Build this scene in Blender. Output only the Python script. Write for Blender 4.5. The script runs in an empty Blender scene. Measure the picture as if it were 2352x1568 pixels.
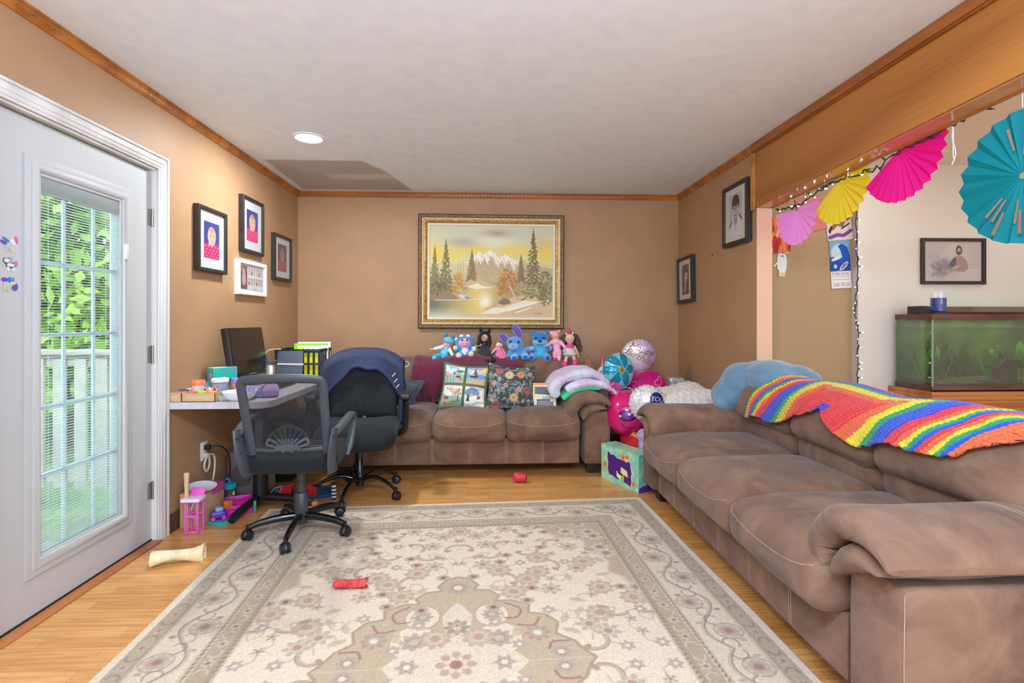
import bpy, bmesh, math, random
import numpy as np
from mathutils import Vector, Matrix, Euler, noise
from mathutils.bvhtree import BVHTree
R = math.radians
SC = bpy.context.scene
COL = SC.collection
random.seed(7)
RNG = np.random.default_rng(5)
V = Vector

# ---------------------------------------------------------------- colour and materials
def lin1(c):
    c = c / 255.0
    return c / 12.92 if c <= 0.04045 else ((c + 0.055) / 1.055) ** 2.4
def lin(c):
    return tuple(lin1(x) for x in c[:3]) + (1.0,)
MATS = {}
def mat(name, col, rough=.6, metal=0., sheen=0., coat=0., trans=0., emit=0., var=0., scale=8., bump=0., bscale=150., stretch=None, spec=.5, detail=4., sss=0.):
    """Principled material with noise variation of the colour and a noise bump."""
    if name in MATS:
        return MATS[name]
    m = bpy.data.materials.new(name); m.use_nodes = True
    nt = m.node_tree; b = nt.nodes['Principled BSDF']
    I = b.inputs
    I['Base Color'].default_value = lin(col); I['Roughness'].default_value = rough; I['Metallic'].default_value = metal
    I['Sheen Weight'].default_value = sheen; I['Coat Weight'].default_value = coat; I['Transmission Weight'].default_value = trans
    I['Specular IOR Level'].default_value = spec
    if emit:
        I['Emission Color'].default_value = lin(col); I['Emission Strength'].default_value = emit
    tc = mp = None
    if var or bump:
        tc = nt.nodes.new('ShaderNodeTexCoord'); mp = nt.nodes.new('ShaderNodeMapping')
        nt.links.new(tc.outputs['Object'], mp.inputs['Vector'])
        if stretch: mp.inputs['Scale'].default_value = stretch
    if var:
        n = nt.nodes.new('ShaderNodeTexNoise'); n.inputs['Scale'].default_value = scale; n.inputs['Detail'].default_value = detail
        nt.links.new(mp.outputs[0], n.inputs['Vector'])
        r = nt.nodes.new('ShaderNodeValToRGB')
        r.color_ramp.elements[0].position = .3; r.color_ramp.elements[1].position = .7
        r.color_ramp.elements[0].color = lin([max(0, c * (1 - var)) for c in col]); r.color_ramp.elements[1].color = lin([min(255, c * (1 + var)) for c in col])
        nt.links.new(n.outputs['Fac'], r.inputs['Fac']); nt.links.new(r.outputs['Color'], I['Base Color'])
    if bump:
        n2 = nt.nodes.new('ShaderNodeTexNoise'); n2.inputs['Scale'].default_value = bscale; n2.inputs['Detail'].default_value = 3
        nt.links.new(mp.outputs[0], n2.inputs['Vector'])
        bp = nt.nodes.new('ShaderNodeBump'); bp.inputs['Strength'].default_value = bump; bp.inputs['Distance'].default_value = .01
        nt.links.new(n2.outputs['Fac'], bp.inputs['Height']); nt.links.new(bp.outputs[0], I['Normal'])
    MATS[name] = m
    return m
def amat(name, rough=.7, metal=0., bump=0., bscale=300., sheen=0., coat=0., spec=.4):
    """Material that takes its colour pattern from the mesh's procedurally computed Col attribute."""
    m = mat(name, (128, 128, 128), rough, metal, sheen=sheen, coat=coat, bump=bump, bscale=bscale, spec=spec)
    nt = m.node_tree
    if not any(n.type == 'ATTRIBUTE' for n in nt.nodes):
        a = nt.nodes.new('ShaderNodeAttribute'); a.attribute_name = 'Col'
        nt.links.new(a.outputs['Color'], nt.nodes['Principled BSDF'].inputs['Base Color'])
    return m
def glass(name, col=(255, 255, 255), opac=.12, rough=.02):
    """Thin pane: mostly clear with a glossy reflection."""
    if name in MATS: return MATS[name]
    m = bpy.data.materials.new(name); m.use_nodes = True; nt = m.node_tree; nt.nodes.clear()
    o = nt.nodes.new('ShaderNodeOutputMaterial'); t = nt.nodes.new('ShaderNodeBsdfTransparent'); g = nt.nodes.new('ShaderNodeBsdfGlossy')
    t.inputs[0].default_value = lin(col); g.inputs['Roughness'].default_value = rough
    f = nt.nodes.new('ShaderNodeLayerWeight'); f.inputs['Blend'].default_value = .5; p1 = nt.nodes.new('ShaderNodeMath'); p1.operation = 'POWER'; p1.inputs[1].default_value = 4.; p2 = nt.nodes.new('ShaderNodeMath'); p2.operation = 'MULTIPLY_ADD'; p2.inputs[1].default_value = .6; p2.inputs[2].default_value = opac * .3
    nt.links.new(f.outputs['Facing'], p1.inputs[0]); nt.links.new(p1.outputs[0], p2.inputs[0])
    x = nt.nodes.new('ShaderNodeMixShader')
    nt.links.new(p2.outputs[0], x.inputs[0]); nt.links.new(t.outputs[0], x.inputs[1]); nt.links.new(g.outputs[0], x.inputs[2]); nt.links.new(x.outputs[0], o.inputs[0])
    MATS[name] = m
    return m
def veil(name, col, opac, rough=.6):
    """A thin see-through material: part opaque, part clear (mesh fabric, tissue, thin plastic)."""
    if name in MATS: return MATS[name]
    m = mat(name, col, rough); nt = m.node_tree
    b = nt.nodes['Principled BSDF']; o = nt.nodes['Material Output']
    t = nt.nodes.new('ShaderNodeBsdfTransparent'); x = nt.nodes.new('ShaderNodeMixShader'); x.inputs[0].default_value = opac
    nt.links.new(t.outputs[0], x.inputs[1]); nt.links.new(b.outputs[0], x.inputs[2]); nt.links.new(x.outputs[0], o.inputs[0])
    return m

# ---------------------------------------------------------------- objects
def tag(o, label=None, cat=None, group=None, kind=None):
    if label: o['label'] = label
    if cat: o['category'] = cat
    if group: o['group'] = group
    if kind: o['kind'] = kind
    return o
def thing(name, label, cat, loc=(0, 0, 0), rotz=0., group=None, kind=None):
    o = bpy.data.objects.new(name, None); COL.objects.link(o)
    o.empty_display_size = .05
    o.location = loc; o.rotation_euler = (0, 0, rotz)
    return tag(o, label, cat, group, kind)
def link(name, me, m, parent=None, world=False):
    o = bpy.data.objects.new(name, me); COL.objects.link(o)
    for x in (m if isinstance(m, (list, tuple)) else [m]): me.materials.append(x)
    if parent is not None:
        o.parent = parent
        if world: o.matrix_parent_inverse = wmat(parent).inverted()
    return o
def wmat(o):
    M = o.matrix_basis.copy()
    if o.parent is not None: M = wmat(o.parent) @ o.matrix_parent_inverse @ M
    return M
def kids(o): return [c for c in bpy.data.objects if c.parent is o]
def dup(root, loc, rotz=None, label=None):
    def cp(o, par):
        c = o.copy(); COL.objects.link(c)
        if par is not None: c.parent = par
        for k in kids(o): cp(k, c)
        return c
    c = cp(root, None); c.location = loc
    if rotz is not None: c.rotation_euler = (0, 0, rotz)
    if label: c['label'] = label
    return c

def rot_to(d, up=(0, 0, 1)):
    """Matrix whose z axis runs along d."""
    d = V(d).normalized(); u = V(up)
    if abs(d.dot(u)) > .98: u = V((0, 1, 0))
    x = u.cross(d).normalized(); y = d.cross(x)
    return Matrix((x, y, d)).transposed().to_4x4()
def TR(loc, rx=0, ry=0, rz=0, s=1.):
    return Matrix.Translation(V(loc)) @ Euler((R(rx), R(ry), R(rz))).to_matrix().to_4x4() @ Matrix.Scale(s, 4)

class MB:
    """Collects shapes; build() links them as ONE mesh object."""
    def __init__(s):
        s.v = []; s.f = []; s.c = []; s.mi = []; s.col = (200, 200, 200); s.m = 0
    def add(s, vs, fs, M=None, col=None, m=None):
        b = len(s.v); col = col or s.col
        for p in vs:
            p = V(p)
            s.v.append(M @ p if M is not None else p)
        if isinstance(col, list): s.c.extend(col)
        else: s.c.extend([col] * len(vs))
        for f in fs:
            s.f.append(tuple(b + i for i in f)); s.mi.append(s.m if m is None else m)
        return s
    def box(s, c, d, rot=(0, 0, 0), bev=0., seg=2, M=None, col=None, m=None):
        bm = bmesh.new(); bmesh.ops.create_cube(bm, size=1.)
        bmesh.ops.scale(bm, vec=V(d), verts=bm.verts)
        if bev: bmesh.ops.bevel(bm, geom=bm.edges[:], offset=min(bev, min(d) * .49), segments=seg, affect='EDGES', profile=.5)
        T = Matrix.Translation(V(c)) @ Euler([R(x) for x in rot]).to_matrix().to_4x4()
        if M is not None: T = M @ T
        bm.verts.index_update()
        s.add([v.co for v in bm.verts], [[v.index for v in f.verts] for f in bm.faces], T, col, m); bm.free()
        return s
    def span(s, a, b, bev=0., M=None, col=None, m=None):
        a = V(a); b = V(b)
        return s.box((a + b) / 2, [abs(x) for x in (b - a)], bev=bev, M=M, col=col, m=m)
    def tube(s, path, r, n=8, flat=1., up=None, closed=False, M=None, col=None, m=None, cap=True):
        """Tube along a path; flat scales the second axis; up fixes the cross-section's first axis."""
        P = [V(p) for p in path]; k = len(P); rr = r if isinstance(r, (list, tuple)) else [r] * k
        vs = []; pu = None
        for i in range(k):
            a = P[i - 1] if (i or closed) else P[i]; b = P[(i + 1) % k] if (i < k - 1 or closed) else P[i]
            d = (b - a).normalized() if (b - a).length > 1e-9 else V((0, 0, 1))
            if up is not None: u = V(up)
            else: u = pu if pu is not None else (V((0, 0, 1)) if abs(d.z) < .9 else V((1, 0, 0)))
            u = (u - d * u.dot(d))
            if u.length < 1e-6: u = d.orthogonal()
            u.normalize(); w = d.cross(u); pu = u
            for j in range(n):
                t = 2 * math.pi * j / n
                vs.append(P[i] + u * (rr[i] * math.cos(t)) + w * (rr[i] * flat * math.sin(t)))
        fs = []
        for i in range(k if closed else k - 1):
            for j in range(n):
                a = i * n + j; b = i * n + (j + 1) % n; c = ((i + 1) % k) * n + (j + 1) % n; d = ((i + 1) % k) * n + j
                fs.append((a, b, c, d))
        if cap and not closed:
            fs.append(tuple(range(n))[::-1]); fs.append(tuple((k - 1) * n + j for j in range(n)))
        return s.add(vs, fs, M, col, m)
    def cyl(s, a, b, r0, r1=None, n=20, M=None, col=None, m=None):
        return s.tube([a, b], [r0, r0 if r1 is None else r1], n, M=M, col=col, m=m)
    def lathe(s, prof, n=28, M=None, col=None, m=None, cap=True):
        vs = []; fs = []
        for r, z in prof:
            for j in range(n):
                t = 2 * math.pi * j / n; vs.append((r * math.cos(t), r * math.sin(t), z))
        for i in range(len(prof) - 1):
            for j in range(n):
                fs.append((i * n + j, i * n + (j + 1) % n, (i + 1) * n + (j + 1) % n, (i + 1) * n + j))
        if cap:
            if prof[0][0] > 1e-5: fs.append(tuple(range(n))[::-1])
            if prof[-1][0] > 1e-5: fs.append(tuple((len(prof) - 1) * n + j for j in range(n)))
        return s.add(vs, fs, M, col, m)
    def ell(s, c, r, rot=(0, 0, 0), nu=20, nv=12, M=None, col=None, m=None):
        if not isinstance(r, (list, tuple)): r = (r, r, r)
        T = Matrix.Translation(V(c)) @ Euler([R(x) for x in rot]).to_matrix().to_4x4() @ Matrix.Diagonal((*r, 1))
        if M is not None: T = M @ T
        vs = [(0, 0, -1)]; fs = []
        for i in range(1, nv):
            p = -math.pi / 2 + math.pi * i / nv
            for j in range(nu):
                t = 2 * math.pi * j / nu; vs.append((math.cos(p) * math.cos(t), math.cos(p) * math.sin(t), math.sin(p)))
        vs.append((0, 0, 1)); L = len(vs) - 1
        for j in range(nu):
            fs.append((0, 1 + (j + 1) % nu, 1 + j)); a = 1 + (nv - 2) * nu
            fs.append((L, a + j, a + (j + 1) % nu))
            for i in range(nv - 2):
                fs.append((1 + i * nu + j, 1 + i * nu + (j + 1) % nu, 1 + (i + 1) * nu + (j + 1) % nu, 1 + (i + 1) * nu + j))
        return s.add(vs, fs, T, col, m)
    def puff(s, c, d, r=.05, bulge=(0, 0, 0), n=12, fn=None, rot=(0, 0, 0), M=None, col=None, m=None):
        """Upholstered block: a rounded box whose faces bulge; fn(p) bends each point (local metres)."""
        h = V(d) / 2; T = Matrix.Translation(V(c)) @ Euler([R(x) for x in rot]).to_matrix().to_4x4()
        if M is not None: T = M @ T
        idx = {}; vs = []; fs = []
        def g(i): return -math.cos(math.pi * i / n) * .35 + (2 * i / n - 1) * .65
        def vert(i, j, k):
            if (i, j, k) in idx: return idx[(i, j, k)]
            q = V((g(i), g(j), g(k)))
            p = V([q[a] * h[a] for a in range(3)])
            inn = V([max(-(h[a] - r), min(h[a] - r, p[a])) for a in range(3)]); o = p - inn
            if o.length > 1e-9: p = inn + o.normalized() * r if max(abs(x) for x in o) > 0 else p
            for a in range(3):
                b1, b2 = [x for x in range(3) if x != a]
                p[a] += bulge[a] * q[a] * (1 - q[b1] ** 2) * (1 - q[b2] ** 2)
            if fn: p = V(fn(p))
            idx[(i, j, k)] = len(vs); vs.append(p); return idx[(i, j, k)]
        for a in range(n):
            for b in range(n):
                fs.append((vert(a, b, 0), vert(a, b + 1, 0), vert(a + 1, b + 1, 0), vert(a + 1, b, 0)))
                fs.append((vert(a, b, n), vert(a + 1, b, n), vert(a + 1, b + 1, n), vert(a, b + 1, n)))
                fs.append((vert(a, 0, b), vert(a + 1, 0, b), vert(a + 1, 0, b + 1), vert(a, 0, b + 1)))
                fs.append((vert(a, n, b), vert(a, n, b + 1), vert(a + 1, n, b + 1), vert(a + 1, n, b)))
                fs.append((vert(0, a, b), vert(0, a, b + 1), vert(0, a + 1, b + 1), vert(0, a + 1, b)))
                fs.append((vert(n, a, b), vert(n, a + 1, b), vert(n, a + 1, b + 1), vert(n, a, b + 1)))
        return s.add(vs, fs, T, col, m)
    def prism(s, pts, y0, y1, M=None, col=None, m=None):
        """Outline in the x-z plane, extruded from y0 to y1."""
        n = len(pts)
        vs = [(p[0], y0, p[1]) for p in pts] + [(p[0], y1, p[1]) for p in pts]
        fs = [tuple(range(n)), tuple(range(2 * n - 1, n - 1, -1))] + [(i, i + n, (i + 1) % n + n, (i + 1) % n) for i in range(n)]
        return s.add(vs, fs, M, col, m)
    def grid(s, f, nu, nv, cu=False, cv=False, colf=None, M=None, m=None, col=None):
        vs = []; cs = []; fs = []
        for i in range(nu + (0 if cu else 1)):
            for j in range(nv + (0 if cv else 1)):
                vs.append(f(i / nu, j / nv)); cs.append(colf(i / nu, j / nv) if colf else (col or s.col))
        w = nv + (0 if cv else 1); k = nu + (0 if cu else 1)
        for i in range(nu):
            for j in range(nv):
                fs.append((i * w + j, ((i + 1) % k) * w + j, ((i + 1) % k) * w + (j + 1) % w, i * w + (j + 1) % w))
        return s.add(vs, fs, M, list(cs), m)
    def sheet_loft(s, secs, cap=True, M=None, col=None, m=None):
        """Closed loops of equal length lofted in order."""
        n = len(secs[0]); vs = [p for q in secs for p in q]; fs = []
        for i in range(len(secs) - 1):
            for j in range(n):
                fs.append((i * n + j, i * n + (j + 1) % n, (i + 1) * n + (j + 1) % n, (i + 1) * n + j))
        if cap:
            fs.append(tuple(range(n))[::-1]); fs.append(tuple((len(secs) - 1) * n + j for j in range(n)))
        return s.add(vs, fs, M, col, m)
    def build(s, name, m, parent=None, world=False, ang=40, colors=False, sub=0):
        me = bpy.data.meshes.new(name)
        me.from_pydata([tuple(p) for p in s.v], [], s.f)
        if colors:
            a = me.color_attributes.new('Col', 'FLOAT_COLOR', 'POINT')
            C = np.array([c[:3] for c in s.c], float); a.data.foreach_set('color', srgb_lin(C / 255.).ravel())
        if isinstance(m, (list, tuple)): me.polygons.foreach_set('material_index', s.mi)
        bm = bmesh.new(); bm.from_mesh(me); bmesh.ops.recalc_face_normals(bm, faces=bm.faces); bm.to_mesh(me); bm.free()
        for p in me.polygons: p.use_smooth = True
        if ang < 180: me.set_sharp_from_angle(angle=R(ang))
        o = link(name, me, m, parent, world)
        if sub:
            q = o.modifiers.new('Subsurf', 'SUBSURF'); q.levels = sub; q.render_levels = sub
        return o
def srgb_lin(C):
    C = np.clip(C, 0, 1)
    L = np.where(C <= .04045, C / 12.92, ((C + .055) / 1.055) ** 2.4)
    return np.concatenate([L, np.ones(L.shape[:-1] + (1,))], -1)

def text_tris(s, size=1., shear=0., space=1.):
    cu = bpy.data.curves.new('lettering', 'FONT'); cu.body = s; cu.size = size; cu.align_x = 'CENTER'; cu.align_y = 'CENTER'; cu.shear = shear; cu.space_character = space
    cu.resolution_u = 3
    o = bpy.data.objects.new('lettering', cu); COL.objects.link(o)
    dg = bpy.context.evaluated_depsgraph_get(); me = bpy.data.meshes.new_from_object(o.evaluated_get(dg))
    me.calc_loop_triangles()
    vs = [v.co.copy() for v in me.vertices]; fs = [tuple(t.vertices) for t in me.loop_triangles]
    bpy.data.objects.remove(o); bpy.data.curves.remove(cu); bpy.data.meshes.remove(me)
    return vs, fs

class Cv:
    """A painted pattern: colours worked out on a grid, stored as the mesh's colour attribute."""
    def __init__(s, x0, x1, y0, y1, nx, ny, bg=(255, 255, 255)):
        s.x = np.linspace(x0, x1, nx); s.y = np.linspace(y0, y1, ny)
        s.X, s.Y = np.meshgrid(s.x, s.y); s.C = np.ones((ny, nx, 3)) * np.array(bg, float) / 255.
        s.px = max((x1 - x0) / (nx - 1), (y1 - y0) / (ny - 1))
    def win(s, a, b, c, d):
        i = slice(max(0, np.searchsorted(s.x, a) - 1), np.searchsorted(s.x, b) + 1); j = slice(max(0, np.searchsorted(s.y, c) - 1), np.searchsorted(s.y, d) + 1)
        return j, i
    def put(s, w, cov, col, a=1.):
        cov = np.clip(cov, 0, 1)[..., None] * a
        s.C[w] = s.C[w] * (1 - cov) + np.array(col, float) / 255. * cov
    def ell(s, cx, cy, rx, ry=None, col=(0, 0, 0), rot=0., a=1., soft=0., ring=0.):
        ry = rx if ry is None else ry; m = max(rx, ry) + soft + s.px + ring; w = s.win(cx - m, cx + m, cy - m, cy + m)
        X = s.X[w] - cx; Y = s.Y[w] - cy; c, q = math.cos(R(rot)), math.sin(R(rot)); x = X * c + Y * q; y = -X * q + Y * c
        d = (np.sqrt((x / rx) ** 2 + (y / ry) ** 2) - 1) * min(rx, ry)
        if ring: d = np.abs(d) - ring
        s.put(w, .5 - d / max(s.px, soft), col, a)
    def poly(s, pts, col, a=1.):
        P = np.array(pts, float); w = s.win(P[:, 0].min(), P[:, 0].max(), P[:, 1].min(), P[:, 1].max())
        tot = 0
        for ox, oy in ((-.25, -.25), (.25, -.25), (-.25, .25), (.25, .25)):
            X = s.X[w] + ox * s.px; Y = s.Y[w] + oy * s.px; ins = np.zeros(X.shape, bool)
            for (x1, y1), (x2, y2) in zip(P, np.roll(P, -1, 0)):
                if y1 == y2: continue
                ins ^= ((y1 > Y) != (y2 > Y)) & (X < (x2 - x1) * (Y - y1) / (y2 - y1) + x1)
            tot = tot + ins * .25
        s.put(w, tot, col, a)
    def line(s, pts, wd, col, a=1.):
        P = np.array(pts, float); m = wd + s.px; w = s.win(P[:, 0].min() - m, P[:, 0].max() + m, P[:, 1].min() - m, P[:, 1].max() + m)
        X = s.X[w]; Y = s.Y[w]; D = np.full(X.shape, 9e9)
        for (x1, y1), (x2, y2) in zip(P[:-1], P[1:]):
            dx, dy = x2 - x1, y2 - y1; L = dx * dx + dy * dy + 1e-12
            t = np.clip(((X - x1) * dx + (Y - y1) * dy) / L, 0, 1)
            D = np.minimum(D, np.hypot(X - x1 - t * dx, Y - y1 - t * dy))
        s.put(w, .5 - (D - wd / 2) / s.px, col, a)
    def arc(s, cx, cy, r, a0, a1, wd, col, ry=None, a=1., n=14):
        ry = r if ry is None else ry
        s.line([(cx + r * math.cos(R(t)), cy + ry * math.sin(R(t))) for t in np.linspace(a0, a1, n)], wd, col, a)
    def text(s, tx, cx, cy, size, col, shear=0., rot=0., sx=1., space=1.):
        vs, fs = text_tris(tx, size, shear, space); c, q = math.cos(R(rot)), math.sin(R(rot))
        P = [(cx + (v.x * sx * c - v.y * q), cy + (v.x * sx * q + v.y * c)) for v in vs]
        for f in fs: s.poly([P[i] for i in f], col)
    def rect(s, x0, y0, x1, y1, col, a=1.):
        s.poly([(x0, y0), (x1, y0), (x1, y1), (x0, y1)], col, a)
    def grain(s, amt, blur=0):
        n = RNG.normal(0, 1, s.C.shape[:2])
        for _ in range(blur):
            n = (n + np.roll(n, 1, 0) + np.roll(n, 1, 1) + np.roll(n, -1, 0) + np.roll(n, -1, 1)) / 2.6
        s.C = np.clip(s.C * (1 + amt * n[..., None]), 0, 1)
    def sample(s, x, y):
        i = np.clip(np.round((np.asarray(x) - s.x[0]) / (s.x[-1] - s.x[0]) * (len(s.x) - 1)).astype(int), 0, len(s.x) - 1)
        j = np.clip(np.round((np.asarray(y) - s.y[0]) / (s.y[-1] - s.y[0]) * (len(s.y) - 1)).astype(int), 0, len(s.y) - 1)
        return s.C[j, i]
    def flower(s, x, y, r, cols, n=8, rot=0., a=1.):
        for k, (f, col) in enumerate(zip((1., .66, .33), cols)):
            if k < 2:
                for i in range(n):
                    t = R(rot) + 2 * math.pi * (i + .5 * k) / n
                    s.ell(x + r * f * .62 * math.cos(t), y + r * f * .62 * math.sin(t), r * f * .42, r * f * .25, col, math.degrees(t), a)
            else: s.ell(x, y, r * f, None, col, 0, a)
def np_mesh(name, co, quads, C):
    me = bpy.data.meshes.new(name); nv, nf = len(co), len(quads)
    me.vertices.add(nv); me.vertices.foreach_set('co', np.ascontiguousarray(co, np.float32).ravel())
    me.loops.add(nf * 4); me.loops.foreach_set('vertex_index', np.ascontiguousarray(quads, np.int32).ravel())
    me.polygons.add(nf); me.polygons.foreach_set('loop_start', np.arange(nf, dtype=np.int32) * 4)
    try: me.polygons.foreach_set('loop_total', np.full(nf, 4, np.int32))
    except Exception: pass
    me.polygons.foreach_set('use_smooth', np.ones(nf, bool))
    a = me.color_attributes.new('Col', 'FLOAT_COLOR', 'POINT'); a.data.foreach_set('color', srgb_lin(C.reshape(-1, 3)).ravel().astype(np.float32))
    me.update(calc_edges=True); me.validate()
    return me
def quads_of(nx, ny, off=0, flip=False):
    i = np.arange(nx * ny).reshape(ny, nx) + off
    q = np.stack([i[:-1, :-1], i[:-1, 1:], i[1:, 1:], i[1:, :-1]], -1).reshape(-1, 4)
    return q[:, ::-1] if flip else q
def sheet(cv, fn, name, m, parent=None, back=None, world=False):
    """cv painted over the surface fn(X, Y) -> (x, y, z); back(X, Y) closes it from behind."""
    ny, nx = cv.X.shape
    co = np.stack(np.broadcast_arrays(*fn(cv.X, cv.Y)), -1).reshape(-1, 3); q = quads_of(nx, ny); C = cv.C.reshape(-1, 3)
    if back is not None:
        co2 = np.stack(np.broadcast_arrays(*back(cv.X, cv.Y)), -1).reshape(-1, 3)
        q = np.concatenate([q, quads_of(nx, ny, len(co), True)])
        i = np.arange(nx * ny).reshape(ny, nx); ring = np.concatenate([i[0, :-1], i[:-1, -1], i[-1, :0:-1], i[:0:-1, 0]]); r2 = np.roll(ring, -1); o = len(co)
        q = np.concatenate([q, np.stack([ring, ring + o, r2 + o, r2], -1)])
        co = np.concatenate([co, co2]); C = np.concatenate([C, C])
    return link(name, np_mesh(name, co, q, C), m, parent, world)
def ball(c, r, cv, name, m, parent=None, rot=(0, 0, 0), bg=(255, 255, 255), nu=150, nv=96, world=True, warp=None, p=2.):
    """Balloon-like body whose front (local -y) carries the pattern cv over x, z in -1..1."""
    th = np.linspace(0, 2 * np.pi, nu + 1); ph = np.linspace(-np.pi / 2, np.pi / 2, nv + 1)
    T, P = np.meshgrid(th, ph); x = np.cos(P) * np.sin(T); y = -np.sin(P); z = np.cos(P) * np.cos(T)
    # poles on the y axis: the front pole is at y = -1
    C = np.ones(x.shape + (3,)) * np.array(bg, float) / 255.; f = y < .25
    C[f] = cv.sample(x[f], z[f])
    co = np.stack([x * r[0], y * r[1], z * r[2]], -1)
    if warp is not None: co = warp(co, x, y, z)
    M = np.array(Matrix.Translation(V(c)) @ Euler([R(a) for a in rot]).to_matrix().to_4x4())
    co = co.reshape(-1, 3) @ M[:3, :3].T + M[:3, 3]
    o = link(name, np_mesh(name, co, quads_of(nu + 1, nv + 1), C), m, parent, world)
    return o

def blob(prims, name, m, parent=None, vox=.008, smooth=3, world=True, crumple=0., cs=9.):
    """One continuous body grown from rounded masses: ('e', centre, radii, rot, colour) and ('c', p0, p1, r0, r1, colour)."""
    mb = MB()
    for p in prims:
        if p[0] == 'e': mb.ell(p[1], p[2], p[3], 16, 10)
        else:
            mb.tube([p[1], p[2]], [p[3], p[4]], 12); mb.ell(p[1], p[3], nu=12, nv=8); mb.ell(p[2], p[4], nu=12, nv=8)
    me = bpy.data.meshes.new(name); me.from_pydata([tuple(v) for v in mb.v], [], mb.f)
    bm = bmesh.new(); bm.from_mesh(me); bmesh.ops.recalc_face_normals(bm, faces=bm.faces); bm.to_mesh(me); bm.free()
    o = bpy.data.objects.new(name, me); COL.objects.link(o)
    q = o.modifiers.new('Remesh', 'REMESH'); q.mode = 'VOXEL'; q.voxel_size = vox
    dg = bpy.context.evaluated_depsgraph_get(); m2 = bpy.data.meshes.new_from_object(o.evaluated_get(dg))
    bpy.data.objects.remove(o); bpy.data.meshes.remove(me)
    bm = bmesh.new(); bm.from_mesh(m2)
    for _ in range(smooth): bmesh.ops.smooth_vert(bm, verts=bm.verts, factor=.5, use_axis_x=True, use_axis_y=True, use_axis_z=True)
    bm.to_mesh(m2); bm.free()
    if crumple:
        m2.update()
        for v, n in [(v, v.normal.copy()) for v in m2.vertices]:
            q = v.co; a = noise.noise(q * cs + V((noise.noise(q * cs * .6) * 2, 3, 1)))
            v.co = q + n * (crumple * (a - 1.4 * max(0., .22 - abs(a)) / .22 * .6))
    co = np.empty(len(m2.vertices) * 3); m2.vertices.foreach_get('co', co); co = co.reshape(-1, 3)
    best = np.full(len(co), 9e9); C = np.zeros((len(co), 3))
    for p in prims:
        if p[0] == 'e':
            r = p[2] if isinstance(p[2], (list, tuple)) else (p[2],) * 3
            Rm = np.array(Euler([R(x) for x in p[3]]).to_matrix()); L = (co - np.array(p[1])) @ Rm; r = np.array(r)
            k0 = np.linalg.norm(L / r, axis=1); k1 = np.linalg.norm(L / r ** 2, axis=1) + 1e-9; d = k0 * (k0 - 1) / k1; col = p[4]
        else:
            a = np.array(p[1]); b = np.array(p[2]); ab = b - a; t = np.clip(((co - a) @ ab) / (ab @ ab + 1e-12), 0, 1)
            d = np.linalg.norm(co - a - t[:, None] * ab, axis=1) - (p[3] + (p[4] - p[3]) * t); col = p[5]
        w = d < best; best[w] = d[w]; C[w] = np.array(col[:3], float) / 255.
    a = m2.color_attributes.new('Col', 'FLOAT_COLOR', 'POINT'); a.data.foreach_set('color', srgb_lin(C).ravel())
    for p in m2.polygons: p.use_smooth = True
    m2.materials.clear(); m2.name = name
    return link(name, m2, m, parent, world)
def smoothpath(pts, n=6):
    """Catmull-Rom through pts."""
    P = [V(p) for p in pts]; out = []
    for i in range(len(P) - 1):
        a = P[max(0, i - 1)]; b = P[i]; c = P[i + 1]; d = P[min(len(P) - 1, i + 2)]
        for k in range(n):
            t = k / n
            out.append(.5 * ((2 * b) + (c - a) * t + (2 * a - 5 * b + 4 * c - d) * t * t + (3 * b - a - 3 * c + d) * t ** 3))
    return out + [P[-1]]
# the photograph's camera: used to place things at a pixel's line of sight on a known plane of the room
CF, CTH, CH, CHY = 1185., math.atan(54 / 1185.), 1.21, 737.
_c, _s = math.cos(CTH), math.sin(CTH)
def ray(px, py):
    u = (px - 1176.) / CF; return V((_s + u * _c, _c - u * _s, -(py - CHY) / CF))
def onX(px, py, X): d = ray(px, py); return d * (X / d.x) + V((0, 0, CH))
def onY(px, py, Y): d = ray(px, py); return d * (Y / d.y) + V((0, 0, CH))
def onZ(px, py, Z): d = ray(px, py); return d * ((Z - CH) / d.z) + V((0, 0, CH))
# ================================================================ THE ROOM
XL, XR, YB, YF, ZC = -1.82, 1.875, 5.02, -2.6, 2.45
XE = 5.2; YC = 3.94
M_wall = mat('brown paint', (178, 138, 101), .52, spec=.3, var=.03, scale=3, bump=.06, bscale=120)
M_peach = mat('peach paint', (232, 186, 152), .5, bump=.05, bscale=120)
M_tan = mat('tan paint', (178, 148, 108), .55, bump=.05, bscale=120)
M_cream = mat('cream paint', (230, 220, 207), .55, bump=.04, bscale=120)
M_white = mat('white gloss paint', (190, 189, 185), .5, spec=.35)
M_dirty = mat('worn white paint', (214, 209, 202), .5, spec=.35, var=.06, scale=9, stretch=(1, 1, .2))

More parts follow.
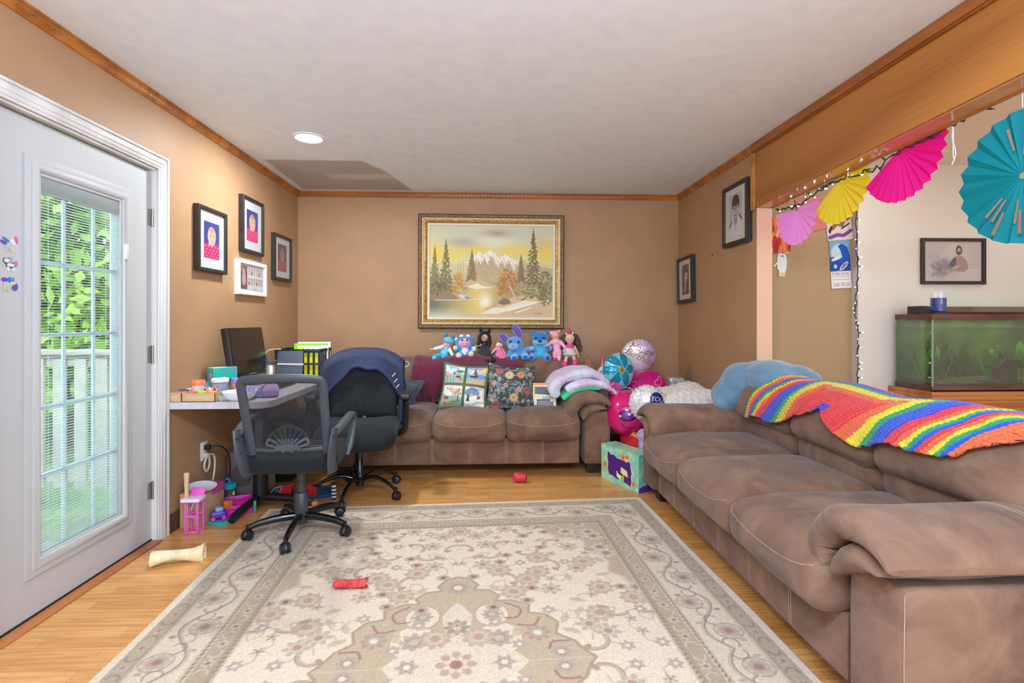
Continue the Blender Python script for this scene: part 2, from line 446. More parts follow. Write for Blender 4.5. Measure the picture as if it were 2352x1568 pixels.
def wood(name, dark, light, axis=0, scale=2.2, rough=.35, dist=5., fine=.12, coat=.2):
    m = bpy.data.materials.new(name); m.use_nodes = True; nt = m.node_tree; b = nt.nodes['Principled BSDF']
    tc = nt.nodes.new('ShaderNodeTexCoord'); mp = nt.nodes.new('ShaderNodeMapping'); nt.links.new(tc.outputs['Object'], mp.inputs[0])
    s = [1, 1, 1]; s[axis] = .09; mp.inputs['Scale'].default_value = s
    n = nt.nodes.new('ShaderNodeTexNoise'); n.inputs['Scale'].default_value = scale; n.inputs['Detail'].default_value = 2
    nt.links.new(mp.outputs[0], n.inputs['Vector'])
    mul = nt.nodes.new('ShaderNodeMath'); mul.operation = 'MULTIPLY'; mul.inputs[1].default_value = dist * 4
    nt.links.new(n.outputs['Fac'], mul.inputs[0])
    fr = nt.nodes.new('ShaderNodeMath'); fr.operation = 'PINGPONG'; fr.inputs[1].default_value = 1.
    nt.links.new(mul.outputs[0], fr.inputs[0])
    n2 = nt.nodes.new('ShaderNodeTexNoise'); n2.inputs['Scale'].default_value = 90; n2.inputs['Detail'].default_value = 3
    mp2 = nt.nodes.new('ShaderNodeMapping'); s2 = [1, 1, 1]; s2[axis] = .04; mp2.inputs['Scale'].default_value = s2
    nt.links.new(tc.outputs['Object'], mp2.inputs[0]); nt.links.new(mp2.outputs[0], n2.inputs['Vector'])
    ad = nt.nodes.new('ShaderNodeMath'); ad.operation = 'MULTIPLY_ADD'; ad.inputs[1].default_value = fine * 4; 
    nt.links.new(n2.outputs['Fac'], ad.inputs[0]); nt.links.new(fr.outputs[0], ad.inputs[2])
    r = nt.nodes.new('ShaderNodeValToRGB'); e = r.color_ramp.elements; e[0].position = .15; e[1].position = 1.15 if False else 1.
    e[0].color = lin(dark); e[1].color = lin(light)
    nt.links.new(ad.outputs[0], r.inputs[0]); nt.links.new(r.outputs[0], b.inputs['Base Color'])
    b.inputs['Roughness'].default_value = rough; b.inputs['Coat Weight'].default_value = coat; b.inputs['Coat Roughness'].default_value = .25
    MATS[name] = m
    return m
M_oakY = wood('honey oak along y', (158, 92, 30), (206, 138, 58), 1, 2.0, dist=3.5)
M_oakX = wood('honey oak along x', (158, 92, 30), (206, 138, 58), 0, 2.4, dist=3)
M_oakS = wood('oak cabinet', (170, 100, 40), (205, 135, 66), 0, 3, dist=2)
M_base = mat('dark brown baseboard', (84, 52, 36), .4, var=.1, scale=5)

# floor of three-strip laminate
def floor_mat():
    m = bpy.data.materials.new('oak laminate'); m.use_nodes = True; nt = m.node_tree; b = nt.nodes['Principled BSDF']
    tc = nt.nodes.new('ShaderNodeTexCoord')
    br = nt.nodes.new('ShaderNodeTexBrick'); br.offset = .37; br.offset_frequency = 2; br.squash = 1
    br.inputs['Scale'].default_value = 1.; br.inputs['Brick Width'].default_value = .42; br.inputs['Row Height'].default_value = .064
    br.inputs['Mortar Size'].default_value = .0007; br.inputs['Bias'].default_value = 0
    br.inputs['Color1'].default_value = lin((230, 172, 104)); br.inputs['Color2'].default_value = lin((208, 146, 80)); br.inputs['Mortar'].default_value = lin((160, 102, 50))
    nt.links.new(tc.outputs['Object'], br.inputs['Vector'])
    mp = nt.nodes.new('ShaderNodeMapping'); mp.inputs['Scale'].default_value = (1.2, 22, 1); nt.links.new(tc.outputs['Object'], mp.inputs[0])
    n = nt.nodes.new('ShaderNodeTexNoise'); n.inputs['Scale'].default_value = 3.2; n.inputs['Detail'].default_value = 5; n.inputs['Distortion'].default_value = .6
    nt.links.new(mp.outputs[0], n.inputs['Vector'])
    r = nt.nodes.new('ShaderNodeValToRGB'); r.color_ramp.elements[0].position = .32; r.color_ramp.elements[1].position = .62
    r.color_ramp.elements[0].color = (.74, .68, .62, 1); r.color_ramp.elements[1].color = (1.04, 1.03, 1.0, 1)
    nt.links.new(n.outputs['Fac'], r.inputs[0])
    mx = nt.nodes.new('ShaderNodeMix'); mx.data_type = 'RGBA'; mx.blend_type = 'MULTIPLY'; mx.inputs[0].default_value = 1.
    nt.links.new(br.outputs['Color'], mx.inputs[6]); nt.links.new(r.outputs[0], mx.inputs[7]); nt.links.new(mx.outputs[2], b.inputs['Base Color'])
    b.inputs['Roughness'].default_value = .27; b.inputs['Specular IOR Level'].default_value = .5
    return m
def S(name, mb, m, label, cat, **k):
    return tag(mb.build(name, m, **k), label, cat, kind='structure')
S('floor', MB().span((XL - .14, YF, -.06), (XE, YB + .12, 0)), floor_mat(), 'glossy honey oak laminate floor of short strips', 'floor')

# ceiling with an unpainted patch in its back corner
cc = Cv(XL, XR + .11, YF, YB, 190, 400, (240, 248, 255))
cc.poly([(-1.72, 4.05), (-.98, 4.05), (-.86, 4.3), (-.72, 4.93), (-1.74, 4.93)], (190, 186, 182))
cc.poly([(-1.4, 4.42), (-.86, 4.4), (-.8, 4.56), (-1.34, 4.58)], (212, 209, 207))
cc.grain(.006, 2)
cl = sheet(cc, lambda x, y: (x, y, ZC + 0 * x), 'ceiling', amat('flat ceiling paint', .65, bump=.03, bscale=60), back=lambda x, y: (x, y, ZC + .1 + 0 * x))
tag(cl, 'flat white ceiling with an unpainted grey patch in one corner', 'ceiling', kind='structure')
S('ceiling', MB().span((XR + .11, YF, ZC), (XE, YC + .1, ZC + .1)), mat('cream ceiling', (246, 236, 222), .7), 'cream ceiling of the room beyond the beam', 'ceiling')

DY0, DY1, DZ = 1.985, 2.925, 2.045      # the door opening
w = MB(); w.span((XL - .12, DY1, 0), (XL, YB + .12, ZC)); w.span((XL - .12, YF, 0), (XL, DY0, ZC)); w.span((XL - .12, DY0, DZ), (XL, DY1, ZC))
S('wall_left', w, M_wall, 'brown wall with the white glazed door and baby photos', 'wall')
S('wall_back', MB().span((XL, YB, 0), (XR + .11, YB + .12, ZC)), M_wall, 'brown wall behind the sofa with the mountain painting', 'wall')
JY = 3.53
S('wall_right', MB().span((XR, JY, 0), (XR + .11, YB, ZC)), M_wall, 'short brown wall with two black and white portraits', 'wall')
S('trim_1', MB().span((XR + .0005, JY - .004, 0), (XR + .1095, JY + .0, 2.0)), M_peach, 'peach painted end face of the short wall under the beam', 'wall end')
S('wall_rear', MB().span((XL - .12, YF - .12, 0), (XE, YF, .25)).span((XL - .12, YF - .12, 2.38), (XE, YF, ZC)).span((XL - .12, YF - .12, .25), (-1.7, YF, 2.38)).span((1.2, YF - .12, .25), (1.45, YF, 2.38)).span((5.0, YF - .12, .25), (XE, YF, 2.38)),
  M_cream, 'cream wall with wide windows facing the sofas', 'wall')
S('wall_cream', MB().span((2.91, YC, 0), (XE, YC + .1, ZC)), M_cream, 'cream wall with the aquarium and a framed print', 'wall')
S('wall_tan', MB().span((XR + .11, YC + .07, 0), (2.91, YC + .17, ZC)), M_tan, 'tan hallway wall hung with children\'s drawings', 'wall')
S('wall_far', MB().span((XE, YF, 0), (XE + .1, YC + .1, ZC)), M_cream, 'cream side wall of the aquarium room', 'wall')
M_beam = wood('beam oak', (146, 84, 28), (196, 128, 54), 1, 1.3, dist=2.0, fine=.13)
# header beam: board, top moulding, corner stile and the laminated underside
def bz(y, d=0.): return 2.006 + .078 * min(1., max(0., (JY - y) / 2.0)) + d
def slab(x0, x1, lo, hi, y1=JY - .01):
    m_ = MB(); m_.sheet_loft([[V((x0, y, bz(y, lo))), V((x1, y, bz(y, lo))), V((x1, y, hi if hi > 2.3 else bz(y, hi))), V((x0, y, hi if hi > 2.3 else bz(y, hi)))] for y in (YF, 1.5, 2.2, 2.9, y1)]); return m_
b = slab(XR - .012, XR + .115, 0., ZC - .001, JY + .02)
beam = S('trim_2', b, M_beam, 'broad honey oak header beam over the opening', 'beam')
MB().span((XR - .034, YF, ZC - .055), (XR - .012, JY + .02, ZC - .002)).span((XR - .026, YF, ZC - .065), (XR - .012, JY + .02, ZC - .05)).build('top_moulding', mat('dark oak trim', (150, 84, 30), .4, var=.12, scale=20, stretch=(1, .1, 1)), beam)
MB().span((XR - .022, JY - .0, 1.99), (XR - .0125, JY + .045, ZC - .056)).build('corner_stile', M_oakX, beam)
slab(XR + .004, XR + .100, -.004, .0005).build('underside_panel', mat('glossy laminate underside', (214, 150, 104), .12, var=.06, scale=3), beam)
slab(XR + .099, XR + .116, -.01, .0007).build('edge_bead', M_oakY, beam)

# crown mouldings: stepped section with a rope bead
M_crown = wood('crown oak', (150, 84, 26), (190, 116, 44), 0, 4, dist=2)
def crown(name, p, q, nrm, label):
    mb = MB(); d = (V(q) - V(p)); L = d.length; d.normalize(); n = V(nrm)
    prof = [(0, 0), (.028, 0), (.028, -.008), (.02, -.016), (.02, -.034), (.011, -.046), (.008, -.052), (0, -.052)]
    mb.sheet_loft([[V(p) + n * a + V((0, 0, z)) for a, z in prof], [V(q) + n * a + V((0, 0, z)) for a, z in prof]])
    k = int(L / .035)
    for i in range(k):
        c = V(p) + d * (L * (i + .5) / k) + n * .021 + V((0, 0, -.026))
        mb.ell(c, (.011 if abs(d.x) > .5 else .006, .011 if abs(d.y) > .5 else .006, .007), nu=6, nv=4)
    return S(name, mb, M_crown, label, 'crown moulding')
crown('trim_3', (XL, YB, ZC), (XR, YB, ZC), (0, -1, 0), 'orange oak crown moulding along the wall with the painting')
crown('trim_4', (XL, YF, ZC), (XL, YB, ZC), (1, 0, 0), 'orange oak crown moulding above the white door')
crown('trim_5', (XR, JY + .05, ZC), (XR, YB, ZC), (-1, 0, 0), 'orange oak crown moulding above the two portraits')
S('baseboard_left', MB().span((XL, 3.0, 0), (XL + .014, YB, .105), .004), M_base, 'dark brown baseboard under the desk', 'baseboard')
S('baseboard_back', MB().span((XL, YB - .014, 0), (XR, YB, .105), .004), M_base, 'dark brown baseboard behind the sofa', 'baseboard')

# ---------------------------------------------------------------- the door
dr = thing('door_1', 'white exterior door with a tall glazed panel of inset blinds', 'door', (XL - .035, DY0, 0), kind='structure')
def D(mb, name, m, parent=dr, **k): return mb.build(name, m, parent, world=True, **k)
xf = XL - .03                              # the inner face of the door leaf
y0, y1 = DY0 + .012, DY1 - .006
GY0, GY1, GZ0, GZ1 = 2.21, 2.68, .232, 1.815
lf = MB()
lf.span((xf - .044, y0, .012), (xf, GY0, DZ - .02)); lf.span((xf - .044, GY1, .012), (xf, y1, DZ - .02))
lf.span((xf - .044, GY0, .012), (xf, GY1, GZ0)); lf.span((xf - .044, GY0, GZ1), (xf, GY1, DZ - .02))
leaf = D(lf, 'leaf', M_white)
fr = MB()
def ringbox(mb, x0, x1, a0, a1, c0, c1, wd, bev=.003):
    """Rectangular moulding in a plane of constant x."""
    mb.span((x0, a0, c0), (x1, a0 + wd, c1), bev); mb.span((x0, a1 - wd, c0), (x1, a1, c1), bev)
    mb.span((x0, a0 + wd, c0), (x1, a1 - wd, c0 + wd), bev); mb.span((x0, a0 + wd, c1 - wd), (x1, a1 - wd, c1), bev)
ya, yb, za, zb = GY0 - .064, GY1 + .078, GZ0 - .062, GZ1 + .072
secs = [[V((x, ya + d, za + d)), V((x, yb - d, za + d)), V((x, yb - d, zb - d)), V((x, ya + d, zb - d))] for d, x in ((0, xf - .002), (0, xf + .006), (.01, xf + .009), (.026, xf + .008), (.032, xf + .013), (.046, xf + .017), (.058, xf + .012), (.064, xf + .002), (.066, xf - .03))]
fr.sheet_loft(secs, cap=False)
ringbox(fr, xf - .03, xf + .002, GY0 - .002, GY1 + .014, GZ0 - .002, GZ1 + .008, .012, .002)
lite = D(fr, 'lite_frame', M_white)
D(MB().span((xf - .026, GY0, 1.742), (xf - .004, GY1, GZ1 - .002), .004), 'blind_headrail', M_white, lite)
D(MB().span((xf - .008, GY0, GZ0), (xf - .004, GY1, GZ1)), 'inner_pane', glass('door glass', (245, 250, 250), .04), lite)
bl = MB(); nb = 122
for i in range(nb):
    t = i / (nb - 1); z = GZ0 + .01 + (1.735 - GZ0 - .01) * t
    a = 62 - 57 * min(1., max(0, t - .03) / .62) ** .8
    bl.box((xf - .019, (GY0 + GY1) / 2, z), (.0125, GY1 - GY0 - .006, .0007), rot=(0, -a, 0))
for y in (GY0 + .07, GY1 - .07): bl.span((xf - .0195, y - .0006, GZ0), (xf - .0185, y + .0006, 1.74))
D(bl, 'blind', mat('white blind slat', (244, 246, 246), .45), lite)
mu = MB()
for px in (148, 216):
    y = onX(px, 600, xf - .03).y; mu.span((xf - .038, y - .009, GZ0), (xf - .03, y + .009, 1.745), .002)
for py in (606, 769, 932, 1085):
    z = onX(120, py, xf - .03).z; mu.span((xf - .0385, GY0, z - .009), (xf - .0295, GY1, z + .009), .002)
D(mu, 'muntin_grille', mat('grey white grille', (226, 232, 234), .4), lite)
D(MB().span((xf - .046, GY0, GZ0), (xf - .041, GY1, GZ1)), 'outer_pane', glass('door glass'), lite)
D(MB().span((xf + .004, GY1 + .012, 1.52), (xf + .022, GY1 + .034, 1.6), .004).span((xf + .004, GY1 + .017, .78), (xf + .011, GY1 + .027, 1.52), .002), 'blind_slider', mat('slider grey', (216, 218, 220), .4), lite)
for py in (497, 815, 1131):
    z = onX(349, py, XL).z; h = MB(); h.cyl((XL - .024, y1 + .004, z - .05), (XL - .024, y1 + .004, z + .05), .0075, n=10)
    for q in (-.03, 0, .03): h.cyl((XL - .024, y1 + .004, z + q - .001), (XL - .024, y1 + .004, z + q + .001), .0083, n=10)
    h.span((xf, y1 - .03, z - .045), (xf + .0015, y1, z + .045)); D(h, 'hinge', mat('brushed hinge steel', (150, 146, 138), .35, .9))
D(MB().span((xf - .04, y0, 0.004), (xf + .004, y1, .016)), 'door_sweep', mat('black rubber', (28, 24, 22), .7))
# jamb, casing, sill
fm = MB()
fm.span((XL - .12, DY1 - .003, 0), (XL - .001, DY1 + .012, DZ)); fm.span((XL - .12, DY0 - .012, 0), (XL - .001, DY0 + .003, DZ)); fm.span((XL - .12, DY0, DZ - .01), (XL - .001, DY1, DZ + .012))
D(fm, 'jamb', M_dirty)
cs = MB()
for a0, a1, h in ((0, .075, .012), (.012, .062, .017), (.03, .05, .021), (.062, .075, .024)):
    cs.span((XL, DY1 + a0 - .003, 0), (XL + h, DY1 + a1 - .003, DZ + a1), .003); cs.span((XL, DY0 - a1 + .003, 0), (XL + h, DY0 - a0 + .003, DZ + a1), .003)
    cs.span((XL, DY0 - a0, DZ + a0), (XL + h, DY1 + a0, DZ + a1), .003)
D(cs, 'casing', M_dirty)
D(MB().span((XL - .12, DY0, 0), (XL + .03, DY1, .008), .004), 'sill', mat('oak threshold', (176, 104, 54), .4, var=.1, scale=9, stretch=(1, .1, 1)))

def leafmat(name, c1, c2):
    m = mat(name, c1, .6, var=0.01); nt = m.node_tree; r = [n for n in nt.nodes if n.type == 'VALTORGB'][0]
    r.color_ramp.elements[0].color = lin(c1); r.color_ramp.elements[1].color = lin(c2)
    [n for n in nt.nodes if n.type == 'TEX_NOISE'][0].inputs['Scale'].default_value = 1.6
    return m
# ================================================================ SOFAS
def suede(name, col, col2):
    m = mat(name, col, .85, sheen=.16, var=.01, scale=5, bump=.12, bscale=420, spec=.2, detail=6); nt = m.node_tree
    r = [n for n in nt.nodes if n.type == 'VALTORGB'][0]; n = [n for n in nt.nodes if n.type == 'TEX_NOISE'][0]
    n.inputs['Scale'].default_value = 4.2; n.inputs['Distortion'].default_value = .8; n.inputs['Roughness'].default_value = .62
    r.color_ramp.elements[0].position = .34; r.color_ramp.elements[1].position = .68
    r.color_ramp.elements[0].color = lin(col); r.color_ramp.elements[1].color = lin(col2)
    nt.nodes['Principled BSDF'].inputs['Sheen Roughness'].default_value = .5
    return m
M_suede = suede('brown microsuede', (98, 71, 54), (140, 107, 84))
M_seam = mat('seam stitching', (172, 146, 128), .8)
M_darkleg = mat('espresso sofa leg', (38, 28, 24), .4)
LS, AW, SD = 2.20, .24, .8            # overall length, arm width, depth
CWD = (LS - 2 * AW) / 3
def wr(p, amp, sc, seed=0):
    return noise.noise(V((p.x * sc + seed, p.y * sc, p.z * sc))) * amp
def stitch(mb, pts, off=.005):
    mb.tube(pts, .0016, 5)
def arm_pad(sgn):
    """Overstuffed pad of two rolls that curls over the arm and hangs down on its inner side."""
    A = [(.0, .553, .016), (-.03, .580, .030), (-.085, .600, .040), (-.15, .607, .046), (-.215, .596, .050), (-.262, .566, .054), (-.295, .528, .054), (-.297, .488, .047), (-.272, .460, .032), (-.255, .452, .016)]
    B = [(-.035, .527, .012), (-.075, .529, .024), (-.125, .527, .034), (-.17, .51, .036), (-.20, .478, .032), (-.212, .45, .018)]
    mb = MB()
    for pr, seed in ((A, 1), (B, 5)):
        md = smoothpath([V(p) for p in pr], 5); n = len(md); nr = []
        for i in range(n):
            t = md[min(n - 1, i + 1)] - md[max(0, i - 1)]; nr.append(V((t.y, -t.x, 0)).normalized())
        secs = []
        for y in [-.062, -.060, -.054, -.044, -.03, -.01, .015, .05, .1, .16, .24, .32, .40, .446, .456, .466, .52, .58, .63, .66, .672]:
            e = min(1., (y + .0625) / .062); k = math.sqrt(max(0, 1 - (1 - e) ** 2)) * .93 + .07
            e2 = min(1., (.674 - y) / .05); k *= math.sqrt(max(0, 1 - (1 - e2) ** 2)) * .95 + .05
            if abs(y - .456) < .004: k *= .93
            q = []
            def pt(i, sd):
                m = md[i]; h = m.z * k
                h += (.0038 * math.sin(i * 2.1 + seed) * max(0, 1 - abs(y + .005) / .085) + .004 * math.sin(y * 60 + i * .35 + 3 * noise.noise(V((i * .1, y * 4, seed)))) * max(0, noise.noise(V((i * .15, y * 5, 7)))) + .011 * noise.noise(V((m.x * 11 + seed, y * 6, m.y * 11 + sd * 3)))) * min(1, k * 1.4 - .3)
                o = V((m.x, m.y, 0)) + nr[i] * (h * sd)
                return V((sgn * (o.x + LS / 2), y, o.y))
            for i in range(n): q.append(pt(i, 1))
            e1 = V((md[-1].x, md[-1].y, 0)) + (md[-1] - md[-2]).normalized() * md[-1].z * .8 * k
            q.append(V((sgn * (e1.x + LS / 2), y, e1.y)))
            for i in range(n - 1, -1, -1): q.append(pt(i, -1))
            e0 = V((md[0].x, md[0].y, 0)) + (md[0] - md[1]).normalized() * md[0].z * .8 * k
            q.append(V((sgn * (e0.x + LS / 2), y, e0.y)))
            secs.append(q)
        mb.sheet_loft(secs)
    return mb
def make_sofa(name, label):
    t = thing(name, label, 'sofa')
    hx = LS / 2 - AW
    # base with panel seams
    b = MB(); b.puff((0, .008 + .34, .195), (2 * hx + .01, .68, .215), .012, (0, .004, 0), 14)
    base = b.build('base', M_suede, t)
    for k in range(7):
        st = MB()
        x = -hx + 2 * hx * k / 6
        if 0 < k < 6:
            for q in (-.006, .006): stitch(st, [(x + q, .0075, .1), (x + q, .0045, .19), (x + q, .0075, .29)])
        if st.v: st.build('seam', M_seam, base)
    for k in range(3):
        cx = -hx + CWD * (k + .5)
        def fn(p, s=k):
            q = V(p); f = max(0, -q.y / .31); top = max(0, q.z / .1)
            q.z += .012 * top * (1 - (q.x / .3) ** 2)
            q.z -= .022 * f ** 3 * top
            q.y -= .012 * f * (1 - (q.z / .12) ** 2)
            q.z += wr(q, .006, 7, s * 3) ; q.y += wr(q, .005, 9, s * 3 + 8)
            return q
        c = MB(); c.puff((cx, .26, .388), (CWD - .004, .69, .205), .055, (.006, .014, .014), 20, fn)
        cu = c.build('seat_cushion', M_suede, t, ang=180)
        sm = MB(); pts = []
        for i in range(25):
            u = i / 24 * 2 - 1; pts.append((cx + u * (CWD / 2 - .006), -.0935 + .026 * u ** 4 , .435 - .028 * (1 - u * u) + .018 * u ** 6))
        bv = BVHTree.FromPolygons([v.co.copy() for v in cu.data.vertices], [tuple(p.vertices) for p in cu.data.polygons])
        pts = [h + V((0, -.0006, 0)) for h in (bv.ray_cast(V((p[0], -.4, p[2])), V((0, 1, 0)))[0] for p in pts) if h is not None]
        stitch(sm, pts); sm.build('seam', M_seam, cu)
        # lower lumbar roll and upper pillow of the back
        def fl(p, s=k):
            q = V(p); q.y += .05 * (q.z / .1) * 0 + wr(q, .008, 8, s * 5 + 2); q.z += wr(q, .006, 8, s * 7 + 1); return q
        l = MB(); l.puff((cx, .665, .535), (CWD + .03, .2, .20), .085, (.004, .03, .02), 16, fl)
        l.build('lumbar_cushion', M_suede, t, ang=180)
        def fu(p, s=k):
            q = V(p); q.y += .30 * q.z * .55; q.z += .018 * (1 - (q.x / .3) ** 2) * max(0, q.z / .15)
            q.y += wr(q, .010, 6, s * 5 + 4); q.z += wr(q, .008, 6, s * 7 + 3); q.x += wr(q, .004, 9, s)
            return q
        u = MB(); u.puff((cx + (k - 1) * .05, .655, .705), (CWD + .05 + abs(k - 1) * .08, .24, .285), .085, (.004, .04, .02), 18, fu)
        up = u.build('back_cushion', M_suede, t, ang=180)
    MB().puff((0, .735, .40), (LS - .06, .115, .62), .045, (0, .01, .012), 14).build('back_frame', M_suede, t)
    for s in (-1, 1):
        a = MB(); xc = s * (LS / 2 - .1)
        a.puff((xc, .34, .295), (.205, .71, .42), .02, (.004, .008, 0), 14, lambda p: V((p.x, p.y + wr(p, .003, 9), p.z)))
        ar = a.build('arm', M_suede, t)
        sm = MB(); stitch(sm, [(xc + s * .099, -.011, .1), (xc + s * .0995, -.014, .3), (xc + s * .099, -.011, .49)]); sm.build('seam', M_seam, ar)
        pad = arm_pad(s).build('arm_pad', M_suede, t, ang=60)
        sm = MB(); bv = BVHTree.FromPolygons([v.co.copy() for v in pad.data.vertices], [tuple(p.vertices) for p in pad.data.polygons])
        for q in (.449, .463):
            pts = [bv.ray_cast(V((s * (LS / 2 - .15 + .6 * math.cos(R(a))), q, .53 + .6 * math.sin(R(a)))), V((-s * math.cos(R(a)), 0, -math.sin(R(a)))))[0] for a in range(18, 166, 6)]
            stitch(sm, [h for h in pts if h is not None])
        sm.build('seam', M_seam, pad)
        for y in (.085, .64):
            MB().sheet_loft([[V((s * (LS / 2 - .12) + a * f, y + c * f, z)) for a, c in ((-.055, -.045), (.055, -.045), (.055, .045), (-.055, .045))] for z, f in ((0, .8), (.086, 1.))]).build('leg', M_darkleg, t, ang=20)
    return t
sofaA = make_sofa('sofa', 'brown suede three-seat sofa under the mountain painting, its back lined with dolls')
sofaA.location = (-.148, 4.03, 0)
sofaB = dup(sofaA, (1.10, 2.44, 0), R(-90), 'brown suede three-seat sofa under the rainbow crochet blanket')
sofaB.scale = (1.035, 1, 1)

def drape(root, names, ay, az):
    """Surface of the sofa's back as a function of (x along it, angle): used to lay blankets on it. Returns world points off the cloth below."""
    vs, fs = [], []; Mr = wmat(root)
    for ch in kids(root):
        if ch.name.split('.')[0] in names:
            b = len(vs); M = wmat(ch); vs += [M @ v.co for v in ch.data.vertices]; fs += [tuple(b + i for i in p.vertices) for p in ch.data.polygons]
    bvh = BVHTree.FromPolygons(vs, fs); XS = np.arange(-1.14, 1.16, .02); n = 90; A = np.radians(np.linspace(-55., 262., n)); G = np.zeros((len(XS), n))
    for k, x in enumerate(XS):
        for i in range(n):
            dy, dz = math.cos(A[i]), math.sin(A[i]); o = Mr @ V((x, ay + 1.2 * dy, az + 1.2 * dz)); d = (Mr.to_3x3() @ V((0, -dy, -dz))).normalized()
            h = bvh.ray_cast(o, d, 1.3)[0]; G[k, i] = 1.2 - (h - o).length if h is not None else .1
    # cloth bridges the creases between cushions: widen the high places along the sofa, then ease
    W = G.copy()
    for q in range(-4, 5): W = np.maximum(W, np.roll(G, q, 0) if 0 else G[np.clip(np.arange(len(XS)) + q, 0, len(XS) - 1)] - .0025 * abs(q))
    for _ in range(14): W = (W[np.clip(np.arange(len(XS)) - 1, 0, None)] + 2 * W + W[np.clip(np.arange(len(XS)) + 1, None, len(XS) - 1)]) / 4
    W = np.maximum(W, G)
    for _ in range(2): W[:, 1:-1] = (W[:, :-2] + 2 * W[:, 1:-1] + W[:, 2:]) / 4
    def prof(x, off):
        k = int(np.clip(round((x - XS[0]) / .02), 0, len(XS) - 1)); ymin = 9.; P = []
        for i in range(n):
            y, z = ay + (W[k, i] + off) * math.cos(A[i]), az + (W[k, i] + off) * math.sin(A[i])
            if A[i] > math.pi: ymin = min(ymin, y); y = min(y, ymin + .05)
            P.append(V((x, y, z)))
        return P
    return prof, Mr
def arc_at(P, s0):
    """Function of arc length along P, zero at its highest point, growing down the front."""
    k = max(range(len(P)), key=lambda i: P[i].z); L = [0.]
    for i in range(1, len(P)): L.append(L[-1] + (P[i] - P[i - 1]).length)
    L = [l - L[k] for l in L]
    def f(a):
        a = min(max(a, L[0]), L[-1] - 1e-6)
        for i in range(1, len(L)):
            if a <= L[i]:
                t = (a - L[i - 1]) / max(1e-9, L[i] - L[i - 1]); return P[i - 1].lerp(P[i], t)
        return P[-1]
    return f
BK = ('back_cushion', 'lumbar_cushion', 'back_frame')
# rainbow crochet blanket along the back of the nearer sofa
profB, MB_ = drape(sofaB, BK, .70, .66)
rbw = thing('crochet_blanket', 'rainbow striped crochet blanket draped over the back of the nearer sofa', 'blanket', (1.75, 2.3, .85))
NS, NA = 330, 130; S0, S1 = -.45, .97
ss = np.linspace(S0, S1, NS); pc = {}
def fB(x):
    k = round(x * 50) / 50
    if k not in pc: pc[k] = arc_at(profB(k, .014), 0)
    return pc[k]
def PB(x, a):
    k = math.floor(x * 50) / 50; t = (x - k) * 50; p = fB(k)(a).lerp(fB(k + .02)(a), t); p.x = x; return p
def gsl(s): return np.interp(s, [-.45, 0, .3, .6, .97], [.52, .7, .95, .8, .6])
def amx(s): return np.interp(s, [-.45, -.2, .0, .12, .19, .27, .40, .50, .74, .89, .97], [.40, .36, .30, .265, .20, .24, .29, .31, .28, .26, .14])
RB = {'p': (84, 54, 190), 'r': (232, 46, 48), 'o': (240, 104, 44), 'y': (244, 222, 40), 'g': (30, 158, 96), 'b': (34, 84, 206)}
seq = 'pp' + 'rrrrrrrrooo' + 'yyy' + 'gg' + 'bbb' + 'p' + 'rroygb' + 'roygb' + 'o' * 30
co, C = [], []
for i, s_ in enumerate(ss):
    am = amx(s_); g = gsl(s_)
    for j in range(NA):
        v = j / (NA - 1); a = -.22 + (am + .22) * v
        x = s_ - g * max(0, a); p = PB(x, a)
        d = max(abs(s_ - .20), 2.0 * ( max(0., .195 - a)), .25 * max(0, a - .195))
        k = int((d + .0045 * math.sin(a * 330)) / .0205); q = np.array(RB[seq[min(k, len(seq) - 1)]], float)
        st = math.sin(a * 420 + (k % 2) * 1.6) * math.sin(s_ * 300); fr = (d / .0205) % 1
        q = q * (1 + .10 * st - (.22 if fr < .12 else 0))
        bump_ = .0022 * st + .0018 * math.sin(d / .0205 * 6.283)
        rip = .006 * math.sin(s_ * 21) * max(0, v - .55)
        edge = .006 if (v > .97) else 0
        w = MB_ @ (p + V((0, -.004 - bump_ - rip - edge, bump_ + .003)))
        co.append(w); C.append(q)
co = np.array([tuple(p) for p in co]); C = np.clip(np.array(C) / 255., 0, 1)
me = np_mesh('cloth', co, quads_of(NA, NS), C)
o = link('cloth', me, amat('crochet wool', .95, bump=.6, bscale=260, sheen=.35), rbw, True)
q = o.modifiers.new('Solidify', 'SOLIDIFY'); q.thickness = .008; q.offset = 0
ed = MB(); ed.tube([MB_ @ (PB(.955 - gsl(.955) * max(0, a), a) + V((0, -.008, .006))) for a in np.linspace(-.2, .12, 30)], .011, 8); ed.build('hem', mat('orange wool', (238, 104, 46), .95, bump=.6, bscale=260), rbw, True)
# pale blue plush heap over the far end of that back
bp_ = thing('plush_blanket', 'pale blue plush blanket heaped over the far end of the nearer sofa', 'blanket', (1.74, 3.25, .8))
PBc = (98, 136, 158)
blob([('e', (1.79, 3.22, .835), (.17, .33, .13), (0, 0, -8), PBc), ('e', (1.68, 3.35, .80), (.13, .18, .14), (0, 10, 0), PBc), ('e', (1.60, 3.39, .71), (.095, .14, .10), (0, 0, 0), PBc), ('e', (1.56, 3.36, .66), (.075, .08, .055), (0, 20, 20), (106, 146, 168)), ('e', (1.88, 3.05, .86), (.09, .2, .08), (0, 0, 0), PBc), ('e', (1.66, 3.29, .70), (.06, .07, .09), (0, 0, 30), PBc)],
     'cloth', amat('velvety blue plush', .8, bump=.5, bscale=14, sheen=.5), bp_, .014, 4, crumple=.010, cs=5.)
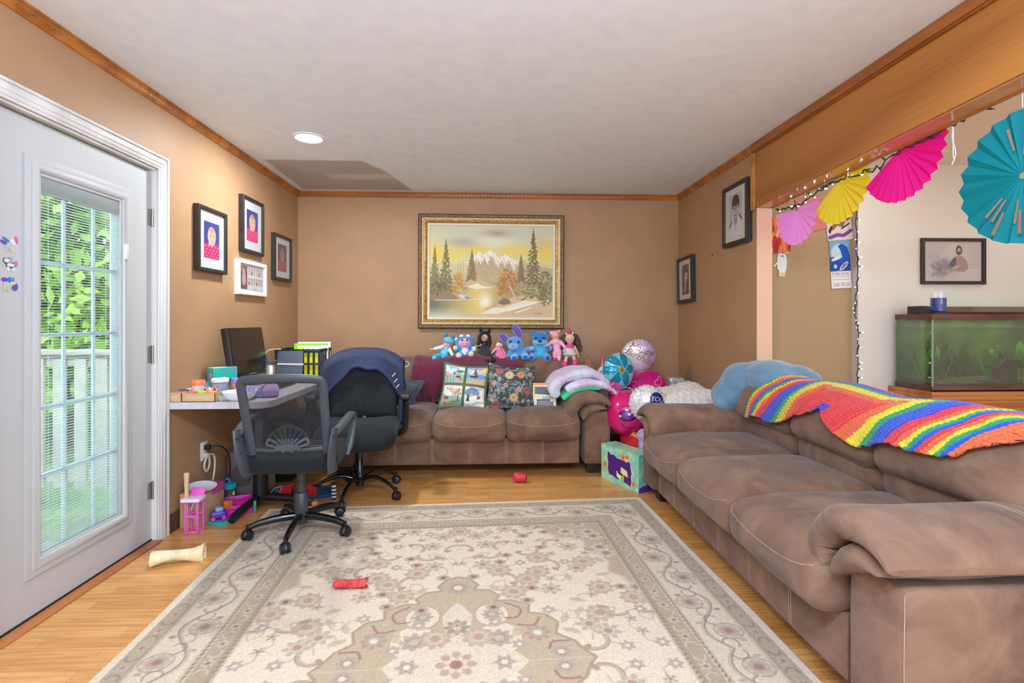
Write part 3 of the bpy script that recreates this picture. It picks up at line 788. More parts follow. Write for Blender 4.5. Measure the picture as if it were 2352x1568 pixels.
# ================================================================ OFFICE CHAIRS
M_grey = mat('grey plastic', (62, 67, 73), .42, bump=.04, bscale=300)
M_blk = mat('black plastic', (26, 27, 29), .38)
M_gloss = mat('glossy black enamel', (14, 15, 17), .16, coat=.4)
M_seat = mat('black seat fabric', (22, 23, 25), .85, var=.12, scale=60, bump=.25, bscale=600, sheen=.06, spec=.3)
M_mesh = veil('black chair mesh', (40, 41, 44), .60, .8)
def base5(t, R0, a0, legr, arch, hub):
    for k in range(5):
        a = R(a0 + 72 * k); d = V((math.cos(a), math.sin(a), 0))
        mb = MB(); pts = smoothpath([d * .02 + V((0, 0, hub)), d * R0 * .4 + V((0, 0, hub + arch * .6)), d * R0 * .75 + V((0, 0, hub - .01 + arch * .3)), d * (R0 - .01) + V((0, 0, .068))], 5)
        n = len(pts); mb.tube(pts, [legr * (1.15 - .35 * i / n) for i in range(n)], 10, flat=.8 if arch == 0 else 1., up=(0, 0, 1))
        if arch: mb.cyl(d * (R0 - .012) + V((0, 0, .03)), d * (R0 - .012) + V((0, 0, .085)), .011, n=10)
        mb.build('base_leg', M_gloss, t)
        c = d * R0 + V((0, 0, .027)); w = MB(); sw = a + R(35 + 50 * k); ax = V((-math.sin(sw), math.cos(sw), 0)); f = V((math.cos(sw), math.sin(sw), 0))
        for s in (-1, 1):
            w.lathe([(.0001, .0), (.02, 0), (.027, .004), (.027, .014), (.022, .018), (.0001, .018)], 20, M=Matrix.Translation(c + ax * (.006 if s > 0 else -.006)) @ rot_to(ax * s))
        w.tube([c + f * (.03 * math.cos(q)) + V((0, 0, .03 * math.sin(q))) for q in [R(x) for x in range(-5, 186, 19)]], .012, 8, flat=.35, up=ax)
        w.cyl(c + V((0, 0, .0)), c + V((0, 0, .055)), .008, n=10)
        w.build('caster', M_blk, t)
def col(t, hub, top, r):
    mb = MB(); mb.lathe([(.0001, hub - .045), (.03, hub - .045), (.036, hub - .02), (.036, hub + .02), (r + .006, hub + .03), (r + .006, hub + .13), (r + .002, hub + .135), (r * .8, hub + .14), (r * .8, top), (.0001, top)], 24)
    mb.build('gas_column', mat('satin dark grey', (62, 64, 67), .35, .2), t)
CH = CH  # camera height stays as set above
c1 = thing('office_chair', 'grey framed mesh back office chair on the rug, seen from behind', 'chair', (-1.062, 2.985, .012), R(4))
base5(c1, .275, -91, .021, 0., .095); col(c1, .095, .41, .032)
MB().box((0, .01, .382), (.2, .24, .03), bev=.01).build('mechanism', M_blk, c1)
def seatfn(p): return V((p.x, p.y, p.z - .03 * max(0, p.y / .23) ** 3 + .012 * (p.x / .23) ** 2))
MB().puff((0, .015, .437), (.47, .47, .105), .04, (.012, .012, .01), 16, seatfn).build('seat', M_seat, c1, ang=180)
fr_ = MB()
bw = lambda z: .186 + .010 * (z - .47) / .46
by = lambda z: -.20 - .145 * max(0, (z - .48) / .42)
fp = [(-1, .50), (-1, .60), (-1, .70), (-1, .80), (-1, .855), (-.97, .892), (-.86, .903), (-.5, .909), (0, .911), (.5, .909), (.86, .903), (.97, .892), (1, .855), (1, .80), (1, .70), (1, .60), (1, .50)]
pth = smoothpath([(q * (bw(z) + .004), by(z) - .02 * (1 - q * q) * (z > .89), z) for q, z in fp], 5)
fr_.tube(pth, [.0135] * len(pth), 14, flat=[1.75][0], up=(0, 1, .35))
fr_.tube(smoothpath([(-bw(.5), by(.5), .525), (-.08, by(.5) - .012, .522), (.08, by(.5) - .012, .522), (bw(.5), by(.5), .525)], 5), .017, 10, flat=.6, up=(0, 0, 1))
bfr = fr_.build('backrest_frame', M_grey, c1)
def mp(u, v):
    z = .53 + .37 * v; x = (u * 2 - 1) * (bw(z) - .008); return V((x, by(z) + .004 - .02 * (1 - (u * 2 - 1) ** 2), z))
MB().grid(mp, 14, 14).build('mesh_panel', M_mesh, bfr, ang=180)
lu = MB(); cz, cr = .52, .118
def lp(a, r): z = cz + .006 + r * math.sin(a) * 1.1; return V((r * math.cos(a) * .98, by(.56) - .026 + .01 * (r / .15) ** 2, z))
def strip(A, B, th=.006):
    lu.sheet_loft([[p, q, q + V((0, th, 0)), p + V((0, th, 0))] for p, q in zip(A, B)])
rim = [R(14 + 152 * i / 30) for i in range(31)]
strip([lp(a, cr) for a in rim], [lp(a, cr - .012) for a in rim])
for k in range(10):
    a = R(14 + 152 * k / 9); w0, w1 = R(5), R(3.2)
    rs = [.02, .055, .085, cr - .008]
    strip([lp(a - w0 * (1 - i / 5) * 1.0 - R(1.2), r) for i, r in enumerate(rs)], [lp(a + w0 * (1 - i / 5) + R(1.2), r) for i, r in enumerate(rs)])
hb = [R(-30 + 240 * i / 20) for i in range(21)]
strip([lp(a, .03) for a in hb], [lp(a, .001) for a in hb])
strip([V((-.075, by(.56) - .026, .524)), V((.075, by(.56) - .026, .524))], [V((-.05, by(.56) - .026, .553)), V((.05, by(.56) - .026, .553))])
lu.build('lumbar_support', M_grey, bfr)
for s in (-1, 1):
    a = MB()
    # outer shell bracket from under the seat up past the backrest
    path = smoothpath([(s * .195, -.13, .385), (s * .213, -.205, .40), (s * .222, -.25, .48), (s * .232, -.268, .56), (s * .245, -.262, .64)], 5)
    n = len(path); a.tube(path, [.026 + .012 * math.sin(math.pi * i / n) for i in range(n)], 12, flat=.36, up=(.35, .94, 0))
    loop = smoothpath([(s * .245, -.262, .62), (s * .26, -.14, .644), (s * .27, -.02, .662), (s * .27, .06, .658), (s * .268, .10, .62), (s * .262, .085, .55), (s * .252, .055, .47), (s * .235, .03, .425)], 6)
    n = len(loop); a.tube(loop, [.027 if i < 16 else .023 for i in range(n)], 12, flat=.5, up=(1, 0, 0))
    arm_ = a.build('armrest', M_grey, c1)
    for z, y in ((.525, -.262), (.60, -.272)): MB().ell((s * (.222 + (z - .5) * .13), y - .014, z), (.009, .009, .009)).build('bolt', mat('dark bolt', (40, 42, 46), .4, .4), arm_)

c2 = thing('office_chair', 'black padded office chair with a navy jacket over its back', 'chair', (-.90, 3.66, 0), R(6))
base5(c2, .31, -104, .0135, .055, .10)
MB().lathe([(.0001, .06), (.028, .06), (.03, .12), (.022, .13), (.022, .29), (.034, .30), (.034, .34), (.0001, .345)], 20).build('gas_column', M_gloss, c2)
MB().box((0, 0, .36), (.22, .26, .03), bev=.01).build('mechanism', M_blk, c2)
def s2(p): return V((p.x, p.y, p.z + .02 * (p.x / .25) ** 2 - .035 * max(0, -p.y / .25) ** 3))
MB().puff((.0, -.03, .435), (.52, .52, .125), .055, (.012, .012, .012), 16, s2).build('seat', M_seat, c2, ang=180)
M_rib = mat('ribbed black mesh', (30, 31, 32), .85); nt = M_rib.node_tree
wv = nt.nodes.new('ShaderNodeTexWave'); wv.bands_direction = 'Z'; wv.inputs['Scale'].default_value = 38; tcw = nt.nodes.new('ShaderNodeTexCoord'); bpw = nt.nodes.new('ShaderNodeBump'); bpw.inputs['Strength'].default_value = .7; bpw.inputs['Distance'].default_value = .006
nt.links.new(tcw.outputs['Object'], wv.inputs['Vector']); nt.links.new(wv.outputs['Fac'], bpw.inputs['Height']); nt.links.new(bpw.outputs[0], nt.nodes['Principled BSDF'].inputs['Normal'])
def b2(p): return V((p.x * (1 - .22 * max(0, p.z / .22) ** 2), p.y + .08 * p.z - .05 * (p.x / .23) ** 2, p.z))
MB().puff((0, .262, .718), (.47, .085, .46), .042, (.01, .03, .0), 16, b2).build('backrest', M_rib, c2, ang=180)
MB().tube(smoothpath([(0, .12, .37), (0, .19, .38), (0, .20, .46), (0, .245, .6)], 5), .026, 10, flat=.45, up=(1, 0, 0)).build('back_post', M_blk, c2)
for s in (-1, 1):
    a = MB(); lo = smoothpath([(s * .24, .06, .40), (s * .30, .05, .43), (s * .315, .04, .56), (s * .315, .0, .665)], 5); a.tube(lo, .05, 10, flat=.45, up=(0, 1, 0))
    a.puff((s * .315, .02, .685), (.08, .25, .045), .018, (0, 0, .004), 8)
    a.build('armrest', M_blk, c2)
# jacket thrown over the back of the black chair
M_navy = mat('navy jacket cloth', (38, 45, 74), .75, var=.08, scale=6, bump=.15, bscale=500)
jk = tag(thing('jacket', None, None, (-.90, 3.66, 0), R(6)), 'navy blue jacket draped collar down over the black office chair', 'jacket')
def jf(u, v):
    x = (u * 2 - 1); ax = abs(x)
    drop = .085 + .20 * max(0, ax - .32) ** 1.0 * 1.1 + (.03 if x < 0 else .0) * ax ** 3 + .012 * math.sin(x * 9)
    rear = .34
    wz = .955 - .10 * ax ** 3; th = .055 + .02 * ax
    X = x * (.258 + .03 * ax)
    if v < .42: # rear panel
        t = 1 - v / .42; z = wz - rear * t; y = .34 + .012 * math.sin(x * 7)
    elif v < .58:
        t = (v - .42) / .16; a = math.pi * t; y = .28 + .06 * math.cos(a); z = wz + .045 * math.sin(a)
    else:
        t = (v - .58) / .42; z = wz - drop * t; y = .22 - .03 * t + .03 * ax * t
        X *= 1 + .06 * t
    y += .012 * noise.noise(V((X * 9, z * 7, 1))) ; y -= .05 * (x ** 2) * (1 if v > .5 else -.2)
    return V((X, y - (.012 if v > .58 else 0), z + .008 * noise.noise(V((X * 8, y * 8, 4)))))
jb = MB().grid(jf, 36, 30); jo = jb.build('body', M_navy, jk, ang=180)
sd = jo.modifiers.new('Solidify', 'SOLIDIFY'); sd.thickness = .012; sd.offset = 1.
# collar band along the neck opening and a sleeve hanging on each side
cb = MB(); pts = []
for i in range(31):
    p = jf(.06 + .88 * i / 30, 1.0); pts.append(p + V((0, -.012, 0)))
cb.tube(pts, .013, 8, flat=.5, up=(0, 0, 1)); cb.build('collar', mat('navy rib', (32, 42, 76), .7), jk)
for s, z1 in ((1, .46),):
    sl = MB(); pp = smoothpath([(s * .25, .30, .84), (s * .275, .24, .70), (s * .28, .18, .58), (s * .275, .14, z1)], 5)
    sl.tube(pp, [.05, .055, .058, .06, .062, .062, .062, .06, .06, .058, .056, .056, .054, .052, .05, .05], 12, flat=.5, up=(0, 1, 0)); sl.build('sleeve', M_navy, jk)
em = MB(); 
for u, v in ((.88, .80), (.9, .86), (.92, .91)):
    em.box(jf(u, v) + V((0, -.016, 0)), (.035, .003, .007), rot=(0, -48, 8))
em.build('printed_emblem', mat('cream print', (214, 196, 176), .7), jk)

tg = thing('pet_toy', 'small black and white striped pet toy standing on the floor beside the black chair base', 'pet toy', (-1.05, 3.56, 0))
tb = MB(); 
for i in range(8): tb.lathe([(.006 + .004 * math.sin(math.pi * i / 8) + .008, .012 * i), (.006 + .004 * math.sin(math.pi * (i + 1) / 8) + .008, .012 * (i + 1))], 12, col=(235, 235, 235) if i % 2 else (30, 40, 50))
tb.ell((0, 0, .1), (.014, .014, .012), col=(30, 40, 50)); tb.build('body', amat('printed plastic', .5), tg, colors=True)
# ================================================================ DESK AND WHAT STANDS ON IT
M_lam = mat('pale grey laminate', (206, 198, 200), .35, var=.06, scale=18)
dk_ = thing('desk', 'pale grey topped desk with a black branching metal foot, along the brown wall', 'desk', (-1.53, 3.85, 0))
dt = MB(); pts = []
def rc(x, y, r, a0, a1): return [(x + r * math.cos(R(a)), y + r * math.sin(R(a))) for a in np.linspace(a0, a1, 7)]
out = [(XL + .016, 2.995)] + rc(-1.33, 3.075, .08, -90, 0) + rc(-1.31, 4.70, .06, 0, 90) + [(XL + .016, 4.76)]
dt.sheet_loft([[V((x, y, z)) for x, y in out] for z in (.712, .714, .746, .75)]); dt.build('top', M_lam, dk_, True, ang=30)
ft = MB()
for q in (((-1.50, 3.47), (-1.53, 3.14)), ((-1.50, 3.47), (-1.16, 3.44)), ((-1.50, 3.47), (-1.62, 3.80))):
    (xa, ya), (xb, yb) = q; ft.tube([(xa, ya, .055), ((xa + xb) / 2, (ya + yb) / 2, .05), (xb + (xa - xb) * .12, yb + (ya - yb) * .12, .036), (xb, yb, .02)], [.024, .025, .025, .02], 10, flat=1., up=(0, 0, 1))
ft.build('foot', M_blk, dk_, True)
MB().cyl((-1.50, 3.47, .04), (-1.50, 3.47, .71), .046).build('post', M_blk, dk_, True)
MB().cyl((-1.55, 4.55, 0), (-1.55, 4.55, .712), .03).build('post', M_blk, dk_, True)
DT = .7505
def dthing(name, label, cat, x, y, rz=0., group=None): return thing(name, label, cat, (x, y, DT), R(rz), group)

mo = dthing('monitor', 'black widescreen computer monitor turned off, on the desk by the wall', 'monitor', -1.655, 3.645)
T = TR((0.02, 0, .085), 0, -9, 0)
mb = MB(); mb.box((-.012, 0, .165), (.045, .51, .335), bev=.006, M=T); sc_ = mb.build('housing', M_blk, mo)
MB().box((.0112, 0, .172), (.002, .478, .285), M=T).build('screen', mat('dark glossy screen', (22, 20, 20), .12), mo)
MB().box((.0115, 0, .012), (.003, .1, .006), M=T).build('logo_strip', mat('grey print', (120, 120, 120), .4), mo)
MB().cyl((-.05, 0, .005), (-.04, 0, .17), .025, n=14).build('neck', M_blk, mo)
MB().lathe([(.0001, 0), (.1, 0), (.1, .008), (.03, .016), (.0001, .016)], 28, M=Matrix.Translation((-.045, 0, 0)) @ Matrix.Diagonal((.8, 1.2, 1, 1))).build('base', M_blk, mo)

cr = dthing('milk_crate', 'dark green slotted plastic crate on the far end of the desk', 'crate', -1.53, 4.36)
M_crate = mat('dark green crate plastic', (16, 40, 38), .45)
kb = MB(); W, Dp, Hh = .36, .30, .235
for sy in (-1, 1):
    y = sy * (Dp / 2 - .004)
    for z in (.012, .115, Hh - .015): kb.box((0, y, z), (W, .01, .026 if z > .2 else .016), bev=.003)
    for i in range(9): kb.box((-W / 2 + .01 + i * (W - .02) / 8, y, Hh / 2), (.016, .008, Hh))
for sx in (-1, 1):
    x = sx * (W / 2 - .004)
    for z in (.012, .115, Hh - .015): kb.box((x, 0, z), (.01, Dp, .026 if z > .2 else .016), bev=.003)
    for i in range(7): kb.box((x, -Dp / 2 + .01 + i * (Dp - .02) / 6, Hh / 2), (.008, .016, Hh))
kb.box((0, 0, .006), (W, Dp, .008)); kb.build('lattice_shell', M_crate, cr)
def paper(name, label, cat, x, y, z0, w, h, th, col, rz=0, rx=0, group=None):
    t = thing(name, label, cat, (x, y, z0), R(rz), group); MB().box((0, 0, h / 2), (w, th, h), rot=(rx, 0, 0), bev=.002).build('cover', mat(name + str(col), col, .5), t)
    return t
cz = DT + .009
paper('binder', 'bright green binder standing up in the dark crate', 'binder', -1.50, 4.44, cz, .27, .262, .03, (130, 232, 40), 3)
paper('paper_sheaf', 'white sheaf of papers rising behind the bright green binder', 'papers', -1.485, 4.475, cz, .27, .272, .012, (244, 244, 244), 4)
paper('paper_sheaf', 'white sheaf of papers in front of the bright green binder', 'papers', -1.47, 4.40, cz, .25, .245, .012, (238, 240, 240), 2)
paper('folder', 'yellow folder showing through the slots of the dark crate', 'folder', -1.515, 4.235, cz, .31, .215, .012, (240, 214, 20), 0)
sp = dthing('tape_roll', 'yellow roll on top of the folders in the dark crate', 'tape', -1.53, 4.29); sp.location.z = DT + .18
MB().lathe([(.02, -.012), (.034, -.012), (.034, .012), (.02, .012), (.02, -.012)], 24, M=TR((0, 0, .034), 90, 0, 0), cap=False).build('roll', mat('yellow tape', (250, 224, 60), .4), sp)
tb_ = dthing('tablet_case', 'slate grey case wrapped with a white cord, propped on the front of the crate', 'case', -1.535, 4.15)
MB().box((-.03, 0, .112), (.20, .016, .222), rot=(-7, 0, 0), bev=.007).build('case', mat('slate grey case', (78, 84, 98), .5), tb_)
cd = MB()
for k in range(3): cd.tube([(-.135, -.001 , .118 + k * .004), (-.132, -.012, .118 + k * .004), (.0, -.0125, .115 + k * .004), (.072, -.012, .113 + k * .005), (.074, .0, .113 + k * .005)], .0025, 6)
cd.tube(smoothpath([(-.13, -.005, .12), (-.19, -.03, .13), (-.2, -.05, .2), (-.17, -.03, .235), (-.1, .0, .238)], 6), .003, 6)
cd.build('cord', mat('cream cord', (226, 216, 202), .6), tb_)
tm = dthing('tumbler', 'brushed stainless steel tumbler on the desk in front of the crate', 'tumbler', -1.39, 3.37); tm.scale = (1.06, 1.06, 1.1)
MB().lathe([(.0001, 0), (.032, 0), (.036, .006), (.036, .05), (.0335, .052), (.034, .054), (.034, .15), (.031, .16), (.031, .165), (.033, .168)], 32, cap=False).build('body', mat('brushed steel', (188, 180, 172), .26, .95), tm)
MB().lathe([(.033, .166), (.0345, .17), (.0345, .186), (.031, .19), (.026, .189), (.024, .184), (.0001, .184)], 28).build('lid', mat('smoky lid', (90, 90, 92), .2, .4), tm)
kbrd = dthing('keyboard', 'dark keyboard lying on the desk in front of the monitor', 'keyboard', -1.47, 3.62, 90)
MB().box((0, 0, .01), (.42, .13, .018), bev=.004).build('body', M_blk, kbrd)
ky = MB()
for i in range(15):
    for j in range(5): ky.box((-.19 + i * .027, -.045 + j * .022, .021), (.022, .018, .006), bev=.002)
ky.build('key_grid', mat('key caps', (52, 54, 58), .5), kbrd)

# --- craft jumble at the near end of the desk
M_card = mat('kraft cardboard', (206, 168, 120), .7, var=.05, scale=20)
def cbox(label, x, y, w, d, h, rz):
    t = dthing('cardboard_box', label, 'box', x, y, rz); b = MB()
    b.span((-w / 2, -d / 2, 0), (w / 2, d / 2, .003))
    for a in (((-w / 2, -d / 2), (w / 2, -d / 2 + .003)), ((-w / 2, d / 2 - .003), (w / 2, d / 2)), ((-w / 2, -d / 2), (-w / 2 + .003, d / 2)), ((w / 2 - .003, -d / 2), (w / 2, d / 2))):
        b.span((a[0][0], a[0][1], 0), (a[1][0], a[1][1], h))
    b.build('tray', M_card, t)
    f = MB(); f.box((0, -d / 2 - .0005, h * .5), (w * .8, .001, .02), col=(0, 0, 0)); f.build('clear_tape', mat('shiny tape', (214, 182, 140), .15), t)
    return t
cbox('small open kraft box at the wall end of the desk edge', -1.778, 3.04, .072, .07, .052, 2)
cbox('longer open kraft box of coloured pots on the near desk edge', -1.645, 3.045, .185, .08, .05, 0)
def pot(label, x, y, z, col, lying=False, r=.022, h=.032):
    t = thing('dough_pot', label, 'pot', (x, y, z), 0, 'small dough pots on the desk')
    b = MB(); b.lathe([(.0001, 0), (r * .9, 0), (r, h * .5), (r, h), (.0001, h)], 20); b.build('body', mat('pot%s' % str(col), col, .4), t)
    b = MB(); b.lathe([(r + .002, h - .012), (r + .002, h + .002), (r * .8, h + .004), (.0001, h + .004)], 20); b.build('lid', mat('pot%s' % str(col), col, .4), t)
pot('coral dough pot in the longer kraft box', -1.70, 3.045, DT + .02, (250, 110, 90)); pot('lime green dough pot in the longer kraft box', -1.645, 3.045, DT + .02, (160, 240, 50)); pot('orange dough pot in the longer kraft box', -1.59, 3.045, DT + .02, (252, 170, 80))
jr = dthing('slime_jar', 'cream jar with an orange lid behind the kraft boxes', 'jar', -1.715, 3.13); jr.scale = (.85, .85, .85)
MB().lathe([(.0001, 0), (.034, 0), (.04, .01), (.037, .03), (.039, .06), (.041, .085), (.041, .098), (.0001, .098)], 28).build('body', mat('cloudy jar', (232, 214, 194), .3), jr)
MB().lathe([(.044, .096), (.045, .126), (.042, .13), (.0001, .13)], 28).build('lid', mat('orange lid', (250, 124, 80), .35), jr)
wb = dthing('carton', 'white open carton lying behind the orange lidded jar', 'carton', -1.755, 3.20, 10)
MB().box((0, 0, .028), (.11, .07, .054), bev=.002).build('body', mat('white carton', (240, 232, 230), .5), wb)
sk = dthing('sticker_sheet', 'purple and white patterned pad at the wall end of the desk', 'pad', -1.785, 3.11, 15)
MB().box((0, 0, .03), (.05, .012, .058), bev=.001).build('card', mat('purple pattern', (92, 58, 104), .5, var=.5, scale=70), sk)
bb = dthing('craft_bag', 'pale blue plastic pack leaning against the wall', 'pack', -1.775, 3.33, 0)
MB().puff((0, 0, .04), (.06, .13, .08), .025, n=8, fn=lambda p: V((p.x, p.y, p.z * (1 - .5 * max(0, p.y / .07))))).build('pack', mat('pale blue film', (140, 200, 232), .25), bb)
# turquoise toy box with coloured shapes printed on it
def patterned_box(t, w, d, h, front, side, top, m, name='carton'):
    """Closed box of painted faces: front (-y), right side (+x), top."""
    mb = []
    def face(cv, f):
        ny, nx = cv.X.shape; mb.append((np.stack(np.broadcast_arrays(*f(cv.X, cv.Y)), -1).reshape(-1, 3), quads_of(nx, ny), cv.C.reshape(-1, 3)))
    face(front, lambda x, y: (x, -d / 2 + 0 * x, y)); face(front, lambda x, y: (-x, d / 2 + 0 * x, y))
    face(side, lambda x, y: (w / 2 + 0 * x, x, y)); face(side, lambda x, y: (-w / 2 + 0 * x, -x, y)); face(top, lambda x, y: (x, y, h + 0 * x)); face(top, lambda x, y: (x, -y, 0 * x))
    co, q, C, o = [], [], [], 0
    for a, b, c in mb: co.append(a); q.append(b + o); C.append(c); o += len(a)
    me = np_mesh(name, np.concatenate(co), np.concatenate(q), np.concatenate(C)); me.polygons.foreach_set('use_smooth', np.zeros(len(me.polygons), bool))
    return link(name, me, m, t)
M_print = amat('printed card', .35)
tq = dthing('toy_box', 'turquoise printed toy box standing askew behind the clear tub', 'box', -1.69, 3.36, -40); tq.scale = (.85, .85, .9)
def tqface(w, h):
    c = Cv(-w / 2, w / 2, 0, h, int(w * 500), int(h * 500), (46, 180, 160)); c.rect(-w / 2, 0, w / 2, h * .35, (120, 200, 190))
    for i in range(9): c.ell(RNG.uniform(-w * .4, w * .4), RNG.uniform(.1, .9) * h, RNG.uniform(.007, .016), None, [(236, 80, 140), (250, 220, 90), (150, 90, 190), (255, 150, 180), (70, 60, 90)][i % 5])
    return c
patterned_box(tq, .10, .17, .185, tqface(.10, .185), tqface(.17, .185), Cv(-.05, .05, -.085, .085, 20, 20, (210, 236, 230)), M_print)
ct = dthing('clear_tub', 'clear tub of grey putty with a white lid and a flower sticker', 'tub', -1.64, 3.235); ct.scale = (.9, .9, .9)
MB().lathe([(.0001, .001), (.042, .001), (.05, .1)], 30, cap=False).build('wall', veil('cloudy clear plastic', (214, 214, 222), .35, .15), ct)
MB().lathe([(.0001, .004), (.040, .004), (.047, .085), (.03, .09), (.0001, .082)], 28).build('putty', mat('grey putty', (176, 170, 182), .5, var=.12, scale=30), ct)
MB().lathe([(.0545, .098), (.0545, .118), (.05, .122), (.0001, .121)], 30).build('lid', mat('white lid', (244, 242, 244), .35), ct)
stc = MB(); 
for i in range(11):
    a = R(-125 + 5.5 * i); 
stc.grid(lambda u, v: V((.0475 * math.cos(R(-135 + 55 * u)) * (.93 + .14 * (.02 + .055 * v) / .1), .0475 * math.sin(R(-135 + 55 * u)) * (.93 + .14 * (.02 + .055 * v) / .1), .02 + .055 * v)), 12, 10, colf=lambda u, v: (232, 70, 90) if (u - .5) ** 2 + (v - .6) ** 2 < .05 else (246, 236, 200) if (u - .5) ** 2 + (v - .5) ** 2 < .2 else (110, 180, 150))
stc.build('sticker', M_print, ct, colors=True)
sn = dthing('snack_tub', 'yellow rimmed paper tub with a lilac lid beside the monitor', 'tub', -1.60, 3.355); sn.scale = (.85, .85, .85)
MB().lathe([(.0001, 0), (.036, 0), (.043, .075), (.045, .078), (.045, .083), (.0001, .083)], 26).build('tub', mat('printed tub', (226, 120, 90), .45, var=.35, scale=60), sn)
MB().lathe([(.04, .083), (.038, .108), (.036, .113), (.0001, .112)], 26).build('lid', mat('lilac lid', (150, 140, 200), .35), sn)
dn = dthing('toy_roller', 'coral and grey ring shaped toy in front of the clear tub', 'toy', -1.665, 3.15, 20); dn.scale = (.85, .85, .85)
MB().lathe([(.016, -.02), (.036, -.022), (.038, 0), (.036, .022), (.016, .02), (.016, -.02)], 28, M=TR((0, 0, .038), 0, 90, 25), cap=False).build('ring', mat('coral plastic', (246, 92, 84), .35), dn)
MB().lathe([(.0375, -.006), (.0395, -.005), (.0395, .005), (.0375, .006)], 28, M=TR((0, 0, .038), 0, 90, 25), cap=False).build('band', mat('grey plastic band', (168, 170, 178), .4), dn)
for lab, x, y, col, d in (('purple plastic play cutter among the craft toys', -1.608, 3.155, (120, 70, 200), (.07, .04, .035)), ('royal blue plastic play mould among the craft toys', -1.545, 3.165, (36, 84, 206), (.075, .045, .04))):
    t = dthing('play_mould', lab, 'toy', x, y, 8); MB().puff((0, 0, d[2] / 2), d, .012, n=8).build('body', mat(str(col), col, .3), t); MB().lathe([(.008, 0), (.013, .004), (.011, .012), (.0001, .014)], 14, M=Matrix.Translation((0, -d[1] / 2 + .006, d[2] * .5)) @ Matrix.Rotation(R(90), 4, 'X')).build('button', mat(str(col) + 'b', [min(255, c + 60) for c in col], .3), t)
t = dthing('toy_scraper', 'blue plastic scraper lying flat before the play moulds', 'toy', -1.52, 3.10, -4); MB().box((0, 0, .006), (.11, .035, .01), bev=.004).build('blade', mat('deep blue plastic', (40, 50, 190), .3), t); MB().box((.0, 0, .013), (.05, .02, .006), bev=.002).build('grip', mat('deep violet plastic', (90, 50, 170), .3), t)
t = dthing('toy_egg', 'lemon yellow toy cap beside the blue mould', 'toy', -1.485, 3.15, 0); MB().ell((0, 0, .018), (.026, .02, .018)).build('shell', mat('lemon', (240, 228, 40), .35), t)
t = dthing('squeeze_toy', 'salmon pink segmented squeeze toy behind the lilac roll', 'toy', -1.51, 3.27, 80); b = MB()
for i in range(5): b.ell((0, -.05 + .025 * i, .022), (.022, .019, .022))
b.build('body', mat('salmon rubber', (250, 150, 136), .45), t)
t = dthing('ribbon_roll', 'lilac and lavender striped roll behind the white bowl', 'roll', -1.425, 3.195, 70); b = MB()
for i in range(9): b.lathe([(.03 + .004 * math.sin(math.pi * i / 9), -.07 + .0155 * i), (.033 + .004 * math.sin(math.pi * (i + 1) / 9), -.07 + .0155 * (i + 1))], 20, M=TR((0, 0, .034), 90, 0, 0), col=(226, 190, 226) if i % 2 else (170, 168, 222), cap=True)
b.build('roll', amat('soft foam', .7), t, colors=True)
t = dthing('foam_wedge', 'soft purple fluffy wedge toy beyond the white bowl', 'toy', -1.33, 3.22, 20); MB().puff((0, 0, .03), (.09, .16, .06), .025, n=10, fn=lambda p: V((p.x, p.y, p.z * (1.1 + p.y * 4)))).build('body', mat('purple plush', (168, 120, 178), .9, sheen=.4, bump=.4, bscale=300), t)
t = dthing('bowl', 'white ceramic bowl on the near edge of the desk', 'bowl', -1.45, 3.08, 0); MB().lathe([(.0001, .004), (.045, .004), (.046, 0), (.056, 0), (.078, .018), (.091, .042), (.095, .052), (.0925, .052), (.088, .041), (.074, .02), (.05, .008), (.0001, .008)], 36).build('bowl', mat('white glaze', (246, 246, 246), .2), t)
t = dthing('plastic_bag', 'small clear plastic bag lying against the white bowl', 'bag', -1.512, 3.045, 10); MB().puff((0, 0, .016), (.07, .06, .032), .014, n=8, fn=lambda p: p + V((0, 0, wr(p, .008, 40)))).build('film', veil('clear film', (210, 220, 226), .4, .1), t)
# ================================================================ ON THE BACK SOFA
M_paint = amat('painted pattern', .75)
M_cloth = amat('printed cloth', .9, bump=.25, bscale=500, sheen=.25)
M_plush = amat('plush', .95, bump=.5, bscale=260, sheen=.6)
M_vinyl = amat('doll vinyl', .45)
AX = -.148
def backprof(t, off=.014):
    """Profile over the back of the sofa against the wall: t in 0..1 from behind, over the top and down its front to the seat."""
    P = [(4.90, .62), (4.90, .74), (4.885, .845), (4.84, .893), (4.77, .900), (4.69, .885), (4.625, .83), (4.59, .76), (4.565, .68), (4.545, .60), (4.525, .53), (4.49, .505), (4.42, .505), (4.36, .505)]
    k = t * (len(P) - 1); i = min(len(P) - 2, int(k)); f = k - i
    return V((0, P[i][0] * (1 - f) + P[i + 1][0] * f, P[i][1] * (1 - f) + P[i + 1][1] * f))
# burgundy throw: knitted cloth with fringe down at its near end
M_burg = mat('burgundy knit', (104, 24, 52), .95, var=.12, scale=30, bump=.5, bscale=180, sheen=.3)
thw = thing('throw_blanket', 'burgundy knitted throw with a fringe, draped over the back of the far sofa', 'throw', (AX, 4.7, .5))
profA, MA_ = drape(sofaA, BK, .70, .66)
pcA = {}
def PA(x, a):
    def g(k):
        if k not in pcA: pcA[k] = arc_at(profA(k, .012), 0)
        return pcA[k]
    k = math.floor(x * 40) / 40; t = (x - k) * 40; p = g(k)(a).lerp(g(k + .025)(a), t); p.x = x; return p
def tf(u, v):
    x = -.505 + .965 * u; am = np.interp(u, [0, .24, .30, .36, .6, .93, 1.], [.47, .49, .28, .22, .23, .25, .19])
    a = -.16 + (am + .16) * v; p = PA(x - .04 * max(0, a), a); fold = .010 * math.sin(u * 30 + v * 2) * min(1, v * 1.6)
    return MA_ @ (p + V((0, -.006 - abs(fold), .004)))
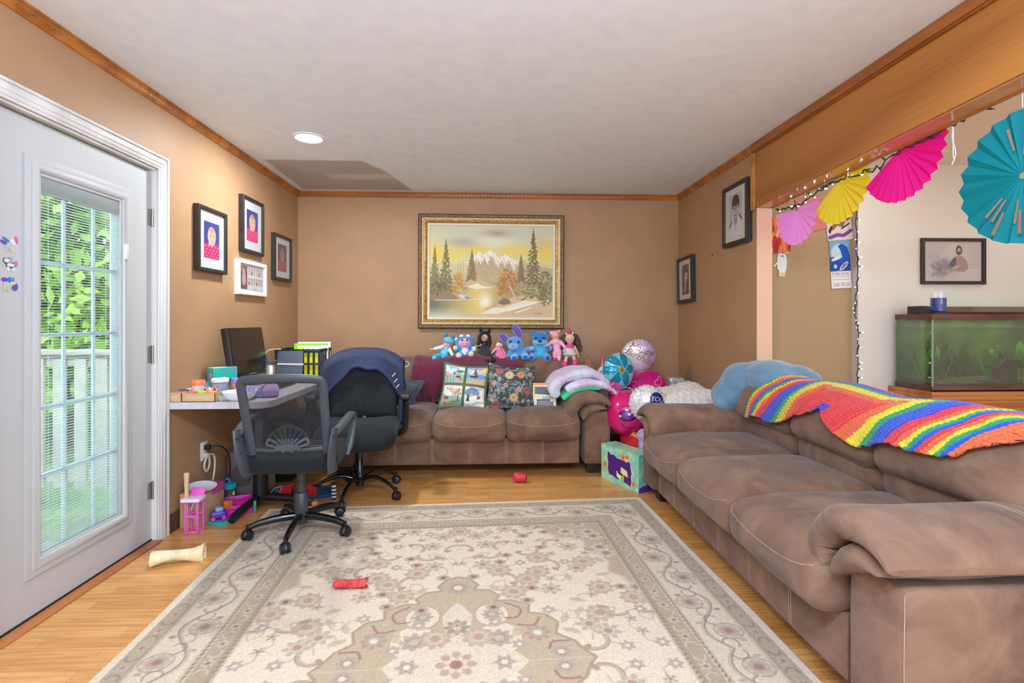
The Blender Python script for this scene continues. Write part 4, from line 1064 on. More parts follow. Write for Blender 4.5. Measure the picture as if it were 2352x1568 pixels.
tb2 = MB().grid(tf, 60, 40); o = tb2.build('cloth', M_burg, thw, True, ang=180); q = o.modifiers.new('Solidify', 'SOLIDIFY'); q.thickness = .012; q.offset = 1
frg = MB()
for i in range(44):
    u = .27 * i / 43; a = tf(u, 1.); x2 = a.x + random.uniform(-.01, .01)
    b0 = tf(u, .72 + random.uniform(-.02, .05)); pts = [b0 + V((0, -.010, 0)), (b0 + a) / 2 + V((0, -.018, 0)), a + V((x2 - a.x, -.02, .004)), V((x2, a.y - .03, max(.506, a.z - .03)))]
    frg.tube(smoothpath(pts, 3), .0042, 5)
f_ = frg.build('fringe', M_burg, thw, True); f_['kind'] = 'stuff'

def pillow(name, label, c, w, h, th, cv, rx, rz, ry=0, m=None, cat='cushion', pip=None):
    t = thing(name, label, cat, c); t.rotation_euler = (R(rx), R(ry), R(rz))
    def f(s):
        def g(X, Y):
            a = np.clip(1 - (2 * X / w) ** 2, 0, 1); b = np.clip(1 - (2 * Y / h) ** 2, 0, 1); z = th / 2 * (a * b) ** .42 + .006
            k = 1 - .05 * (a ** .5) ; k2 = 1 - .05 * (b ** .5)
            return X * (1 - .05 * a * 0 - .06 * b * (1 - a) * 0 - .07 * np.clip(b, 0, 1) * np.abs(2 * X / w) ** 3), -s * z, Y * (1 - .07 * a * np.abs(2 * Y / h) ** 3)
        return g
    o = sheet(cv, f(1), 'cover', m or M_cloth, t, back=f(-1))
    if pip:
        pts = []
        for k in range(80):
            a = k / 80 * 4; s_ = int(a); f_ = (a - s_) * 2 - 1
            X, Y = [(f_ * w / 2, -h / 2), (w / 2, f_ * h / 2), (-f_ * w / 2, h / 2), (-w / 2, -f_ * h / 2)][s_]
            aa = 1 - (2 * X / w) ** 2; b2_ = 1 - (2 * Y / h) ** 2
            pts.append((X * (1 - .07 * b2_ * abs(2 * X / w) ** 3), 0, Y * (1 - .07 * aa * abs(2 * Y / h) ** 3)))
        MB().tube(pts, .007, 6, closed=True).build('piping', pip, t)
    return t
# the four-seasons cushion
c = Cv(-.2, .2, -.2, .2, 190, 190, (70, 104, 74))
def scene(x0, y0, sky, land, extra):
    x1, y1 = x0 + .165, y0 + .165; c.rect(x0 - .004, y0 - .004, x1 + .004, y1 + .004, (150, 90, 50)); c.rect(x0, y0, x1, y1, sky); c.poly([(x0, y0), (x1, y0), (x1, y0 + .07), (x0 + .12, y0 + .09), (x0 + .06, y0 + .075), (x0, y0 + .1)], land); extra(x0, y0)
def spring(x, y):
    for i, q in enumerate([(224, 120, 110), (232, 150, 100), (140, 100, 170), (220, 170, 160)]): c.ell(x + .025 + .03 * (i % 3), y + .05 + .03 * (i // 2), .011, .015, q); c.line([(x + .025 + .03 * (i % 3), y + .045), (x + .03 + .025 * (i % 3), y + .01)], .004, (60, 100, 80))
    c.ell(x + .12, y + .05, .022, .011, (140, 60, 50)); c.ell(x + .14, y + .03, .014, .012, (210, 120, 50)); c.ell(x + .13, y + .1, .035, .014, (90, 130, 100)); c.ell(x + .12, y + .14, .03, .012, (250, 248, 240)); c.text('Spring', x + .075, y + .138, .036, (40, 40, 50))
def summer(x, y):
    c.rect(x, y + .04, x + .165, y + .085, (120, 160, 196)); c.poly([(x + .06, y + .07), (x + .06, y + .15), (x + .02, y + .075)], (236, 226, 216)); c.poly([(x + .064, y + .07), (x + .062, y + .15), (x + .09, y + .075)], (150, 60, 54))
    for i in range(3): c.line([(x + .058 - i * .012, y + .073), (x + .06, y + .14 - i * .02)], .004, (150, 70, 60))
    c.poly([(x + .02, y + .068), (x + .1, y + .07), (x + .085, y + .055), (x + .03, y + .055)], (70, 50, 50)); c.poly([(x, y), (x + .165, y), (x + .165, y + .06), (x + .08, y + .03), (x, y + .025)], (206, 178, 130))
    for i in range(12): a = R(30 * i); c.line([(x + .135, y + .125), (x + .135 + .036 * math.cos(a), y + .125 + .036 * math.sin(a))], .005, (236, 190, 90))
    c.ell(x + .135, y + .125, .024, None, (246, 206, 110)); c.text('Summer', x + .07, y + .142, .034, (40, 44, 60))
def fall(x, y):
    c.ell(x + .03, y + .02, .02, .016, (220, 120, 50)); c.ell(x + .085, y + .015, .03, .01, (226, 140, 60)); c.rect(x + .015, y + .05, x + .06, y + .075, (150, 80, 66)); c.poly([(x + .06, y + .03), (x + .15, y + .055), (x + .165, y + .03), (x + .09, y + .02)], (110, 150, 120))
    c.line([(x + .135, y + .04), (x + .135, y + .11)], .006, (110, 70, 50))
    for i in range(26): c.ell(x + .125 + RNG.normal(0, .022), y + .12 + RNG.normal(0, .02), .007, .005, [(190, 110, 60), (220, 170, 120), (170, 90, 70)][i % 3])
    c.text('Fall', x + .055, y + .138, .036, (36, 44, 90))
def winter(x, y):
    c.ell(x + .06, y + .115, .06, .04, (112, 152, 184)); c.ell(x + .055, y + .095, .016, None, (226, 176, 110)); c.poly([(x, y + .06), (x + .09, y + .1), (x + .165, y + .08), (x + .165, y), (x, y)], (244, 240, 232))
    for i in range(3): c.poly([(x + .01 + .004 * i, y + .045 + .016 * i), (x + .045 - .004 * i, y + .045 + .016 * i), (x + .028, y + .075 + .016 * i)], (50, 84, 72))
    c.poly([(x + .1, y + .09), (x + .13, y + .1), (x + .13, y + .075), (x + .1, y + .065)], (170, 84, 60))
    for i in range(5): c.line([(x + .07 + .02 * i, y + .02 + .006 * i), (x + .1 + .015 * i, y + .05)], .004, (90, 90, 100))
    c.text('Winter', x + .085, y + .152, .036, (40, 44, 70))
scene(-.178, .012, (206, 222, 226), (150, 186, 160), spring); scene(.012, .012, (170, 204, 226), (150, 186, 190), summer); scene(-.178, -.178, (232, 226, 210), (150, 180, 170), fall); scene(.012, -.178, (240, 232, 220), (240, 236, 228), winter)
for y in (-.003, .003): c.line([(-.2, y), (.2, y)], .002, (170, 120, 60))
c.grain(.05)
pillow('throw_cushion', 'green tapestry cushion with four season scenes, Spring Summer Fall Winter', (-.195, 4.275, .668), .365, .34, .13, c, -22, -3, 5, pip=mat('sage piping', (126, 140, 110), .8))
c = Cv(-.2, .2, -.2, .2, 190, 190, (66, 66, 58))
for i in range(230):
    x, y = RNG.uniform(-.2, .2, 2); a = RNG.uniform(0, 180); c.ell(x, y, RNG.uniform(.012, .022), RNG.uniform(.006, .01), [(142, 158, 140), (112, 134, 138), (88, 106, 92), (170, 178, 158), (108, 128, 156)][i % 5], a); c.line([(x - .01 * math.cos(R(a)), y - .01 * math.sin(R(a))), (x + .01 * math.cos(R(a)), y + .01 * math.sin(R(a)))], .002, (80, 92, 84))
for x, y, r, q in ((-.10, .13, .036, (176, 96, 92)), (-.02, .09, .036, (206, 180, 140)), (.075, .10, .034, (206, 132, 104)), (.13, -.03, .036, (160, 84, 84)), (-.12, -.165, .034, (166, 84, 80)), (.02, -.10, .036, (196, 160, 110)), (.06, -.03, .022, (210, 140, 130)), (-.15, .02, .022, (196, 150, 130)), (-.14, -.09, .018, (190, 130, 120)), (.16, .11, .022, (190, 150, 140)), (-.05, .0, .02, (196, 140, 130))):
    for k in range(7): a = R(51 * k); c.ell(x + r * .6 * math.cos(a), y + r * .6 * math.sin(a), r * .5, r * .4, q, 51 * k); c.arc(x + r * .6 * math.cos(a), y + r * .6 * math.sin(a), r * .46, 51 * k - 80, 51 * k + 80, .003, [v * .72 for v in q])
    c.ell(x, y, r * .5, None, [min(255, v * 1.12) for v in q]); c.arc(x, y, r * .3, 0, 270, .004, [v * .6 for v in q]); c.ell(x, y, r * .14, None, [v * .5 for v in q])
c.grain(.06)
pillow('throw_cushion', 'dark floral tapestry cushion with pink and cream roses', (.185, 4.265, .66), .37, .32, .13, c, -22, 3, 4, pip=mat('olive piping', (84, 88, 70), .8))
# charcoal cushion peeping out beside the throw
c = Cv(-.17, .17, -.17, .17, 30, 30, (66, 74, 84))
pillow('throw_cushion', 'small charcoal blue cushion behind the black chair arm', (-.74, 4.35, .615), .26, .22, .12, c, -30, 12, 22)
# game box on the seat
bx = thing('game_box', 'yellow and orange calendar box standing on the seat beside the floral cushion', 'box', (.462, 4.245, .492), R(-1)); bx.rotation_euler.x = R(-9)
c = Cv(-.095, .095, 0, .205, 130, 140, (240, 222, 180)); c.rect(-.095, .185, .095, .205, (240, 140, 50)); c.rect(-.095, .1, -.082, .18, (226, 214, 70)); c.poly([(-.08, .115), (.07, .105), (.075, .17), (-.08, .175)], (62, 58, 72))
for i in range(17):
    for j in range(6): c.rect(-.075 + i * .0085, .113 + j * .0095, -.0725 + i * .0085, .119 + j * .0095, (150, 150, 165))
c.rect(-.02, .075, .08, .095, (240, 236, 250))
for i in range(7): c.line([(-.015 + .013 * i, .075), (-.01 + .013 * i, .093)], .006, (84, 84, 110))
c.rect(-.065, .055, .045, .072, (60, 56, 66)); c.text('THE BIG SCORE', -.01, .063, .011, (240, 130, 60)); c.rect(-.065, .01, .07, .052, (66, 66, 88))
for i in range(5): c.line([(-.055, .045 - .007 * i), (.06, .045 - .007 * i)], .0022, (190, 190, 205))
sd = Cv(-.02, .02, 0, .205, 6, 40, (236, 176, 100)); tp = Cv(-.095, .095, -.02, .02, 30, 6, (240, 130, 40)); patterned_box(bx, .19, .04, .205, c, sd, tp, M_print)
# pastel fleece folded on the arm and a green fleece under it
pf = Cv(0, 1, 0, 1, 90, 60, (214, 214, 228))
for i in range(60): pf.ell(RNG.uniform(0, 1), RNG.uniform(0, 1), RNG.uniform(.05, .12), RNG.uniform(.05, .12), [(226, 186, 206), (190, 204, 224), (226, 222, 232), (214, 190, 214)][i % 4], soft=.06)
for i in range(46): pf.ell(RNG.uniform(0, 1), RNG.uniform(0, 1), .008, .01, (110, 120, 170))
pf.grain(.03)
M_fleece = amat('soft fleece', .95, bump=.7, bscale=90, sheen=.5)
AR = AX + LS / 2
def roll(name, med, y0, y1, cv, m, t, seed):
    """A folded layer lying over the arm: a rounded strip along its length."""
    mb = MB(); md = smoothpath([V(p) for p in med], 6); n = len(md); secs = []; cs = []
    for k, y in enumerate(np.linspace(y0, y1, 26)):
        e = min((y - y0), (y1 - y)) / .045; kk = math.sqrt(max(0, 1 - (1 - min(1, e)) ** 2)) * .9 + .1; q = []; cc_ = []
        for sgn in (1, -1):
            for i in (range(n) if sgn > 0 else range(n - 1, -1, -1)):
                t_ = md[min(n - 1, i + 1)] - md[max(0, i - 1)]; nr = V((t_.y, -t_.x, 0)).normalized(); end = min(1., min(i, n - 1 - i) / 3.5); h = md[i].z * kk * (.3 + .7 * math.sqrt(max(0, 1 - (1 - end) ** 2)))
                h += .010 * noise.noise(V((md[i].x * 14 + seed, y * 11, sgn))) * kk
                o = V((md[i].x, md[i].y, 0)) + nr * (h * sgn); q.append(V((AR + o.x, y, o.y)))
                cc_.append(tuple(cv.sample([i / n * .9 + .05], [(y - y0) / (y1 - y0)])[0] * 255) if cv else (50, 214, 130))
        secs.append(q); cs += cc_
    mb.sheet_loft(secs, col=cs); return mb.build(name, m, t, True, ang=180, colors=True)
fl = thing('fleece_blanket', 'pastel pink and blue fleece folded over the arm of the far sofa', 'blanket', (AR - .2, 4.3, .65))
roll('upper_fold', [(.02, .70, .022), (-.05, .76, .03), (-.15, .79, .038), (-.27, .775, .042), (-.37, .735, .04), (-.425, .665, .045), (-.40, .60, .036)], 4.08, 4.5, pf, M_fleece, fl, 1)
roll('lower_fold', [(.085, .605, .014), (.03, .665, .022), (-.06, .705, .03), (-.17, .715, .034), (-.27, .69, .036), (-.33, .65, .034)], 4.04, 4.48, pf, M_fleece, fl, 6)
gf = thing('fleece_blanket', 'bright green folded fleece under the pastel one on the sofa arm', 'blanket', (AR - .2, 4.3, .64))
roll('folded_layer', [(-.06, .668, .014), (-.16, .672, .016), (-.24, .658, .018), (-.31, .628, .022), (-.36, .585, .026)], 4.06, 4.46, None, amat('green fleece', .9, bump=.3, bscale=200, sheen=.3), gf, 3)
wc = thing('charging_cable', 'white charging cable looped on the back of the far sofa', 'cable', (-.84, 4.6, .88))
MB().tube(smoothpath([(-.98, 4.66, .905), (-.90, 4.62, .895), (-.80, 4.59, .85), (-.75, 4.575, .83), (-.76, 4.57, .79), (-.81, 4.57, .80), (-.80, 4.58, .85), (-.74, 4.58, .86), (-.70, 4.58, .84), (-.72, 4.57, .81), (-.78, 4.57, .81)], 6), .0028, 6).build('cord', mat('white cord', (240, 240, 240), .4), wc, True)
sb = thing('wooden_surfboard', 'brown wooden surfboard shape with a pale spiral, leaning on the wall behind the sofa', 'board', (.965, 4.945, .622)); sb.rotation_euler = (R(-4), 0, R(-6))
prof = [(.085 * math.sin(math.pi * min(1, (.06 + .94 * t))) ** .62 * (1 if t < .55 else 1), (.62 + .25) * t - .62) for t in np.linspace(0, 1, 24)]
pl = [(x, z) for x, z in prof] + [(-x, z) for x, z in prof[::-1]]
MB().prism(pl, -.012, .012).build('board', mat('warm brown wood', (190, 112, 52), .45, var=.1, scale=6, stretch=(8, 1, 1)), sb)
spz = [((.004 + .0036 * k / 2) * math.cos(k * .5), -.0135, .10 + (.004 + .0036 * k / 2) * math.sin(k * .5)) for k in range(17)]
MB().tube(spz, .0028, 5).build('spiral_mark', mat('pale green line', (196, 186, 110), .6), sb)
# ================================================================ DOLLS AND PLUSH TOYS ALONG THE SOFA BACK
K = 4.72 / CF     # metres per photo pixel at the row of dolls
def at(px, py, dy=0.): return onY(px, py, 4.74 - dy)
def E_(px, py, r, col, dy=0., rot=(0, 0, 0)):
    if not isinstance(r, (list, tuple)): r = (r, r, r)
    return ('e', at(px, py, dy), tuple(x * K for x in r), rot, col)
def C_(a, b, r0, r1, col, d0=0., d1=0.): return ('c', at(*a, d0), at(*b, d1), r0 * K, r1 * K, col)
def face(t, px, py, r, dy, tilt=0, eye=(60, 44, 36), lips=(206, 110, 110), nose=None, skin=(236, 180, 150)):
    """Eyes, brows, nose and mouth as parts set on the front of a doll's head."""
    c, s = math.cos(R(tilt)), math.sin(R(tilt))
    def f(x, y): return (px + (x * c - y * s) * r, py + (x * s + y * c) * r)
    e = mat('doll eye %s' % str(eye), eye, .15); w = mat('doll eye white', (240, 236, 232), .3)
    for q in (-.36, .36):
        x, y = f(q, .05); d = dy + r * K * .86
        ey = MB().ell(at(x, y, d), (r * K * .15, r * K * .08, r * K * .13)).build('eye', w, t, True)
        MB().ell(at(x, y, d + r * K * .05), (r * K * .10, r * K * .05, r * K * .115)).build('iris', e, ey, True)
        x, y = f(q, -.17); MB().ell(at(x, y, d), (r * K * .17, r * K * .05, r * K * .03), rot=(0, tilt, 0)).build('brow', mat('doll brow', (110, 74, 56), .7), t, True)
    x, y = f(0, .32); MB().ell(at(x, y, dy + r * K * .98), (r * K * .10, r * K * .09, r * K * .12)).build('nose', mat(str(nose or skin), nose or skin, .5), t, True)
    x, y = f(0, .58); MB().ell(at(x, y, dy + r * K * .84), (r * K * .18, r * K * .07, r * K * .06), rot=(0, tilt, 0)).build('mouth', mat(str(lips), lips, .4), t, True)
SK = (240, 178, 146)
def doll(name, label, cat='doll'): 
    return thing(name, label, cat, at(*ANCH))
M_doll = amat('doll skin and cloth', .6, bump=.1)
# 1 baby doll with a blue bobble hat
ANCH = (1018, 822); t = doll('baby_doll', 'baby doll in pale blue dungarees and a blue bobble hat')
blob([E_(1028, 791, (10.5, 10, 10.5), SK), C_((1026, 800), (1020, 812), 8, 9.5, (120, 200, 228)), C_((1016, 796), (998, 801), 4.6, 3.8, (236, 236, 240), 0, .03), E_(989, 802, (4, 3, 3), SK, .03), C_((1032, 801), (1039, 815), 4.4, 4, (236, 236, 240), .01, .05), E_(1042, 820, 3.2, SK, .06),
      C_((1014, 814), (999, 820), 6.5, 6, (70, 180, 216), .01, .09), C_((1024, 816), (1017, 826), 6.5, 6, (70, 180, 216), .02, .10), E_(997, 822, (6, 5, 5), (90, 196, 226), .11), E_(1016, 829, (6, 5, 5), (90, 196, 226), .12)], 'body', M_doll, t, .0055)
h = MB(); h.ell(at(1030, 782), tuple(x * K for x in (11.5, 11, 9)), rot=(0, 14, 0), col=(104, 196, 226)); h.tube([at(1030 + 11 * math.cos(a), 787 + 2.2 * math.cos(a) , 11 * K * math.sin(a)) for a in [R(20 * i) for i in range(18)]], 1.4 * K, 6, closed=True, col=(90, 150, 200))
hat = h.build('hat', M_plush, t, True, colors=True)
for x, y in ((1024.5, 769), (1040, 774)): MB().ell(at(x, y), 4.6 * K).build('pompom', mat('aqua pompom', (30, 160, 190), .9, bump=.8, bscale=200), hat, True)
face(t, 1030, 793, 9, .01, 22); MB().ell(at(1017, 799, .036), (2.2 * K, .004, 2 * K)).build('badge', mat('badge', (150, 110, 170), .5), t, True)
# 2 blue plush with a pink snout face
ANCH = (1068, 820); t = doll('plush_toy', 'blue plush animal with a pink snouted face, white belly and cream paws', 'plush toy')
B1 = (40, 150, 214)
blob([E_(1067, 788, (21, 17, 19), B1), E_(1067, 809, (15, 14, 15), B1, .02), E_(1067, 788, (14.5, 12, 12.5), (240, 168, 190), .035), E_(1068, 808, (10, 12, 13), (236, 240, 248), .035), C_((1056, 801), (1047, 799), 7, 6, B1, .02, .05), E_(1045.5, 799, (5.5, 5, 6), (238, 224, 196), .065), C_((1079, 801), (1088, 801), 7, 6, B1, .02, .05), E_(1089.5, 801, (5.5, 5, 6), (238, 228, 206), .065),
      C_((1060, 816), (1054, 816), 8, 8, B1, .05, .09), E_(1054, 817, (7, 5, 7), (240, 224, 192), .115), C_((1076, 814), (1082, 812), 8, 7.5, B1, .05, .09), E_(1082, 813, (6.5, 5, 6.5), (240, 224, 192), .115), E_(1048, 779, (4.5, 4, 5), (210, 224, 240)), E_(1087, 777, (4.5, 4, 5), B1)], 'body', M_plush, t, .006)
MB().ell(at(1067, 791, .085), (6.5 * K, 3.5 * K, 4.6 * K)).build('snout', mat('pink snout', (236, 156, 184), .8, sheen=.3), t, True)
for x in (1061.5, 1073): MB().ell(at(x, 780.5, .078), (1.9 * K, 1.5 * K, 2.2 * K)).build('eye', mat('black bead', (30, 22, 30), .1), t, True)
for x in (1064.5, 1069.5): MB().ell(at(x, 783 + 6, .1), (.8 * K, .8 * K, 1 * K)).build('nostril', mat('dark thread', (70, 40, 60), .6), t, True)
for x in (1060, 1075): MB().ell(at(x, 771, .055), (4.5 * K, 2 * K, 3.2 * K)).build('hood_eye', mat('white felt', (236, 240, 246), .8), t, True)
# 3 doll in black
ANCH = (1112, 826); t = doll('fashion_doll', 'long haired doll in a black dress and a cat ear headband')
TS = (222, 178, 128)
blob([E_(1112.5, 773, (9.5, 9, 10.5), TS), C_((1112, 783), (1112, 787), 3.4, 3.4, TS), C_((1103, 792), (1094, 796), 3, 2.4, TS, .02, .05), E_(1092.5, 794, (2.4, 2, 3.4), TS, .06), C_((1112, 789), (1112, 806), 8.5, 8, (30, 32, 36)), C_((1114, 816), (1118, 828), 5, 4.5, (40, 42, 46), .06, .13), C_((1122, 816), (1134, 826), 5, 4.5, (40, 42, 46), .06, .13)], 'body', M_doll, t, .0055)
dr_ = MB()
def dress(u, v):
    a = 2 * math.pi * u; r = (7.5 + 17 * v ** 1.2) * K * (1 + .09 * math.sin(a * 9) * v); p = at(1112 + 5 * v, 792 + 33 * v, .07 * v)
    return p + V((r * math.cos(a) * 1.05, -r * .75 * math.sin(a), 0))
dr_.grid(dress, 54, 12, cu=True); dr_.build('dress', mat('black cloth', (34, 38, 40), .85, sheen=.3, bump=.2, bscale=300), t, True, ang=180)
hr = MB()
for i in range(34):
    a = R(-15 + 210 * i / 33); q = [at(1112.5 + 3 * math.cos(a), 762.5, .02 - .02 * math.sin(a)), at(1112.5 + 11 * math.cos(a), 768, -.0 - .028 * math.sin(a)), at(1112.5 + 13.5 * math.cos(a), 782, -.005 - .026 * math.sin(a)), at(1112.5 + 14 * math.cos(a) + random.uniform(-2, 2), 796 + random.uniform(-3, 4), .0 - .02 * math.sin(a))]
    hr.tube(smoothpath(q, 4), 2.9 * K, 6)
hr.tube(smoothpath([at(1110, 762.5, .035), at(1103.5, 768, .05), at(1101, 778, .05), at(1098, 792, .05)], 5), 4.4 * K, 8, flat=.6)
hr.ell(at(1112.5, 769, -.008), (11.5 * K, 9.5 * K, 9.5 * K)); hr.build('hair', mat('dark brown hair', (44, 32, 28), .5, var=.3, scale=40, stretch=(1, 1, .1)), t, True)
hb_ = MB(); hb_.tube([at(1112.5 + 11.8 * math.cos(a), 767 - 8.5 * math.sin(a), .01) for a in [R(12 * i) for i in range(16)]], .9 * K, 6)
hb = hb_.build('headband', mat('silver black band', (110, 108, 112), .4), t, True)
for x, y, r in ((1105, 757, -12), (1122, 760, 16)): MB().lathe([(5.2 * K, 0), (3.2 * K, 6 * K), (.0001, 13 * K)], 14, M=Matrix.Translation(at(x, y + 4, .01)) @ Euler((0, R(r), 0)).to_matrix().to_4x4() @ Matrix.Diagonal((1, .45, 1, 1))).build('cat_ear', mat('black felt', (22, 22, 24), .9), hb, True)
face(t, 1113.5, 774.5, 8.6, .008, 0, lips=(180, 90, 70), skin=TS)
MB().tube([at(1112.5 + 5 * math.cos(a), 786 + 1.2 * math.sin(a), .005 + 5 * K * math.sin(a) * .8) for a in [R(24 * i) for i in range(15)]], .8 * K, 6, closed=True).build('collar', mat('white lace', (230, 228, 226), .7), t, True)
for x, y in ((1118, 831.5), (1133, 828)): MB().ell(at(x, y, .15), (5.5 * K, 7 * K, 6.5 * K), rot=(-20, 12, 0)).build('shoe', mat('black patent', (24, 26, 28), .2), t, True)
# 4 small rag doll lying back
ANCH = (1150, 826); t = doll('rag_doll', 'small faceless rag doll in a magenta polka dot skirt, head flopped back')
RS = (242, 214, 186)
blob([E_(1146, 793, (9, 8, 8), RS), C_((1146, 800), (1148, 806), 7, 7, (236, 120, 172), .03, .04), C_((1139, 800), (1129, 811), 3, 2.4, (236, 170, 190), .04, .05), E_(1127.5, 813, 2.6, RS, .06), C_((1153, 801), (1161, 814), 3, 2.4, (236, 190, 190), .03, .04), C_((1143, 819), (1147, 828), 3.4, 3.2, RS, .08, .12), C_((1157, 820), (1164, 832), 3.4, 3.2, RS, .08, .13), E_(1150, 831, (4, 4, 3.4), (34, 32, 34), .13), E_(1167, 836, (4.6, 4.5, 3.6), (34, 32, 34), .14)], 'body', M_doll, t, .005)
sk_ = MB(); sk_.grid(lambda u, v: at(1148 + 3 * v, 804 + 18 * v, .04 + .04 * v) + V(((6.5 + 8.5 * v) * K * math.cos(6.283 * u) * (1 + .06 * math.sin(44 * u)), -(6 + 4 * v) * K * math.sin(6.283 * u), 0)), 60, 18, cu=True, colf=lambda u, v: (246, 236, 242) if (int(u * 30 + (int(v * 9) % 2) * .5) % 2 == 0 and int(v * 18) % 2 == 0) else (222, 24, 130))
sk_.build('skirt', M_cloth, t, True, ang=180, colors=True)
hr = MB()
for i in range(14): a = i / 13; hr.tube(smoothpath([at(1141 - 3 * a, 785 + 3 * a, .0 + .02 * a), at(1132 - 2 * a, 788 + 2 * a, .02 * a), at(1131 + 3 * math.sin(i * 2), 803 + 3 * math.cos(i), .03)], 4), 1.8 * K, 6)
hr.build('hair', mat('copper yarn hair', (166, 98, 44), .6), t, True); MB().box(at(1150, 786.5, .03), (7 * K, .004, 1.2 * K), rot=(0, 12, 0)).build('closed_eye', mat('black thread', (40, 34, 34), .8), t, True)
# 5 and 6: plain stand-ins for two blue plush characters: a lop-eared rabbit and a bear
ANCH = (1192, 824); t = doll('plush_rabbit', 'blue plush rabbit with long purple lined ears, leaning to one side', 'plush toy')
B2, B3, LB = (86, 156, 216), (60, 120, 196), (140, 196, 234)
blob([E_(1183, 789, (21, 17, 17), B2, .02, (0, 14, 0)), E_(1179, 796, (12, 8, 8), LB, .075), E_(1196, 811, (19, 15, 13), B2, .01), C_((1208, 803), (1220, 800), 6.5, 6, B2, .03, .08), E_(1222, 800, (7, 6, 5), LB, .09), C_((1172, 808), (1169, 816), 6, 6, B2, .04, .07), C_((1186, 817), (1181, 820), 8, 8.5, B2, .05, .11), C_((1203, 816), (1206, 818), 8, 8.5, B2, .05, .11), E_(1181, 821, (9.5, 5, 7.5), LB, .135), E_(1206, 819, (9.5, 5, 7.5), LB, .135)], 'body', M_plush, t, .006)
for q in ([(1165, 784), (1157, 776), (1150, 767)], [(1196, 775), (1188, 760), (1178, 748)], [(1204, 780), (1210, 772), (1206, 762)]) [:2]:
    e = MB(); pp = smoothpath([at(*p, .0) for p in q], 5); n = len(pp); e.tube(pp, [(5.5 + 4 * math.sin(math.pi * i / n)) * K * (1 if i < n - 2 else .55) for i in range(n)], 12, flat=.35, up=(1, 0, 0)); ear = e.build('ear', mat('blue plush', B2, .95, sheen=.5, bump=.5, bscale=260), t, True)
    e = MB(); e.tube([p + V((0, -.012, 0)) for p in pp[1:-1]], [(3 + 3.4 * math.sin(math.pi * i / n)) * K for i in range(1, n - 1)], 10, flat=.25, up=(1, 0, 0)); e.build('ear_lining', mat('purple lining', (120, 78, 150), .9, sheen=.3), ear, True)
for x, y in ((1172.5, 784), (1191, 785)): MB().ell(at(x, y, .085), (2.6 * K, 2 * K, 3 * K)).build('eye', mat('black bead', (30, 22, 30), .1), t, True)
MB().ell(at(1178, 793, .112), (3.2 * K, 2 * K, 2.2 * K)).build('nose', mat('pink nose', (226, 130, 150), .6), t, True)
for x, y in ((1181, 822), (1206, 820)): MB().ell(at(x, y, .152), (5.5 * K, 2.2 * K, 4.6 * K)).build('foot_pad', mat('mid blue felt', (40, 110, 190), .9), t, True)
ANCH = (1240, 826); t = doll('plush_bear', 'bright blue plush bear with a pale blue muzzle and a turquoise belly', 'plush toy')
B4, B5 = (30, 120, 188), (50, 176, 226)
blob([E_(1240, 778, (20, 17, 18), B4), E_(1240, 787, (18, 14, 10), (110, 190, 226), .035), E_(1240, 809, (18, 15, 16), B5, .02), E_(1240, 811, (12, 12, 12), (64, 196, 236), .045), E_(1224, 765, (6, 4.5, 6), B4), E_(1256, 765, (6, 4.5, 6), B4), C_((1226, 801), (1221, 806), 6, 6, B4, .03, .06), C_((1256, 799), (1261, 799), 6, 5.6, B4, .02, .05), E_(1263, 799, (6, 4, 6), (120, 180, 226), .055), C_((1228, 817), (1221, 820), 8, 8, B2, .05, .10), C_((1252, 818), (1258, 821), 8, 8, B2, .05, .10), E_(1220, 821, (8, 5, 8), (120, 170, 222), .125), E_(1258, 822, (8.5, 5, 8), (120, 170, 222), .125)], 'body', M_plush, t, .006)
for x in (1231, 1249): MB().ell(at(x, 777, .075), (2.4 * K, 2 * K, 2.8 * K)).build('eye', mat('black bead', (30, 22, 30), .1), t, True)
MB().ell(at(1240, 782.5, .10), (5 * K, 3 * K, 3.4 * K)).build('nose', mat('navy nose', (24, 44, 110), .5), t, True)
MB().tube(smoothpath([at(1233, 790, .085), at(1240, 792.5, .092), at(1247, 790, .085)], 4), .6 * K, 5).build('mouth', mat('navy thread', (30, 50, 110), .7), t, True)
for x in (1220, 1258): MB().ell(at(x, 822, .143), (5 * K, 2.2 * K, 5 * K)).build('foot_pad', mat('royal blue felt', (30, 90, 180), .9), t, True)
# 7 baby doll in a pink hooded sleeper
ANCH = (1279, 826); t = doll('baby_doll', 'baby doll in a pink hooded sleeper with a rainbow patch on its chest')
PK = (244, 172, 200)
blob([E_(1275, 769, (10.5, 10, 10.5), PK), E_(1275.5, 770, (7.8, 6, 8.4), SK, .022), C_((1277, 784), (1279, 804), 9.5, 9, PK, .0, .02), C_((1268, 785), (1256, 793), 4.6, 3.8, PK, .01, .04), E_(1250, 795, (4, 3, 3), SK, .045), C_((1288, 785), (1297, 797), 4.6, 4, PK, .01, .03), E_(1300, 800, 3.4, SK, .035), C_((1274, 810), (1275, 820), 5.6, 5, PK, .04, .10), C_((1285, 808), (1284, 820), 5.6, 5, PK, .04, .09), E_(1275, 825, (5.2, 4.5, 4.4), (220, 60, 130), .115), E_(1284, 825, (4.6, 4, 4), PK, .10), E_(1265, 763, (3.6, 3, 3.6), PK), E_(1284.5, 760, (3.6, 3, 3.6), PK)], 'body', M_doll, t, .0055)
face(t, 1276, 771, 7.4, .026, 4, lips=(200, 80, 90))
rb_ = MB()
for i, q in enumerate([(240, 130, 130), (248, 210, 120), (150, 200, 230)]): rb_.tube([at(1279 + (6.5 - 1.5 * i) * math.cos(a), 792 - (6 - 1.5 * i) * math.sin(a), .046 - .002 * abs(math.cos(a))) for a in [R(15 * j) for j in range(13)]], .8 * K, 5, col=q)
